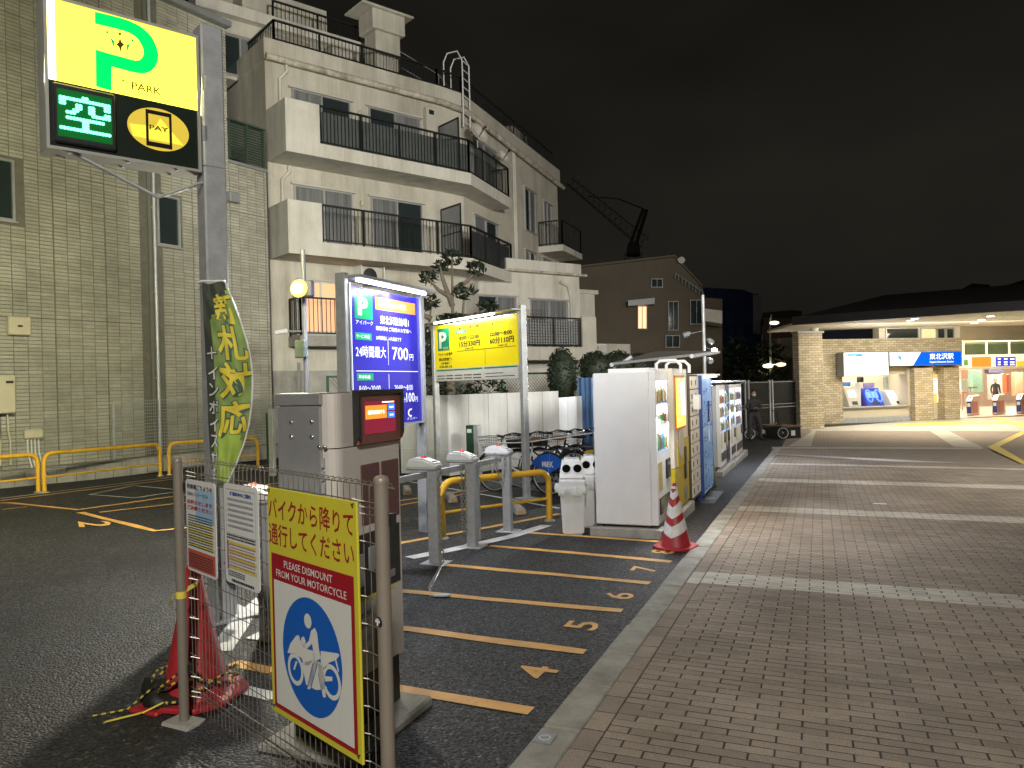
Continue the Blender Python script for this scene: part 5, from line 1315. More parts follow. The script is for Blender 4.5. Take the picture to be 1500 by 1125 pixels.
b = MB(); q = grid[-1][3]; b.rod((q.x, q.y, gz(q.x, q.y)), q, .014, 8);  build(b, 'stand', M_GREY, fb, world=True)

# ================================================================ mesh panel with posts, signs hung on it
fl, fr_ = D(270, 1055, 3.92), D(563, 900, 2.6)
FF = Frame(fl, fr_ - fl); FL = (Vector((fr_.x, fr_.y)) - FF.o).length; gzF = gz(fl.x, fl.y)
EXF = Vector((FF.e.x, FF.e.y, 0))
M_POST = mat('taupe_post_paint', (.235, .205, .165), .42, .15, .08, 8, .05, 60)
mf = thing('mesh_barrier', 'taupe wire mesh barrier on two round posts at the lot corner', 'barrier', (fl.x, fl.y, gzF))
for s0, zt_ in ((0, 1.315), (FL, 1.345)):
    p = FF.w(s0, 0, 0); z0 = gz(p.x, p.y)
    q = build(MB().lathe([(.0248, 0), (.0248, zt_ - z0 - .02)], (p.x, p.y, z0), 20), 'post', M_POST, mf, world=True)
    build(MB().lathe([(.0265, 0), (.0265, .012), (.022, .022), (.008, .027)], (p.x, p.y, zt_ - .02), 20), 'post_cap', M_POST, q, world=True)
    for z in (zt_ - .17, z0 + .25): build(MB().fbox(FF, s0 - .028, s0 + .028, -.04, -.02, z, z + .045), 'clamp', M_BLKPL, q, world=True)
p = FF.w(FL, .0262, .86); b = MB(); b.lathe([(.0175, 0), (.0175, .0015)], p + Vector((.004, -.0, 0)), 18, axis=(FF.n.x, FF.n.y, 0)); stq = build(b, 'round_sticker', M_BLKPL, mf, world=True)
b = MB(); b.fbox(FF, FL - .012, FL + .014, .0282, .029, .858, .866); b.fbox(FF, FL - .004, FL + .004, .0282, .029, .847, .857); b.fbox(FF, FL - .009, FL + .01, .0282, .029, .868, .871); build(b, 'sticker_print', M_REFW, stq, world=True)
b = MB(); zb0, zt0 = .12, 1.245; r = .0022; nv = int(FL / .042); gap = .05
for k in range(1, nv):
    s0 = FL * k / nv
    b.tube([FF.w(s0, -.035, zb0 - .08), FF.w(s0, -.035, zt0 + .05), FF.w(s0, -.042, zt0 + .066), FF.w(s0, -.07, zt0 + .068), FF.w(s0, -.078, zt0 + .05)], r, 4, cap=False)
hz = [zb0, zb0 + .025] + [zb0 + .1 + .098 * k for k in range(11)] + [zt0 - .02, zt0]
for z in hz:
    # horizontals are kinked forward near both posts, the folds of the panel
    P = [FF.w(.03, -.03, z), FF.w(.10, -.03, z), FF.w(.125, .005, z + .012), FF.w(.15, -.03, z), FF.w(FL - .2, -.03, z), FF.w(FL - .175, .005, z + .012), FF.w(FL - .15, -.03, z), FF.w(FL - .03, -.03, z)]
    b.tube(P, r * 1.15, 4, cap=False)
b.tube([FF.w(.03, -.076, zt0 + .05), FF.w(FL - .03, -.076, zt0 + .05)], r * 1.2, 4)
for z in (zb0 - .01, zb0 + .035): b.tube([FF.w(.03, -.06, z), FF.w(FL - .03, -.06, z)], r * 1.6, 5)
build(b, 'wire_mesh', mat('grey_wire', (.25, .23, .195), .4, .6, .15, 9), mf, world=True, kind='stuff')

# motorcycle sign board
ms = thing('motorcycle_sign', 'yellow board asking riders to dismount with a white motorcycle on blue', 'sign', FF.w(FL * .65, 0, .3))
sq = [FF.sz(u, v, .002) for u, v in ((393, 716), (526, 732), (531, 1112), (402, 1046))]
s0 = (sq[0][0] + sq[3][0]) / 2; s1 = (sq[1][0] + sq[2][0]) / 2; z1 = (sq[0][1] + sq[1][1]) / 2; z0 = (sq[2][1] + sq[3][1]) / 2
BW, BH = s1 - s0, z1 - z0
M_SIGNY = mat('yellow_sign_board', (.62, .56, .045), .35, 0, .05, 3, dirt=.12)
build(MB().fbox(FF, s0, s1, -.002, .008, z0, z1), 'board', M_SIGNY, ms, world=True, bevel=.002)
OB = FF.w(s0, .0095, z0)
U = lambda x, y: ((FF.sz(230 + x / 3.75, 825 + y / 3.75, .0095)[0] - s0), (FF.sz(230 + x / 3.75, 825 + y / 3.75, .0095)[1] - z0))
m0, m1 = .026, BW - .026; rz1 = BH * .712; 
b = MB(); flat_rect(b, OB, EXF, EZ, m0, .026, m1, rz1); build(b, 'red_panel', mat('dark_red_print', (.33, .012, .022), .35, 0, .06, 3), ms, world=True)
OC = FF.w(s0, .011, z0); b = MB(); wz1 = BH * .597
flat_rect(b, OC, EXF, EZ, m0 + .02, .046, m1 - .02, wz1); build(b, 'white_panel', mat('white_sign_print', (.68, .68, .63), .35, 0, .04, 3, dirt=.1), ms, world=True)
OD = FF.w(s0, .0125, z0)
cxu = (U(686, 500)[0] + U(1050, 560)[0]) / 2; czu = (U(855, 180)[1] + U(915, 865)[1]) / 2; ru = (U(1050, 560)[0] - U(686, 500)[0]) / 2
b = MB(); flat_poly(b, OD, EXF, EZ, ring_pts(BW * .5, BH * .327, BH * .2425, BH * .2425, 56)); build(b, 'blue_roundel', mat('blue_sign_print', (.01, .11, .46), .35, 0, .05, 3), ms, world=True)
OE = FF.w(s0, .014, z0); b = MB(); OG = FF.w(s0, .0155, z0); bk = MB()
def ell(b, O, cx, cy, dx, dy, n=26): 
    c = U(cx, cy); r = (U(cx, cy - dy)[1] - c[1]); flat_poly(b, O, EXF, EZ, ring_pts(c[0], c[1], r, r, n))
def annul(b, O, cx, cy, ro, ri, n=30, a0=0, a1=360):
    c = U(cx, cy); k = (U(cx, cy - 100)[1] - c[1]) / 100
    for i in range(n):
        A, B = R(a0 + (a1 - a0) * i / n), R(a0 + (a1 - a0) * (i + 1) / n)
        flat_poly(b, O, EXF, EZ, [(c[0] + ro * k * math.cos(A), c[1] + ro * k * math.sin(A)), (c[0] + ro * k * math.cos(B), c[1] + ro * k * math.sin(B)), (c[0] + ri * k * math.cos(B), c[1] + ri * k * math.sin(B)), (c[0] + ri * k * math.cos(A), c[1] + ri * k * math.sin(A))])
def P_(b, O, pts): flat_poly(b, O, EXF, EZ, [U(*p) for p in pts])
ell(b, OE, 834, 316, 24, 40)
annul(b, OE, 767, 581, 86, 62); annul(b, OE, 965, 652, 96, 70, 30, -150, 180)
P_(b, OE, [(722, 490), (738, 440), (770, 396), (785, 394), (792, 420), (830, 470), (865, 480), (872, 520), (840, 560), (815, 560), (800, 520), (770, 500)])
P_(b, OE, [(798, 408), (812, 400), (822, 425), (815, 460), (800, 445)])
P_(b, OE, [(806, 455), (840, 425), (852, 370), (872, 352), (885, 380), (895, 470), (905, 520), (870, 545), (862, 470), (858, 440), (830, 468)])
P_(b, OE, [(905, 480), (1000, 494), (1008, 505), (990, 530), (950, 545), (930, 580), (905, 560)])
P_(b, OE, [(800, 545), (870, 530), (905, 555), (925, 620), (925, 690), (880, 695), (825, 665)])
P_(b, OE, [(863, 540), (890, 545), (850, 690), (830, 690)]); P_(b, OE, [(890, 535), (915, 560), (934, 735), (918, 735), (893, 600)])
P_(b, OE, [(778, 540), (762, 585), (754, 580), (768, 535)]); P_(b, OE, [(925, 618), (968, 622), (970, 645), (930, 648)]); P_(b, OE, [(984, 532), (992, 530), (1006, 592), (1000, 598)])
build(b, 'motorcycle_rider', MATS['white_sign_print'], ms, world=True)
for q in (((864, 545), (832, 688)), ((889, 548), (850, 692)), ((893, 600), (917, 733))):
    a, c = U(*q[0]), U(*q[1]); d = Vector((c[0] - a[0], c[1] - a[1])).normalized() * .0018; flat_poly(bk, OG, EXF, EZ, [(a[0] - d.y, a[1] + d.x), (c[0] - d.y, c[1] + d.x), (c[0] + d.y, c[1] - d.x), (a[0] + d.y, a[1] - d.x)])
build(bk, 'outline', MATS['blue_sign_print'], ms, world=True)
b = MB(); put_text(b, 'バイクから降りて', OC, EXF, EZ, .012, BH * .865, BW - .03, BH * .095, .004); put_text(b, '通行してください', OC, EXF, EZ, .012, BH * .752, BW - .03, BH * .095, .004)
build(b, 'lettering', MATS['dark_red_print'], ms, world=True)
b = MB(); put_text(b, 'PLEASE DISMOUNT', OC, EXF, EZ, BW * .2, BH * .661, BW * .55, BH * .032, .006); put_text(b, 'FROM YOUR MOTORCYCLE', OC, EXF, EZ, BW * .1, BH * .614, BW * .79, BH * .032, .006)
build(b, 'lettering', MATS['white_sign_print'], ms, world=True)
for s_, z_ in ((s0 + .02, z1 - .02), (s1 - .02, z1 - .02), (s0 + .02, z0 + .02), (s1 - .02, z0 + .02)): build(MB().tube([FF.w(s_, .01, z_), FF.w(s_ + .004, .02, z_ + .012), FF.w(s_ + .006, -.04, z_ + .014)], .0025, 5), 'wire_tie', M_BLKPL, ms, world=True)

# the two laminated notices
def notice(q, label, kind):
    s = [FF.sz(u, v, .004) for u, v in q]; a0, a1 = (s[0][0] + s[3][0]) / 2, (s[1][0] + s[2][0]) / 2; b1, b0 = (s[0][1] + s[1][1]) / 2, (s[2][1] + s[3][1]) / 2
    t = thing('laminated_notice', label, 'notice', FF.w((a0 + a1) / 2, 0, b0), 0, 'laminated notices on the mesh barrier')
    w, h = a1 - a0, b1 - b0
    sheet_ = MB(); pts = []
    for (cx_, cz_, s_) in ((a0 + .02, b0 + .02, 180), (a1 - .02, b0 + .02, 270), (a1 - .02, b1 - .02, 0), (a0 + .02, b1 - .02, 90)):
        for k in range(5): pts.append(FF.w(cx_ + .02 * math.cos(R(s_ + 22.5 * k)), .002, cz_ + .02 * math.sin(R(s_ + 22.5 * k))))
    sheet_.prism(pts, Vector((FF.n.x, FF.n.y, 0)) * .004); build(sheet_, 'sheet', mat('laminated_paper', (.72, .72, .69), .22, 0, .04, 4), t, world=True)
    O = FF.w(a0, .0072, b0); O_ = FF.w(a0, .0086, b0); dk = MB(); yl = MB(); rd = MB(); bl = MB(); gr_ = MB(); pp_ = MB()
    def lines(b, x0, x1, y0, y1, n, hh):
        for k in range(n):
            y = y1 - (y1 - y0) * k / n; x = x0
            while x < x1:
                l = random.uniform(.02, .06) * 1.2; flat_rect(b, O_, EXF, EZ, x * w, (y - hh) * h, min(x + l, x1) * w, y * h); x += l + .012
    if kind == 0:
        flat_rect(bl, O, EXF, EZ, .35 * w, .56 * h, .96 * w, .9 * h); flat_rect(rd, O, EXF, EZ, .04 * w, .03 * h, .96 * w, .24 * h)
        put_text(dk, '駐車場ごりようの', O_, EXF, EZ, .07 * w, .9 * h, .86 * w, .055 * h, .02); put_text(dk, '2024.11.11～12.31', O_, EXF, EZ, .07 * w, .83 * h, .7 * w, .035 * h, .01)
        pr = MB(); put_text(pr, 'お知らせします', O_, EXF, EZ, .06 * w, .735 * h, .86 * w, .05 * h, .03); put_text(pr, 'ご注意ください', O_, EXF, EZ, .06 * w, .67 * h, .86 * w, .05 * h, .03); build(pr, 'lettering', mat('crimson_print', (.4, .02, .03), .5), t, world=True)
        for k in range(4): flat_rect(yl, O, EXF, EZ, .06 * w, (.50 - .075 * k) * h, .94 * w, (.535 - .075 * k) * h)
        lines(dk, .08, .9, .26, .62, 13, .012); lines(dk, .08, .9, .04, .2, 6, .014)
    else:
        put_text(bl, '駐車料金のご案内', O_, EXF, EZ, .2 * w, .885 * h, .62 * w, .042 * h, .03)
        for q_ in ((.07, .5, .075, .95), (.925, .5, .93, .95), (.075, .945, .925, .95), (.075, .5, .925, .505)): flat_rect(gr_, O, EXF, EZ, q_[0] * w, q_[1] * h, q_[2] * w, q_[3] * h)
        lines(gr_, .13, .87, .54, .86, 6, .022); lines(dk, .08, .92, .44, .495, 2, .016)
        flat_rect(pp_, O, EXF, EZ, .07 * w, .14 * h, .12 * w, .43 * h)
        for k in range(4): flat_rect(yl, O, EXF, EZ, .12 * w, (.385 - .078 * k) * h, .93 * w, (.425 - .078 * k) * h)
        lines(pp_, .15, .9, .16, .4, 8, .01); lines(dk, .1, .6, .07, .13, 3, .01); lines(dk, .2, .85, .02, .05, 1, .025)
    for m_, b, n_ in ((mat('dark_ink', (.03, .03, .04), .5), dk, 'lettering'), (mat('yellow_ink', (.62, .52, .10), .5), yl, 'table_stripe'), (mat('red_ink', (.5, .10, .06), .5), rd, 'red_block'), (mat('blue_ink', (.32, .48, .62) if kind == 0 else (.03, .06, .3), .5) if kind == 0 else mat('navy_ink', (.03, .06, .3), .5), bl, 'blue_block'), (mat('grey_ink', (.3, .31, .33), .5), gr_, 'table_line'), (mat('mauve_ink', (.3, .14, .28), .5), pp_, 'table_column')):
        if b.v: build(b, n_, m_, t, world=True)
notice(((272, 702), (317, 708), (317, 848), (276, 835)), 'laminated notice with red and blue print, next to the left barrier post', 0)
notice(((327, 709), (377, 713), (382, 864), (333, 857)), 'laminated grey and yellow fee notice beside the motorcycle board', 1)

# ================================================================ traffic cones
def cone(loc, label, h, r, bands, weight=False):
    t = thing('traffic_cone', label, 'traffic cone', loc, random.uniform(-.3, .3), 'traffic cones')
    prof = [(r, .035), (r * .93, .06), (r * .12, h - .01), (r * .1, h), (r * .06, h)]
    build(MB().lathe(prof, (0, 0, 0), 28), 'cone_body', M_RED, t)
    w = r * 1.32; b = MB()
    P = [(-w, -w * .55), (-w * .55, -w), (w * .55, -w), (w, -w * .55), (w, w * .55), (w * .55, w), (-w * .55, w), (-w, w * .55)]
    b.prism([(x, y, .006) for x, y in P], (0, 0, .032)); build(b, 'base', M_RED, t, bevel=.008)
    b = MB()
    for k in range(8): b.box(-w * .8 + k * w * .22, -w * .7 + k * w * .22, -w * .9, w * .9, 0, .006)
    build(b, 'foot', M_BLKPL, t)
    for z0_, z1_, sl in bands:
        b = MB(); n_ = 40
        rr = lambda z: r * .93 + (r * .12 - r * .93) * (z - .06) / (h - .07) + .0025
        vs = []; 
        for k in range(n_ + 1):
            a = 2 * math.pi * k / n_; tri = abs(((k * 4 / n_) % 2) - 1) * sl
            for z in (z0_ + tri, z1_ + tri): z = min(z, h - .012); vs.append((rr(z) * math.cos(a), rr(z) * math.sin(a), z))
        b.add(vs, [(2 * k, 2 * k + 2, 2 * k + 3, 2 * k + 1) for k in range(n_)], True); build(b, 'reflective_band', M_REFW, t)
    return t
p = G(990, 803); cone((p.x, p.y, gz(p.x, p.y)), 'red and white traffic cone by the corner of the first vending machine', .71, .165, [(.13, .25, .09), (.33, .45, .08), (.53, .60, .06), (.645, .672, .0)])
p = D(287, 985, 4.25); kb = gz(p.x, p.y)
cone((p.x, p.y, kb), 'plain red traffic cone standing behind the left post of the mesh barrier', .80, .185, [])
# sandbag and folded red base under the cone
sb = thing('sandbag', 'black weight bag slumped against the plain red cone', 'sandbag', (p.x - .13, p.y - .16, kb))
b = MB(); b.ball((.0, .05, .06), .12, .11, .07, 18, 10); b.ball((.08, -.03, .045), .09, .08, .05, 14, 8); b.ball((-.04, .02, .10), .07, .07, .04, 14, 8)
for i, q in enumerate(b.v): q.x += .018 * math.sin(31 * q.y + 20 * q.z); q.z = max(.0, q.z + .014 * math.sin(37 * q.x + 9 * q.y) + .008 * math.sin(61 * q.y))
build(b, 'bag', mat('black_vinyl', (.007, .008, .007), .6, 0, .3, 8), sb); build(MB().box(-.06, .14, -.13, .06, 0, .03), 'red_flap', M_RED, sb, bevel=.012)
rp_ = thing('striped_rope', 'yellow and black rope wound round the foot of the plain red cone', 'rope', (p.x, p.y, kb))
def rope(b1, b2, P, r):
    P = [Vector(q) for q in P]; Q_ = []
    for a, c in zip(P, P[1:]):
        n_ = max(2, int((c - a).length / .02)); Q_ += [a.lerp(c, i / n_) for i in range(n_)]
    Q_.append(P[-1])
    for i in range(len(Q_) - 1): (b1 if i % 2 else b2).rod(Q_[i], Q_[i + 1], r, 6)
b1, b2 = MB(), MB(); 
rope(b1, b2, [(.22 * math.cos(R(a)), .22 * math.sin(R(a)), .09 + .05 * math.sin(R(a * 2.3)) + a * .00006) for a in range(0, 720, 12)], .007)
rope(b1, b2, [(-.05, -.22, .1), (.02, -.26, .16), (.1, -.24, .22), (.16, -.18, .3)], .006); rope(b1, b2, [(-.1, -.2, .12), (-.2, -.28, .02), (-.34, -.40, .01)], .006)
build(b1, 'yellow_strand', mat('yellow_rope', (.55, .42, .05), .7), rp_, kind='stuff'); build(b2, 'black_strand', M_BLKPL, rp_, kind='stuff')
tp = thing('hazard_tape', 'yellow tape tied round the left barrier post with a loose end', 'tape', FF.w(0, 0, .62))
b = MB(); c = FF.w(0, 0, 0); b.lathe([(.0265, .60), (.0268, .635)], (c.x, c.y, 0), 18); b.tube([FF.w(-.02, .02, .62), FF.w(-.06, .03, .60), FF.w(-.10, .02, .55)], .004, 5)
vs = [FF.w(.02, -.02, .63), FF.w(.07, -.05, .66), FF.w(.12, -.07, .74), FF.w(.14, -.08, .80)]; b.add(vs + [v + Vector((.012, 0, .03)) for v in vs], [(i, i + 1, i + 5, i + 4) for i in range(3)])
build(b, 'tape_strip', mat('yellow_tape', (.7, .58, .08), .5), tp, world=True)
pt_ = G(150, 1062); q_ = G(205, 1052)
b = MB(); b.add([(pt_.x, pt_.y, pt_.z + .008), (q_.x, q_.y, q_.z + .02), (q_.x, q_.y + .03, q_.z + .024), (pt_.x, pt_.y + .025, pt_.z + .012)], [(0, 1, 2, 3)]); b.rod(q_ + Vector((0, .015, .02)), q_ + Vector((.08, .08, .06)), .006, 5)
build(b, 'tape_scrap', MATS['yellow_tape'], None, cat='tape', label='flat yellow strap end lying on the asphalt by the black bag')
# rag of white cloth and concrete footing at the left post
b = MB(); o = FF.w(0, 0, gzF); b.box(o.x - .09, o.x + .1, o.y - .09, o.y + .06, gzF - .02, gzF + .014)
for q in b.v: q.x += random.uniform(-.03, .03); q.y += random.uniform(-.03, .03)
build(b, 'footing', M_CONC, mf, world=True, bevel=.006)
# ================================================================ pay machine
PX1, PX0, PY0, PY1 = -2.10, -2.42, 3.0, 3.585
pz = gz(PX1, PY0)
pm = thing('pay_machine', 'grey and brown parking pay machine with a glowing orange and blue screen', 'pay machine', (PX1, PY0, pz))
M_PMG = mat('warm_grey_powder_coat', (.62, .58, .535), .38, .2, .05, 5, .04, 80); M_PMS = mat('brushed_steel_box', (.40, .40, .40), .38, .6, .1, 7, .04, 40)
M_PMB = mat('maroon_brown_plastic', (.12, .05, .05), .4, 0, .08, 5)
FM = Frame((PX1, 0), (0, 1)); FN = Frame((0, PY0), (1, 0))
build(MB().fbox(FM, PY0 + .02, PY1 - .02, -.28, -.02, pz, .24), 'plinth', M_BLKPL, pm, world=True)
b = MB(); pts = [(PX0 + .004, PY1), (PX0 + .004, PY0 + .012), (PX1 - .06, PY0 + .012)] + [(PX1 - .06 + .06 * math.sin(R(a)), PY0 + .072 - .06 * math.cos(R(a))) for a in range(0, 91, 15)] + [(PX1, PY1)]
b.prism([(x, y, .24) for x, y in pts], (0, 0, 1.125)); build(b, 'lower_body', M_PMG, pm, world=True)
b = MB(); b.prism([(x, y, 1.37) for x, y in pts], (0, 0, .255)); build(b, 'upper_body', M_PMG, pm, world=True)
build(MB().box(PX0, PX1 - .075, PY0 - .006, PY0 + .2, .3, 1.57), 'side_cabinet', M_PMS, pm, world=True, bevel=.004)
build(MB().box(PX0 - .01, PX1 - .068, PY0 - .012, PY0 + .25, 1.574, 1.632), 'cabinet_cap', M_PMS, pm, world=True, bevel=.004)
b = MB()
for u, v in ((427, 619), (457, 618), (427, 640), (457, 640), (468, 655), (476, 655)):
    s, z = FN.sz(u, v, .006); b.ball((s, PY0 - .008, z), .011, .008, .011, 10, 6)
build(b, 'bolt', M_CHROME, pm, world=True)
b = MB()
for k in range(14): b.box(PX1 - .074, PX1 - .062, PY0 - .004, PY0 + .014, .5 + k * .06, .545 + k * .06)
build(b, 'hinge', M_STEEL, pm, world=True)
# hooded screen
hz0, hz1 = 1.365, 1.64; hy0, hy1 = PY0 + .155, PY1 + .005
hood = MB(); n = .02; dpt = .034
for a in (((hy0, hz0), (hy0 + n, hz0 + n), (hy0 + n, hz1 - n), (hy0, hz1)), ((hy1, hz1), (hy1 - n, hz1 - n), (hy1 - n, hz0 + n), (hy1, hz0)), ((hy0, hz1), (hy0 + n, hz1 - n), (hy1 - n, hz1 - n), (hy1, hz1))):
    hood.hexa([(PX1, *a[0]), (PX1, *a[1]), (PX1, *a[2]), (PX1, *a[3])] + [(PX1 + dpt, a[0][0] + .004, a[0][1] if a[0][1] > 1.5 else a[0][1] + .05), (PX1 + dpt, a[1][0], a[1][1]), (PX1 + dpt, a[2][0], a[2][1]), (PX1 + dpt, a[3][0], a[3][1] if a[3][1] > 1.5 else a[3][1] + .05)])
build(hood, 'screen_hood', M_BLKPL, pm, world=True)
build(MB().fbox(FM, hy0 + .012, hy1 - .012, .0, .022, hz0 + .002, hz1 - .014), 'bezel', mat('maroon_bezel', (.20, .07, .06), .45, 0, .08, 5), pm, world=True, bevel=.006)
sy0, sy1, sz0, sz1 = hy0 + .07, hy1 - .075, hz0 + .055, hz1 - .06
scr = build(MB().fbox(FM, sy0, sy1, .022, .025, sz0, sz1), 'screen', emit('dim_red_screen', (.42, .02, .06), .42, (.02, .01, .012)), pm, world=True)
w, h = sy1 - sy0, sz1 - sz0; OS = FM.w(sy0, .0265, sz0); EY = Vector((0, 1, 0))
b = MB(); flat_rect(b, OS, EY, EZ, .01 * w, .46 * h, .70 * w, .88 * h); build(b, 'orange_button', emit('orange_screen', (1, .2, .02), 1.25), scr, world=True)
b = MB(); flat_rect(b, OS, EY, EZ, .74 * w, .7 * h, .97 * w, .9 * h); flat_rect(b, OS, EY, EZ, .74 * w, .45 * h, .97 * w, .65 * h); build(b, 'blue_button', emit('blue_screen', (.02, .18, 1), 1.1), scr, world=True)
b = MB(); O_ = FM.w(sy0, .0275, sz0); put_text(b, '精算を開始する', O_, EY, EZ, .08 * w, .6 * h, .54 * w, .13 * h, .02); put_text(b, '領収書', O_, EY, EZ, .78 * w, .76 * h, .15 * w, .07 * h); put_text(b, '取消', O_, EY, EZ, .79 * w, .51 * h, .13 * w, .07 * h); flat_rect(b, O_, EY, EZ, .55 * w, .95 * h, .95 * w, .985 * h)
build(b, 'lettering', emit('white_screen_text', (1, .95, .9), 1.5), scr, world=True)
for a in ((hy0 + .0, 1.05, 1.24), (hy0 + .215, 1.05, 1.24)):
    build(MB().fbox(FM, PY0 + .21 + (a[0] - hy0) * .88, PY0 + .38 + (a[0] - hy0) * .88, -.004, .006, .97, 1.27), 'dark_panel', M_PMB, pm, world=True, bevel=.012)
build(MB().fbox(FM, PY0 + .06, PY1 - .02, -.002, .004, .62, .93), 'cash_panel', M_BLKPL, pm, world=True, bevel=.01)
b = MB(); b.fbox(FM, PY0 + .1, PY0 + .2, .004, .016, .68, .84); b.fbox(FM, PY0 + .25, PY0 + .31, .004, .02, .74, .86); b.fbox(FM, PY0 + .36, PY0 + .5, .004, .012, .66, .7); build(b, 'slot', M_GREY, pm, world=True, bevel=.004)
build(MB().fbox(FM, PY0 + .07, PY0 + .3, .0, .003, .36, .6), 'instruction_plate', M_WHITEPL, pm, world=True)
b = MB(); b.fbox(FM, PY0 + .09, PY0 + .14, .003, .004, .55, .57); O_ = FM.w(PY0, .0045, 0)
put_text(b, 'ご利用案内', O_, EY, EZ, .08, .52, .2, .03, .02); put_text(b, '精算方法', O_, EY, EZ, .08, .47, .16, .03, .02); put_text(b, '１・２・３', O_, EY, EZ, .09, .40, .16, .025); build(b, 'lettering', mat('navy_ink', (.03, .06, .3), .5), pm, world=True)
build(MB().fbox(FM, PY0 + .07, PY0 + .5, .0, .003, .6, .618), 'yellow_label', mat('yellow_ink', (.62, .52, .10), .5), pm, world=True)
b = MB(); b.fbox(FM, PY0 + .32, PY0 + .42, .0, .03, .28, .44); build(b, 'handset', M_BLKPL, pm, world=True, bevel=.012)
b = MB(); b.box(-2.5, -1.97, PY0 - .12, PY1 + .07, gz(-2.2, 3.2) - .05, gz(-2.2, 3.2) + .035); build(b, 'footing_slab', M_CONC, pm, world=True, bevel=.012)

# ================================================================ bicycle lock posts with chains
M_HEAD = mat('white_lock_housing', (.76, .77, .76), .28, 0, .04, 6, coat=.3); M_LENS = emit('red_indicator', (1, .03, .02), .25, (.5, .02, .02)); M_LENSON = emit('lit_red_indicator', (1, .08, .05), 5)
M_CHAIN = mat('chain_steel', (.5, .47, .42), .4, .7, .25, 30)
def chain(b, P, r=.0048, step=.036):
    P = [Vector(q) for q in P]; L = 0; Q_ = [P[0]]
    for a, c in zip(P, P[1:]):
        n_ = max(1, int((c - a).length / step)); Q_ += [a.lerp(c, i / n_) for i in range(1, n_ + 1)]
    for i in range(len(Q_) - 1):
        a, c = Q_[i], Q_[i + 1]; d = (c - a).normalized(); sd = d.cross(Vector((1, .3, .2)) if i % 2 else Vector((.3, -1, .2))).normalized() * .013; m = (a + c) / 2; hl = d * .025
        b.tube([m - hl, m - hl * .6 + sd, m + hl * .6 + sd, m + hl, m + hl * .6 - sd, m - hl * .6 - sd], r, 4, closed=True)
def lock(y, label, ch, lit=False, tall=.02, x=-3.58):
    z = gz(x, y); t = thing('bicycle_lock_post', label, 'lock post', (x, y, z), 0, 'chain lock posts of the cycle bays')
    b = MB(); b.prism([(-.05, -.06, 0), (.055, -.06, 0), (.055, .02, 0), (.02, .06, 0), (-.05, .06, 0)], (0, 0, .93)); build(b, 'post', M_STEEL, t, bevel=.006)
    build(MB().box(-.13, .13, -.11, .11, 0, .012), 'base_plate', M_STEEL, t, bevel=.003)
    b = MB(); pr = [(-.27, 0), (-.27, .05), (-.23, .105), (-.08, .105), (.01, .07), (.06, .055), (.06, 0)]
    b.prism([(xx, -.085, .945 + zz) for xx, zz in pr], (0, .17, 0)); build(b, 'lock_head', M_HEAD, t, bevel=.018, seg=2)
    build(MB().box(-.27, .05, -.07, .07, .93, .944), 'head_seat', M_GREY, t)
    b = MB(); b.ball((-.11, 0, 1.055), .028, .022, .016, 10, 6); build(b, 'indicator', M_LENSON if lit else M_LENS, t)
    build(MB().box(-.08, .02, -.03, .03, 1.002, 1.022), 'slot_cover', M_GREY, t, bevel=.006)
    b = MB(); chain(b, ch); build(b, 'chain', M_CHAIN, t, kind='stuff'); return t
lk = [(4.3, [(-.02, -.07, .9), (-.02, -.08, .3), (.1, -.12, .02)], 'lock post with a lit red lamp seen through the mesh barrier', True), (5.05, [(.06, -.05, .9), (.07, -.05, .2), (.2, -.1, .012)], 'lock post hidden behind the pay machine', False),
      (6.78, [(.06, -.02, .9), (.07, -.02, .3), (.09, -.03, .02), (.4, -.9, .012), (.55, -1.15, .012)], 'lock post nearest the pay machine whose chain trails onto the asphalt', False),
      (7.66, [(-.08, -.08, .93), (-.08, -.09, .2), (-.05, -.07, .15), (-.04, -.06, .9)], 'middle lock post of the three, chain hanging in two strands', False), (8.70, [(.0, -.4, .98), (.0, -.34, .98), (.01, -.32, .75), (.02, -.22, .58), (.02, -.13, .72), (.0, -.07, .93)], 'farthest lock post, with a looped chain by the yellow rail', False)]
for y, ch, lab, lit in lk: lock(y, lab, ch, lit)
p = Vector((-3.02, 5.62, gz(-3.02, 5.62))); t = thing('chain_tongue', 'steel tongue of the loose lock chain lying on an orange line', 'lock tongue', p, .5)
build(MB().prism([(0, 0, .01), (.12, .02, .01), (.16, -.02, .012), (.13, -.06, .01), (.02, -.03, .01)], (0, 0, .012)), 'tongue', M_STEEL, t)
rb = thing('lock_rail', 'horizontal steel rail joining the bicycle lock posts', 'rail', (-3.6, 6.8, gz(-3.6, 6.8)))
build(MB().bar((-3.68, 4.38, gz(-3.6, 4.38) + .88), (-3.68, 8.7, gz(-3.6, 8.7) + .88), .05, .06), 'rail', M_STEEL, rb, world=True, bevel=.004)
for y in (5.9, 8.0): build(MB().box(-3.71, -3.65, y - .03, y + .03, gz(-3.6, y), gz(-3.6, y) + .86), 'rail_support', M_STEEL, rb, world=True)
# wheel stops
for u, v, lab in ((596, 722, 'grey concrete wheel stop right of the pay machine'), (661, 733, 'dark concrete wheel stop inside the yellow rail'), (758, 750, 'pale concrete wheel stop under the yellow sign post'), (590, 800, 'short concrete wheel stop beside the pay machine foot')):
    if v == 800: continue
    p = G(u, v); t = thing('wheel_stop', lab, 'wheel stop', (p.x, p.y, gz(p.x, p.y)), R(-58), 'concrete wheel stops')
    b = MB(); b.prism([(-.3, -.08, 0), (-.3, .08, 0), (-.3, .06, .1), (-.3, -.06, .1)], (.6, 0, 0)); build(b, 'block', M_CONC, t, bevel=.015)
    build(MB().box(-.302, -.3, -.04, .04, .03, .07).box(.3, .302, -.04, .04, .03, .07), 'reflector', mat('amber_reflector', (.5, .25, .03), .3), t)

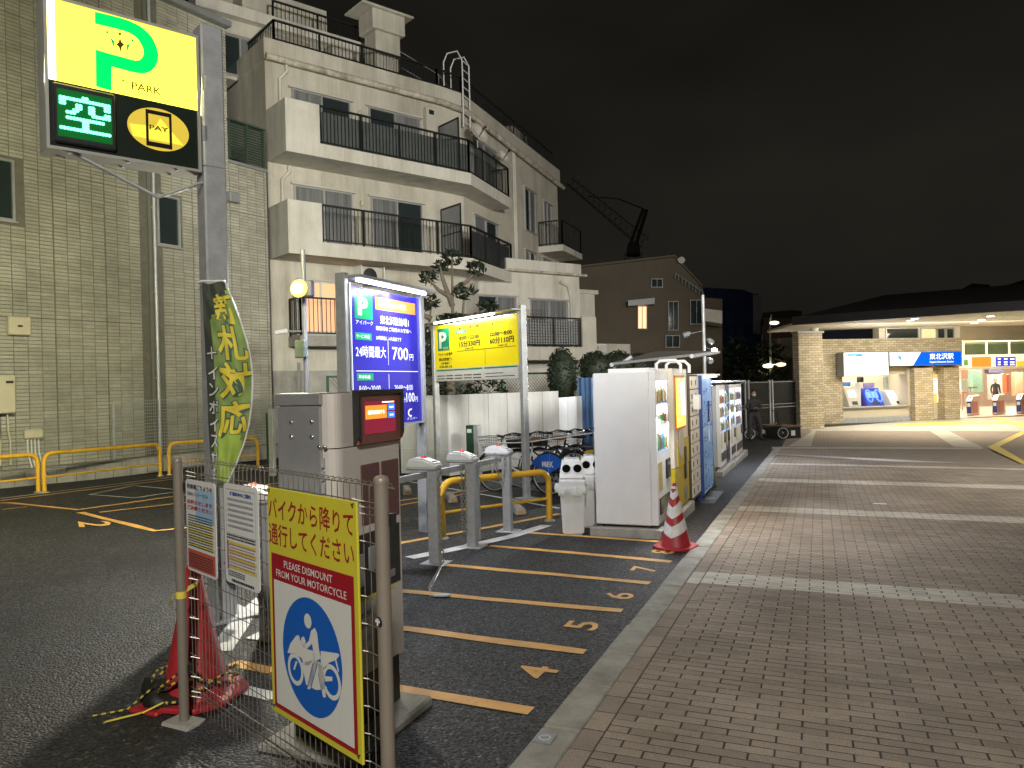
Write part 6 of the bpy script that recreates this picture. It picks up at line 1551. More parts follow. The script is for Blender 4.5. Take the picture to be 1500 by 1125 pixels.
# ================================================================ blue price board
FBs = Frame((-4.5, 0), (0, 1)); by0, by1, bz0, bz1 = 6.74, 8.25, 1.23, 2.72
bs_ = thing('blue_price_board', 'tall lit blue price board with white figures for the cycle park', 'sign', (-4.5, 7.5, gz(-4.5, 7.5)))
for y in (by0 - .06, by1 + .06): build(MB().fbox(FBs, y - .035, y + .035, -.1, .02, gz(-4.5, y), bz1 + .12), 'post', M_STEEL, bs_, world=True, bevel=.006)
M_BLIT = emit('lit_blue_face', (.035, .028, .60), .22, (.025, .02, .30))
build(MB().fbox(FBs, by0, by1, -.05, .0, bz0, bz1), 'blue_face', M_BLIT, bs_, world=True)
b = MB(); b.fbox(FBs, by0 - .025, by0, -.06, .03, bz0 - .02, bz1 + .02); b.fbox(FBs, by1, by1 + .025, -.06, .03, bz0 - .02, bz1 + .02); b.fbox(FBs, by0, by1, -.06, .03, bz0 - .02, bz0); build(b, 'frame', M_ALU, bs_, world=True)
build(MB().fbox(FBs, by0 - .08, by1 + .12, -.1, .2, bz1 + .06, bz1 + .09), 'canopy', M_STEEL, bs_, world=True, bevel=.004)
M_LED = emit('white_led_bar', (.92, .95, 1), 14)
build(MB().fbox(FBs, by0 + .02, by1 - .02, .08, .11, bz1 + .035, bz1 + .055), 'light_bar', M_LED, bs_, world=True)
build(MB().fbox(FBs, by0 + .004, by0 + .03, .001, .012, bz0 + .3, bz1), 'light_bar', emit('side_led_bar', (.85, .9, 1), 3), bs_, world=True)
lamp('blue_board_light', 'AREA', (-4.5 + .14, (by0 + by1) / 2, bz1 + .025), 75, (.85, .9, 1), (-4.5 + .25, (by0 + by1) / 2, bz1 - 1.0), .08, 1.4)
OBb = FBs.w(by0, .004, bz0); EY = Vector((0, 1, 0)); bw, bh = by1 - by0, bz1 - bz0; M_WL = emit('lit_white_print', (.9, .92, 1), .6)
b = MB(); T_ = lambda s, x, y, w, h, bo=.004: put_text(b, s, OBb, EY, EZ, x * bw, y * bh, None if w is None else w * bw, h * bh, bo)
T_('24時間最大', .07, .50, .40, .085, .008); T_('700', .56, .49, .24, .10, .012); T_('円', .82, .49, .06, .05, .006)
T_('8:00～20:00', .10, .255, .28, .042); T_('20:00～8:00', .58, .255, .28, .042); T_('30', .10, .16, .11, .075, .01); T_('分', .215, .16, .05, .04, .004); T_('200', .275, .16, .15, .075, .01); T_('円', .43, .16, .045, .04, .004)
T_('60', .58, .16, .11, .075, .01); T_('分', .695, .16, .05, .04, .004); T_('100', .755, .16, .13, .075, .01); T_('円', .89, .16, .045, .04, .004)
T_('東北沢駐輪場1', .40, .755, .42, .065, .006); T_('駐輪場をご利用のお客様へ', .34, .705, .52, .032); T_('24時間出し入れ自由です', .34, .635, .36, .03)
flat_rect(b, OBb, EY, EZ, .50 * bw, .45 * bh, .505 * bw, .63 * bh); flat_rect(b, OBb, EY, EZ, .07 * bw, .40 * bh, .95 * bw, .405 * bh); flat_rect(b, OBb, EY, EZ, .50 * bw, .14 * bh, .505 * bw, .38 * bh)
T_('チケット', .06, .02, .12, .02); T_('カード', .58, .02, .12, .02); T_('ナンバー', .76, .02, .16, .02)
for x in (.45, .62, .82): flat_poly(b, OBb, EY, EZ, [(x * bw + .07 * math.cos(R(a)), .075 * bh + .05 * math.sin(R(a))) for a in range(60, 300, 20)] + [(x * bw + .045 * math.cos(R(a)), .075 * bh + .03 * math.sin(R(a))) for a in range(300, 60, -20)])
flat_rect(b, OBb, EY, EZ, .69 * bw, .06 * bh, .71 * bw, .12 * bh); T_('アイパーク', .08, .735, .22, .03)
build(b, 'lettering', M_WL, bs_, world=True)
b = MB(); O0 = FBs.w(by0, .002, bz0); flat_rect(b, O0, EY, EZ, .07 * bw, .775 * bh, .30 * bw, .95 * bh); flat_rect(b, O0, EY, EZ, .07 * bw, .625 * bh, .28 * bw, .675 * bh); flat_rect(b, O0, EY, EZ, .08 * bw, .335 * bh, .29 * bw, .385 * bh); build(b, 'green_plate', emit('lit_green_plate', (.01, .33, .13), .7), bs_, world=True)
b = MB(); flat_rect(b, O0, EY, EZ, .34 * bw, .86 * bh, .93 * bw, .95 * bh); build(b, 'orange_banner', emit('lit_orange_plate', (1, .28, .05), .9), bs_, world=True)
b = MB(); T_('P', .11, .80, .13, .13, .05); T_('サービス料金', .085, .637, .17, .027, .01); T_('基本料金', .10, .347, .15, .027, .01); T_('キャッシュレス対応', .38, .88, .4, .05, .02); build(b, 'lettering', M_WL, bs_, world=True)

# ================================================================ yellow price board
q0, q1 = Vector((-6.87, 13.13)), Vector((-4.44, 11.53)); FY = Frame(q0, q1 - q0); yl = (q1 - q0).length; EXY = Vector((FY.e.x, FY.e.y, 0))
ys_ = thing('yellow_price_board', 'wide yellow price board lit from above on two steel posts', 'sign', FY.w(yl / 2, 0, gz(-5.6, 12.3)))
yz0 = FY.sz(700, 557, .02)[1]; yz1 = FY.sz(700, 467, .02)[1]
for s_, zt_ in ((0, yz1 + .03), (yl, yz1 + .12)):
    p = FY.w(s_, 0, 0); build(MB().fbox(FY, s_ - .05, s_ + .05, -.08, .02, gz(p.x, p.y), zt_), 'post', M_STEEL, ys_, world=True, bevel=.008)
    build(MB().fbox(FY, s_ - .16, s_ + .16, -.18, .12, gz(p.x, p.y), gz(p.x, p.y) + .015), 'base_plate', M_STEEL, ys_, world=True)
a0, a1 = .06, yl - .055; yw, yh = a1 - a0, yz1 - yz0
build(MB().fbox(FY, a0, a1, -.04, .0, yz0, yz1), 'backing', M_ALU, ys_, world=True)
b = MB(); O = FY.w(a0, .003, yz0); flat_rect(b, O, EXY, EZ, .01, yh * .22, yw - .01, yh - .01); build(b, 'yellow_face', emit('self_glowing_yellow_face', (.78, .62, .0), .3, (.62, .52, .01)), ys_, world=True)  # face glows by itself in place of light falling from the bar
b = MB(); flat_rect(b, O, EXY, EZ, .01, .01, yw - .01, yh * .22); build(b, 'white_strip', M_WHITEPL, ys_, world=True)
O1_ = FY.w(a0, .006, yz0); b = MB(); Y_ = lambda s, x, y, w, h, bo=.035: put_text(b, s, O1_, EXY, EZ, x * yw, y * yh, w * yw, h * yh, bo)
Y_('8:00～22:00', .33, .69, .24, .065); Y_('15分330円', .33, .565, .25, .105, .03); Y_('22:00～8:00', .69, .69, .24, .065); Y_('60分110円', .69, .565, .26, .105, .03)
Y_('アイパーク駐車場', .045, .44, .19, .06); Y_('東北沢駅前第1', .055, .355, .17, .06); Y_('24時間営業', .085, .295, .12, .04); Y_('0120-344-116', .06, .235, .17, .045); Y_('駐車場をご利用のお客様は必ずご確認ください', .30, .86, .55, .05)
Y_('15:00～翌', .40, .52, .1, .03); Y_('15:00～翌', .78, .52, .1, .03)
flat_rect(b, O1_, EXY, EZ, .30 * yw, .50 * yh, .97 * yw, .508 * yh); flat_rect(b, O1_, EXY, EZ, .633 * yw, .24 * yh, .636 * yw, .50 * yh)
for r_0 in range(2):
    for k in range(5): flat_rect(b, O1_, EXY, EZ, (.03 + k * .115) * yw, (.04 + .05 * r_0) * yh, (.125 + k * .115) * yw, (.055 + .05 * r_0) * yh)
    flat_rect(b, O1_, EXY, EZ, .63 * yw, (.05 + .05 * r_0) * yh, (.95 - .12 * r_0) * yw, (.06 + .05 * r_0) * yh)
build(b, 'lettering', mat('matt_ink', (.02, .02, .025), .9, spec=.1), ys_, world=True)
b = MB(); flat_rect(b, O1_, EXY, EZ, .045 * yw, .54 * yh, .20 * yw, .93 * yh); flat_rect(b, O1_, EXY, EZ, .28 * yw, .80 * yh, .42 * yw, .86 * yh); flat_rect(b, O1_, EXY, EZ, .02 * yw, .185 * yh, .60 * yw, .205 * yh); flat_rect(b, O1_, EXY, EZ, .62 * yw, .185 * yh, .98 * yw, .205 * yh); build(b, 'green_plate', mat('green_print', (.0, .22, .10), .45), ys_, world=True)
O2_ = FY.w(a0, .009, yz0); b = MB(); put_text(b, 'P', O2_, EXY, EZ, .065 * yw, .58 * yh, .10 * yw, .29 * yh, .03); put_text(b, 'PARK', O2_, EXY, EZ, .12 * yw, .555 * yh, .07 * yw, .05 * yh); put_text(b, '料金案内', O2_, EXY, EZ, .30 * yw, .81 * yh, .10 * yw, .04 * yh); build(b, 'lettering', M_REFW, ys_, world=True)
b = MB(); b.fbox(FY, a0 + .3, a1 - .5, .14, .18, yz1 + .01, yz1 + .03); build(b, 'light_bar', emit('warm_led_bar', (1, 1, .85), 20), ys_, world=True)
b = MB(); b.fbox(FY, a0 - .1, a1 + .1, -.05, .2, yz1 + .035, yz1 + .05)
build(b, 'canopy', M_STEEL, ys_, world=True)
lamp('yellow_board_light', 'AREA', FY.w(yl / 2, .2, yz1 + .0), 7, (1, 1, .88), FY.w(yl / 2, .03, yz1 - .8), 1.9, .06)

# ================================================================ floodlight on a pole behind the pay machine
fp = gd(452, 690, 8.6); t = thing('floodlight_pole', 'bright floodlight on a slim steel pole behind the pay machine', 'floodlight', fp)
zt_ = D(452, 366, 8.6).z - fp.z; lp = D(446, 424, 8.5)
build(MB().lathe([(.036, 0), (.036, zt_ * .42), (.026, zt_ * .43), (.026, zt_)], (0, 0, 0), 12), 'pole', M_GREY, t)
build(MB().rod((-.10, -.02, 0), (-.08, -.02, zt_ * .62), .018, 8), 'conduit', M_GREY, t)
build(MB().box(-.08, .05, -.10, -.03, zt_ * .635, zt_ * .695), 'control_box', mat('pale_green_box', (.16, .2, .14), .6), t, bevel=.012)
lo = Vector(lp) - fp
build(MB().box(lo.x - .13, lo.x + .13, lo.y - .07, lo.y + .02, lo.z - .09, lo.z + .09), 'lamp_housing', M_GREY, t, bevel=.015)
build(MB().ball((lo.x, lo.y - .13, lo.z), .066, .05, .058, 16, 10), 'lamp_lens', emit('floodlight_lens', (1, .9, .5), 45), t)
build(MB().ball((lo.x, lo.y - .10, lo.z), .115, .03, .10, 16, 10), 'reflector', emit('yellow_glare_rim', (1, .74, .16), .95), t)  # added glowing disc behind the lens, paints the lamp's yellow glare rim
lamp('floodlight_light', 'SPOT', lp + Vector((-.02, -.23, .0)), 480, (1, .95, .80), (-9.5, 1.0, .6), .1, spot=168, blend=.5)
b = MB(); p = D(411, 485, 17.4); ct = thing('security_camera', 'small white security camera under the orange lit balcony', 'security camera', p); build(MB().bar((-.14, 0, -.03), (.14, .05, .006), .1, .1), 'camera_body', M_WHITEPL, ct, bevel=.015); build(MB().rod((.1, .05, 0), (.3, .35, .0), .025, 6), 'arm', M_GREY, ct)

# spotlights on a mast beside the machine row
sp_ = gd(1036, 690, 22.3); t = thing('spotlight_mast', 'thin mast with one bright and two dark spotlights over the vending machines', 'spotlight', sp_)
zt_ = D(1034, 432, 22.3).z - sp_.z; build(MB().lathe([(.05, 0), (.05, zt_)], (0, 0, 0), 10), 'mast', M_STEEL, t)
bl_ = D(1045, 513, 22.3)
for i, (u, v, aim) in enumerate(((1045, 513, (.55, -1, -.35)), (1005, 490, (-1, -.3, -.4)), (1040, 528, (.6, -.6, -.6)), (1041, 500, (.5, .6, -.5)))):
    o_ = D(u, v, 22.3) - sp_; ax = Vector(aim).normalized()
    b = MB(); b.lathe([(.03, -.14), (.075, -.08), (.09, .05), (.086, .06)], o_, 12, axis=ax); b.rod((0, 0, o_.z + .1), o_, .012, 5); build(b, 'lamp_housing', M_GREY, t)
    b = MB(); b.lathe([(.08, .062), (.08, .07)], o_, 12, axis=ax); build(b, 'lamp_lens', emit('spot_lens', (.95, .97, 1), 220) if i == 0 else emit('dim_spot_lens', (.9, .92, 1), .12, (.2, .2, .2)), t)
lamp('mast_spot_light', 'SPOT', bl_ + Vector((.05, -.25, -.03)), 1500, (.93, .95, 1), (-4.5, 2.5, -.1), .08, spot=70, blend=.6)
lamp('rider_fill_spot', 'SPOT', bl_ + Vector((.15, -.1, -.1)), 60, (.93, .95, 1), (-1.2, 26, -.5), .06, spot=120, blend=.8)  # added spot with no head of its own, brightens rider and folding bicycle
sl = gd(1132, 645, 42); t = thing('street_lamp', 'street lamp post with a lit lamp behind the slatted fence', 'street lamp', sl)
zt_ = D(1130, 470, 42).z - sl.z; build(MB().tube([(0, 0, 0), (0, 0, zt_), (.1, -.3, zt_ + .3)], [.09, .06, .05], 10), 'post', M_GREY, t)
for u, v, on in ((1125, 536, 1), (1144, 534, 1), (1134, 473, 1)):
    o_ = D(u, v, 41.9) - sl; b = MB(); b.ball(o_, .26, .12, .10, 12, 7); b.rod((0, 0, o_.z), o_, .03, 5); build(b, 'lamp_head', emit('warm_lamp_head', (1, .85, .5), 9) if v == 536 else emit('dim_lamp_head', (1, .85, .55), 2.2), t)
lamp('street_lamp_near_station', 'POINT', D(1125, 545, 36), 45, (1, .87, .62), None, .2)
# ================================================================ vending machines and lockers along the lane
VX = -1.75
M_VWIN = emit('lit_display_back', (.97, .98, 1), 8); M_VWIN2 = emit('blue_lit_display_back', (.66, .75, 1), 4); M_VGREY = mat('grey_machine_side', (.42, .43, .44), .4, 0, .06, 3)
BOT = [mat('bottle_%s' % n_, c_, .3, 0, .08, 9) for n_, c_ in (('green', (.08, .35, .12)), ('amber', (.5, .25, .03)), ('blue', (.06, .16, .5)), ('red', (.55, .05, .05)), ('white', (.7, .7, .68)), ('brown', (.16, .08, .04)))]
def slab(y0, y1, label, x0=-2.56, x1=-1.70):
    z = gz(-2, (y0 + y1) / 2); t = thing('machine_footing', label, 'concrete block', (-2.1, (y0 + y1) / 2, z), 0, 'concrete footings under the machines'); L = (y1 - y0) / 2
    build(MB().box(x0 + 2.1, x1 + 2.1, -L, L, -.05, .12), 'block', M_CONC, t, bevel=.012)
    b = MB()
    for sx in (x0 + 2.25, x1 + 1.95):
        for sy in (-L + .12, L - .12): b.lathe([(.025, .12), (.025, .15)], (sx, sy, 0), 8)
    build(b, 'levelling_foot', M_BLKPL, t); return z
def vend(y0, y1, top, label, body, front, win, wz, shelves, group='vending machines in the lane', prod=True, dark=False):
    z0 = gz(-2, (y0 + y1) / 2) + .15; w = y1 - y0; h = top - z0
    t = thing('vending_machine', label, 'vending machine', (VX, y0, z0), 0, group)
    build(MB().box(-.74, -.075, .0, w, 0, h - .02), 'body', body, t, bevel=.012)
    wz0, wz1 = h * wz[0], h * wz[1]; a, c = .07, w - .1 if w > .8 else w - .07
    b = MB()
    b.box(-.07, 0, 0, a, .01, h); b.box(-.07, 0, c, w, .01, h); b.box(-.07, 0, a, c, .01, wz0); b.box(-.07, 0, a, c, wz1, h)
    d = build(b, 'front_door', front, t)
    build(MB().box(-.072, -.062, a, c, wz0, wz1), 'display_back', win, t)
    rows = shelves; hh = (wz1 - wz0) / rows
    for k in range(rows):
        build(MB().box(-.062, -.004, a, c, wz0 + k * hh, wz0 + k * hh + .03), 'shelf', M_GREY, t)
        if prod:
            n_ = int((c - a - .04) / .085)
            for j in range(n_):
                yy = a + .05 + j * (c - a - .08) / max(1, n_ - 1) * .98; tall = random.choice((.17, .2, .13)); m_ = random.choice(BOT); r_p = .026
                b = MB(); zz = wz0 + k * hh + .03; b.lathe([(r_p, 0), (r_p, tall * .62), (r_p * .45, tall * .85), (r_p * .45, tall)] if tall > .15 else [(r_p, 0), (r_p * 1.02, tall * .9), (r_p * .85, tall)], (-.033, yy, zz), 8); build(b, 'bottle', m_, t)
    build(MB().box(-.003, .0, a, c, wz0, wz1), 'glass', M_CLEAR, t)
    b = MB()
    for k in range(rows):
        for j in range(int((c - a) / .085)): b.box(0, .006, a + .03 + j * .085, a + .075 + j * .085, wz0 + k * hh + .004, wz0 + k * hh + .02)
    build(b, 'selection_button', emit('button_glow', (.3, .5, 1), .6), t, kind='stuff')
    build(MB().box(0, .02, w - .32, w - .08, h * .27, h * .40), 'coin_panel', M_BLKPL, t, bevel=.006)
    b = MB(); b.box(.02, .026, w - .28, w - .14, h * .36, h * .38); b.box(.02, .03, w - .24, w - .2, h * .29, h * .32); build(b, 'coin_slot', M_CHROME, t)
    fl_ = build(MB().box(-.004, .012, .1, w - .12, h * .06, h * .17), 'delivery_flap', M_BLKPL, t, bevel=.008)
    b = MB(); b.box(.0, .003, .08, .3, h * .22, h * .40); build(b, 'front_label', mat('ochre_label', (.45, .36, .1), .5), t)
    return t
z = slab(8.74, 9.92, 'pale concrete footing under the first white vending machine'); v1 = vend(8.78, 9.62, 1.77, 'white vending machine nearest the camera with three lit rows of drinks', M_WHITE, M_WHITE, M_VWIN, (.46, .93), 3)
build(MB().box(-.6, -.1, .2, .7, 1.77 - (gz(-2, 9.2) + .15) - .02, 1.80 - (gz(-2, 9.2) + .15)), 'top_plate', M_WHITE, v1)
b = MB(); b.prism([(.012, .25, .12), (.012, .7, .12), (.11, .7, .26), (.11, .25, .26)], (0, 0, .012)); build(b, 'open_flap', mat('cream_flap', (.6, .55, .35), .45), v1)
slab(9.98, 11.2, 'concrete footing under the white and yellow machine')
M_YM = mat('yellow_machine_panel', (.50, .38, .015), .4, 0, .06, 3)
z0 = gz(-2, 10.5) + .15; v2 = thing('vending_machine', 'white vending machine with yellow lower half and a glowing orange display', 'vending machine', (VX, 9.98, z0), 0, 'vending machines in the lane'); h = 1.80 - z0; w = 1.14
build(MB().box(-.74, -.01, .0, w, .55, h), 'upper_body', mat('ivory_enamel', (.62, .57, .47), .35, 0, .05, 3), v2, bevel=.01)
build(MB().box(-.74, -.008, -.002, w + .002, 0, .545), 'lower_body', M_YM, v2, bevel=.01); build(MB().box(-.01, .0, .22, w - .02, .548, .9), 'yellow_panel', M_YM, v2)
build(MB().box(-.012, .006, .12, .84, h * .56, h * .95), 'orange_frame', mat('orange_frame', (.65, .2, .02), .4), v2, bevel=.008)
build(MB().box(.006, .012, .15, .81, h * .58, h * .93), 'display', emit('orange_display', (1, .42, .03), 2.2), v2)
b = MB()
for k in range(6): b.box(.012, .016, .18, .42, h * (.62 + .05 * k), h * (.645 + .05 * k))
build(b, 'price_row', emit('yellow_price_glow', (1, .8, .1), 2.2), v2, kind='stuff'); build(MB().box(.012, .018, .5, .78, h * .66, h * .9), 'poster', emit('white_poster_glow', (1, .9, .7), 2.0), v2)
b = MB(); b.lathe([(.2, 0), (.2, .004)], (.002, .5, h * .46), 28, axis=(1, 0, 0)); build(b, 'round_sticker', M_SOFFIT, v2)
build(MB().box(-.002, .01, .72, .86, h * .18, h * .42), 'delivery_slot', M_BLKPL, v2, bevel=.006); b = MB(); b.lathe([(.1, 0), (.1, .004)], (.002, .8, h * .08), 20, axis=(1, 0, 0)); build(b, 'emblem', M_GREY, v2)
build(MB().box(-.74, 0, w + .005, w + .03, 0, h), 'gap_shade_slab', M_BLKPL, v2)  # solid black slab stands in for the shade between machine and cabinet
# narrow cream cabinet
slab(11.26, 13.6, 'long concrete footing under the cream cabinet and blue lockers', x1=-1.9)
z0 = gz(-2, 11.6) + .1; cc = thing('cream_cabinet', 'narrow cream cabinet of small doors between yellow machine and blue lockers', 'locker', (VX + .02, 11.28, z0)); h = 1.72 - z0
M_IV = MATS['ivory_enamel']; build(MB().box(-.6, -.02, 0, .8, 0, h), 'carcass', M_BROWN, cc, bevel=.008)
for k in range(9):
    for j in range(2):
        d = build(MB().box(-.02, .0, .02 + j * .39, .39 + j * .39, h * (.03 + k * .107), h * (.13 + k * .107)), 'door', M_IV, cc, bevel=.005)
        build(MB().box(.0, .006, .05 + j * .39, .1 + j * .39, h * (.06 + k * .107), h * (.10 + k * .107)), 'handle', M_BROWN, d)
build(MB().box(0, .1, .1, .3, h * .72, h * .84), 'phone_box', M_WHITEPL, cc, bevel=.015)
# blue parcel lockers
M_BLUEL = mat('blue_locker_enamel', (.12, .30, .62), .35, 0, .08, 2.5, coat=.2); M_BLUED = mat('deep_blue_locker_frame', (.02, .06, .24), .4)
z0 = gz(-2, 12.8) + .1; lk_ = thing('parcel_lockers', 'bank of blue parcel lockers with pale joints and a dark touch panel', 'locker', (VX + .06, 12.12, z0)); h = 1.70 - z0; w = 1.16
build(MB().box(-.62, -.022, .02, w - .02, 0, h), 'carcass', mat('pale_blue_joint', (.45, .58, .75), .5), lk_); build(MB().box(-.63, .004, -.02, .018, 0, h + .01).box(-.63, .004, w - .018, w + .01, 0, h + .01), 'side_panel', M_BLUED, lk_, kind='stuff')
colz = [[.02, .12, .22, .33, .45, .57, .66, .75, .84, .98], [.02, .16, .30, .44, .58, .72, .86, .98], [.02, .98], [.02, .2, .38, .56, .74, .98]]
for j, zs_ in enumerate(colz):
    for a, c in zip(zs_, zs_[1:]):
        if j == 2:
            build(MB().box(-.02, .0, j * .29 + .008, j * .29 + .283, h * .02, h * .40), 'locker_door', M_BLUEL, lk_, bevel=.005); build(MB().box(-.02, .0, j * .29 + .008, j * .29 + .283, h * .41, h * .98), 'control_column', M_BLUEL, lk_, bevel=.005)
            build(MB().box(.0, .02, j * .29 + .05, j * .29 + .23, h * .6, h * .78), 'touch_panel', mat('navy_screen', (.01, .02, .12), .15), lk_, bevel=.004); build(MB().prism([(.001, j * .29 + .06, h * .42), (.001, j * .29 + .2, h * .45), (.001, j * .29 + .14, h * .56)], (.004, 0, 0)), 'white_mark', M_WHITEPL, lk_)
        else:
            d = build(MB().box(-.02, .0, j * .29 + .008, j * .29 + .283, h * a + .006, h * c - .006), 'locker_door', M_BLUEL, lk_, bevel=.005); build(MB().box(.0, .008, j * .29 + .22, j * .29 + .26, h * a + .03, h * a + .06), 'handle', M_BLUED, d)
b = MB()
for sy in (.06, w - .06): b.box(-.1, -.04, sy - .03, sy + .03, -.1, 0); b.box(-.6, -.54, sy - .03, sy + .03, -.1, 0)
build(b, 'leg', M_BLUED, lk_); build(MB().box(-.5, .16, .3, w - .1, h, h + .03), 'top_board', M_WHITEPL, lk_, bevel=.008); build(MB().box(-.1, .12, .5, w - .2, h - .02, h - .004), 'strip_light', emit('locker_strip', (.95, .97, 1), 5), lk_)
# far machines
slab(15.9, 18.15, 'concrete footing under the grey sided vending machine and its neighbour', -2.76, -1.84); slab(18.25, 21.7, 'farthest concrete footing, under the last two white machines', -2.76, -1.84)
VX_near = VX; VX = -1.92
v5 = vend(16.3, 17.3, 1.52, 'grey sided vending machine after the gap, first of the far four', M_VGREY, M_WHITE, M_VWIN2, (.42, .93), 3); build(MB().box(-.73, -.2, -.004, -.0005, 1.42, 1.66), 'green_blue_sticker', mat('green_blue_print', (.03, .14, .16), .4), v5)
vend(17.34, 18.1, 1.50, 'narrow navy fronted vending machine between two white ones', M_VGREY, mat('navy_front', (.02, .025, .10), .35), M_VWIN2, (.42, .93), 3)
vend(18.3, 19.4, 1.50, 'white vending machine third of the far four, with wide front', M_VGREY, M_WHITE, M_VWIN2, (.45, .95), 3)
v8 = vend(19.5, 21.1, 1.50, 'last vending machine of the lane, with a red advert low in its display', M_VGREY, M_WHITE, M_VWIN2, (.42, .95), 3); build(MB().box(-.061, -.05, .2, 1.2, .72, .95), 'red_advert', emit('red_advert', (1, .12, .1), .9), v8)
for y0, y1, zt_ in ((16.2, 18.2, 1.56), (19.4, 21.2, 1.56)):
    b = MB().box(VX - .7, VX + .12, y0, y1, zt_, zt_ + .025); build(b, 'machine_roof', M_STEEL, v5 if y0 < 17 else v8, world=True)
VX = VX_near
lamp('machine_glow_near', 'AREA', (VX + .02, 9.2, 1.2), 60, (.97, .98, 1), (0, 9.0, -.3), .8, .8)
lamp('machine_glow_orange', 'AREA', (VX + .03, 10.45, 1.3), 9, (1, .6, .25), (0, 10.4, 0), .6, .5)
lamp('machine_glow_far', 'AREA', (-1.88, 18.6, 1.0), 60, (.78, .84, 1), (0, 18.6, -.2), 4.4, .8)
# wedge of olive board and steel plates by the lockers
p = gd(1045, 675, 14.9); ob = thing('olive_board', 'olive green board leaning between the blue lockers and grey machine', 'board', (-1.86, 14.1, gz(-1.86, 14.1)))
build(MB().prism([(0, 0, 0), (.12, 0, 0), (.04, 0, .55), (0, 0, .55)], (0, .12, 0)), 'board', mat('olive_board', (.12, .11, .02), .6), ob, bevel=.008)
cp_ = thing('cover_plate', 'dull steel cover plate on the asphalt in front of the blue lockers', 'steel plate', (-1.5, 12.4, gz(-1.5, 12.4))); build(MB().box(-.24, -.02, -.5, .8, .002, .02), 'plate', mat('dull_plate', (.12, .12, .125), .5, .4, .2, 6), cp_, bevel=.004)
build(MB().box(-.2, -.06, -.2, .05, .021, .03), 'hatch', M_GREY, cp_)
# canopy over the machines
cp = thing('machine_canopy', 'thin sloping metal canopy on bent tubes over the middle machines', 'canopy', (-2.3, 12.3, gz(-2.3, 12.3)))
b = MB(); P = [(-2.72, 10.6, 1.88), (-1.62, 10.6, 1.96), (-1.62, 13.6, 2.10), (-2.68, 13.6, 2.13)]; b.prism(P, (0, 0, .035)); build(b, 'roof_sheet', mat('pale_roof_sheet', (.2, .19, .18), .4, .4, .1, 3), cp, world=True)
b = MB(); b.tube([(-1.6, 10.6, 1.965), (-1.6, 13.6, 2.105)], .03, 8); b.tube([(-2.72, 10.6, 1.885), (-2.68, 13.6, 2.135)], .03, 8)
build(b, 'edge_tube', M_STEEL, cp, world=True)
for y in (10.9, 12.3, 13.6):
    b = MB(); b.tube([(-2.75, y, gz(-2.7, y)), (-2.75, y, 1.85), (-2.5, y, 2.0)], .03, 8); build(b, 'post', M_STEEL, cp, world=True)
for y in (9.9, 10.6):
    b = MB(); b.tube([(-1.95, y, 1.74), (-1.95, y, 1.86), (-1.9, y, 1.9), (-1.7, y, 1.9), (-1.64, y, 1.84), (-1.64, y, 1.74)], .022, 8); build(b, 'bent_tube', M_WHITEPL, cp, world=True)

# ================================================================ recycling bins
def bin_(x, y, rz, label, s=1.0):
    t = thing('recycling_bin', label, 'bin', (x, y, gz(x, y)), rz, 'white recycling bins')
    def ring(w, d, z): return [(-w, -d, z), (w, -d, z), (w, d, z), (-w, d, z)]
    b = MB(); b.hexa(ring(.125, .16, 0) + ring(.15, .19, .55)); build(b, 'bin_body', M_WHITEPL, t, bevel=.02, seg=2)
    b = MB(); b.hexa(ring(.158, .198, .548) + ring(.158, .198, .66)); ld = build(b, 'lid', M_WHITEPL, t, bevel=.015)
    b = MB(); b.prism([(-.155, -.185, .661), (.155, -.185, .661), (.115, -.10, .90), (-.115, -.10, .90)], (0, .27, 0)); build(b, 'hood', M_WHITEPL, t, bevel=.025, seg=2)
    nrm = Vector((0, -.94, .335)).normalized()
    for sx in (-.066, .066):
        c = Vector((sx, -.141, .79)) + nrm * -.006
        b = MB(); b.lathe([(.062, 0), (.062, .012), (.05, .016), (.05, .0)], c, 22, axis=nrm); rg = build(b, 'hole_rim', M_WHITEPL, t)
        b = MB(); b.lathe([(.05, .0), (.05, .0095)], c, 22, axis=nrm); build(b, 'hole_dark_disc', M_HOLEDARK, rg)  # solid near-black disc painted as the dark inside of the opening
    b = MB(); n_ = 56; vs = []
    per = [(-.165, -.205), (.165, -.205), (.165, .205), (-.165, .205)]
    for k in range(n_):
        f = k / n_ * 4; i = int(f); g_f = f - i; a, c = Vector(per[i]), Vector(per[(i + 1) % 4]); p = a.lerp(c, g_f) * (1 + random.uniform(-.02, .05))
        vs += [Vector((p.x, p.y, .585)), Vector((p.x * 1.03, p.y * 1.03, .545)), Vector((p.x * .985, p.y * .985, .49 + random.uniform(-.03, .03)))]
    b.add(vs, [q for k in range(n_) for q in ((3 * k, 3 * ((k + 1) % n_), 3 * ((k + 1) % n_) + 1, 3 * k + 1), (3 * k + 1, 3 * ((k + 1) % n_) + 1, 3 * ((k + 1) % n_) + 2, 3 * k + 2))], True)
    b.ball((-.185, -.12, .56), .03, .03, .06, 8, 6); build(b, 'bin_liner', mat('white_bin_liner', (.7, .72, .68), .35, 0, .1, 12, .3, 20), t); return t
bin_(-2.80, 8.86, R(18), 'white recycling bin with two round holes, in front of its twin'); bin_(-2.72, 9.42, R(18), 'white recycling bin half hidden behind its twin and the first machine')

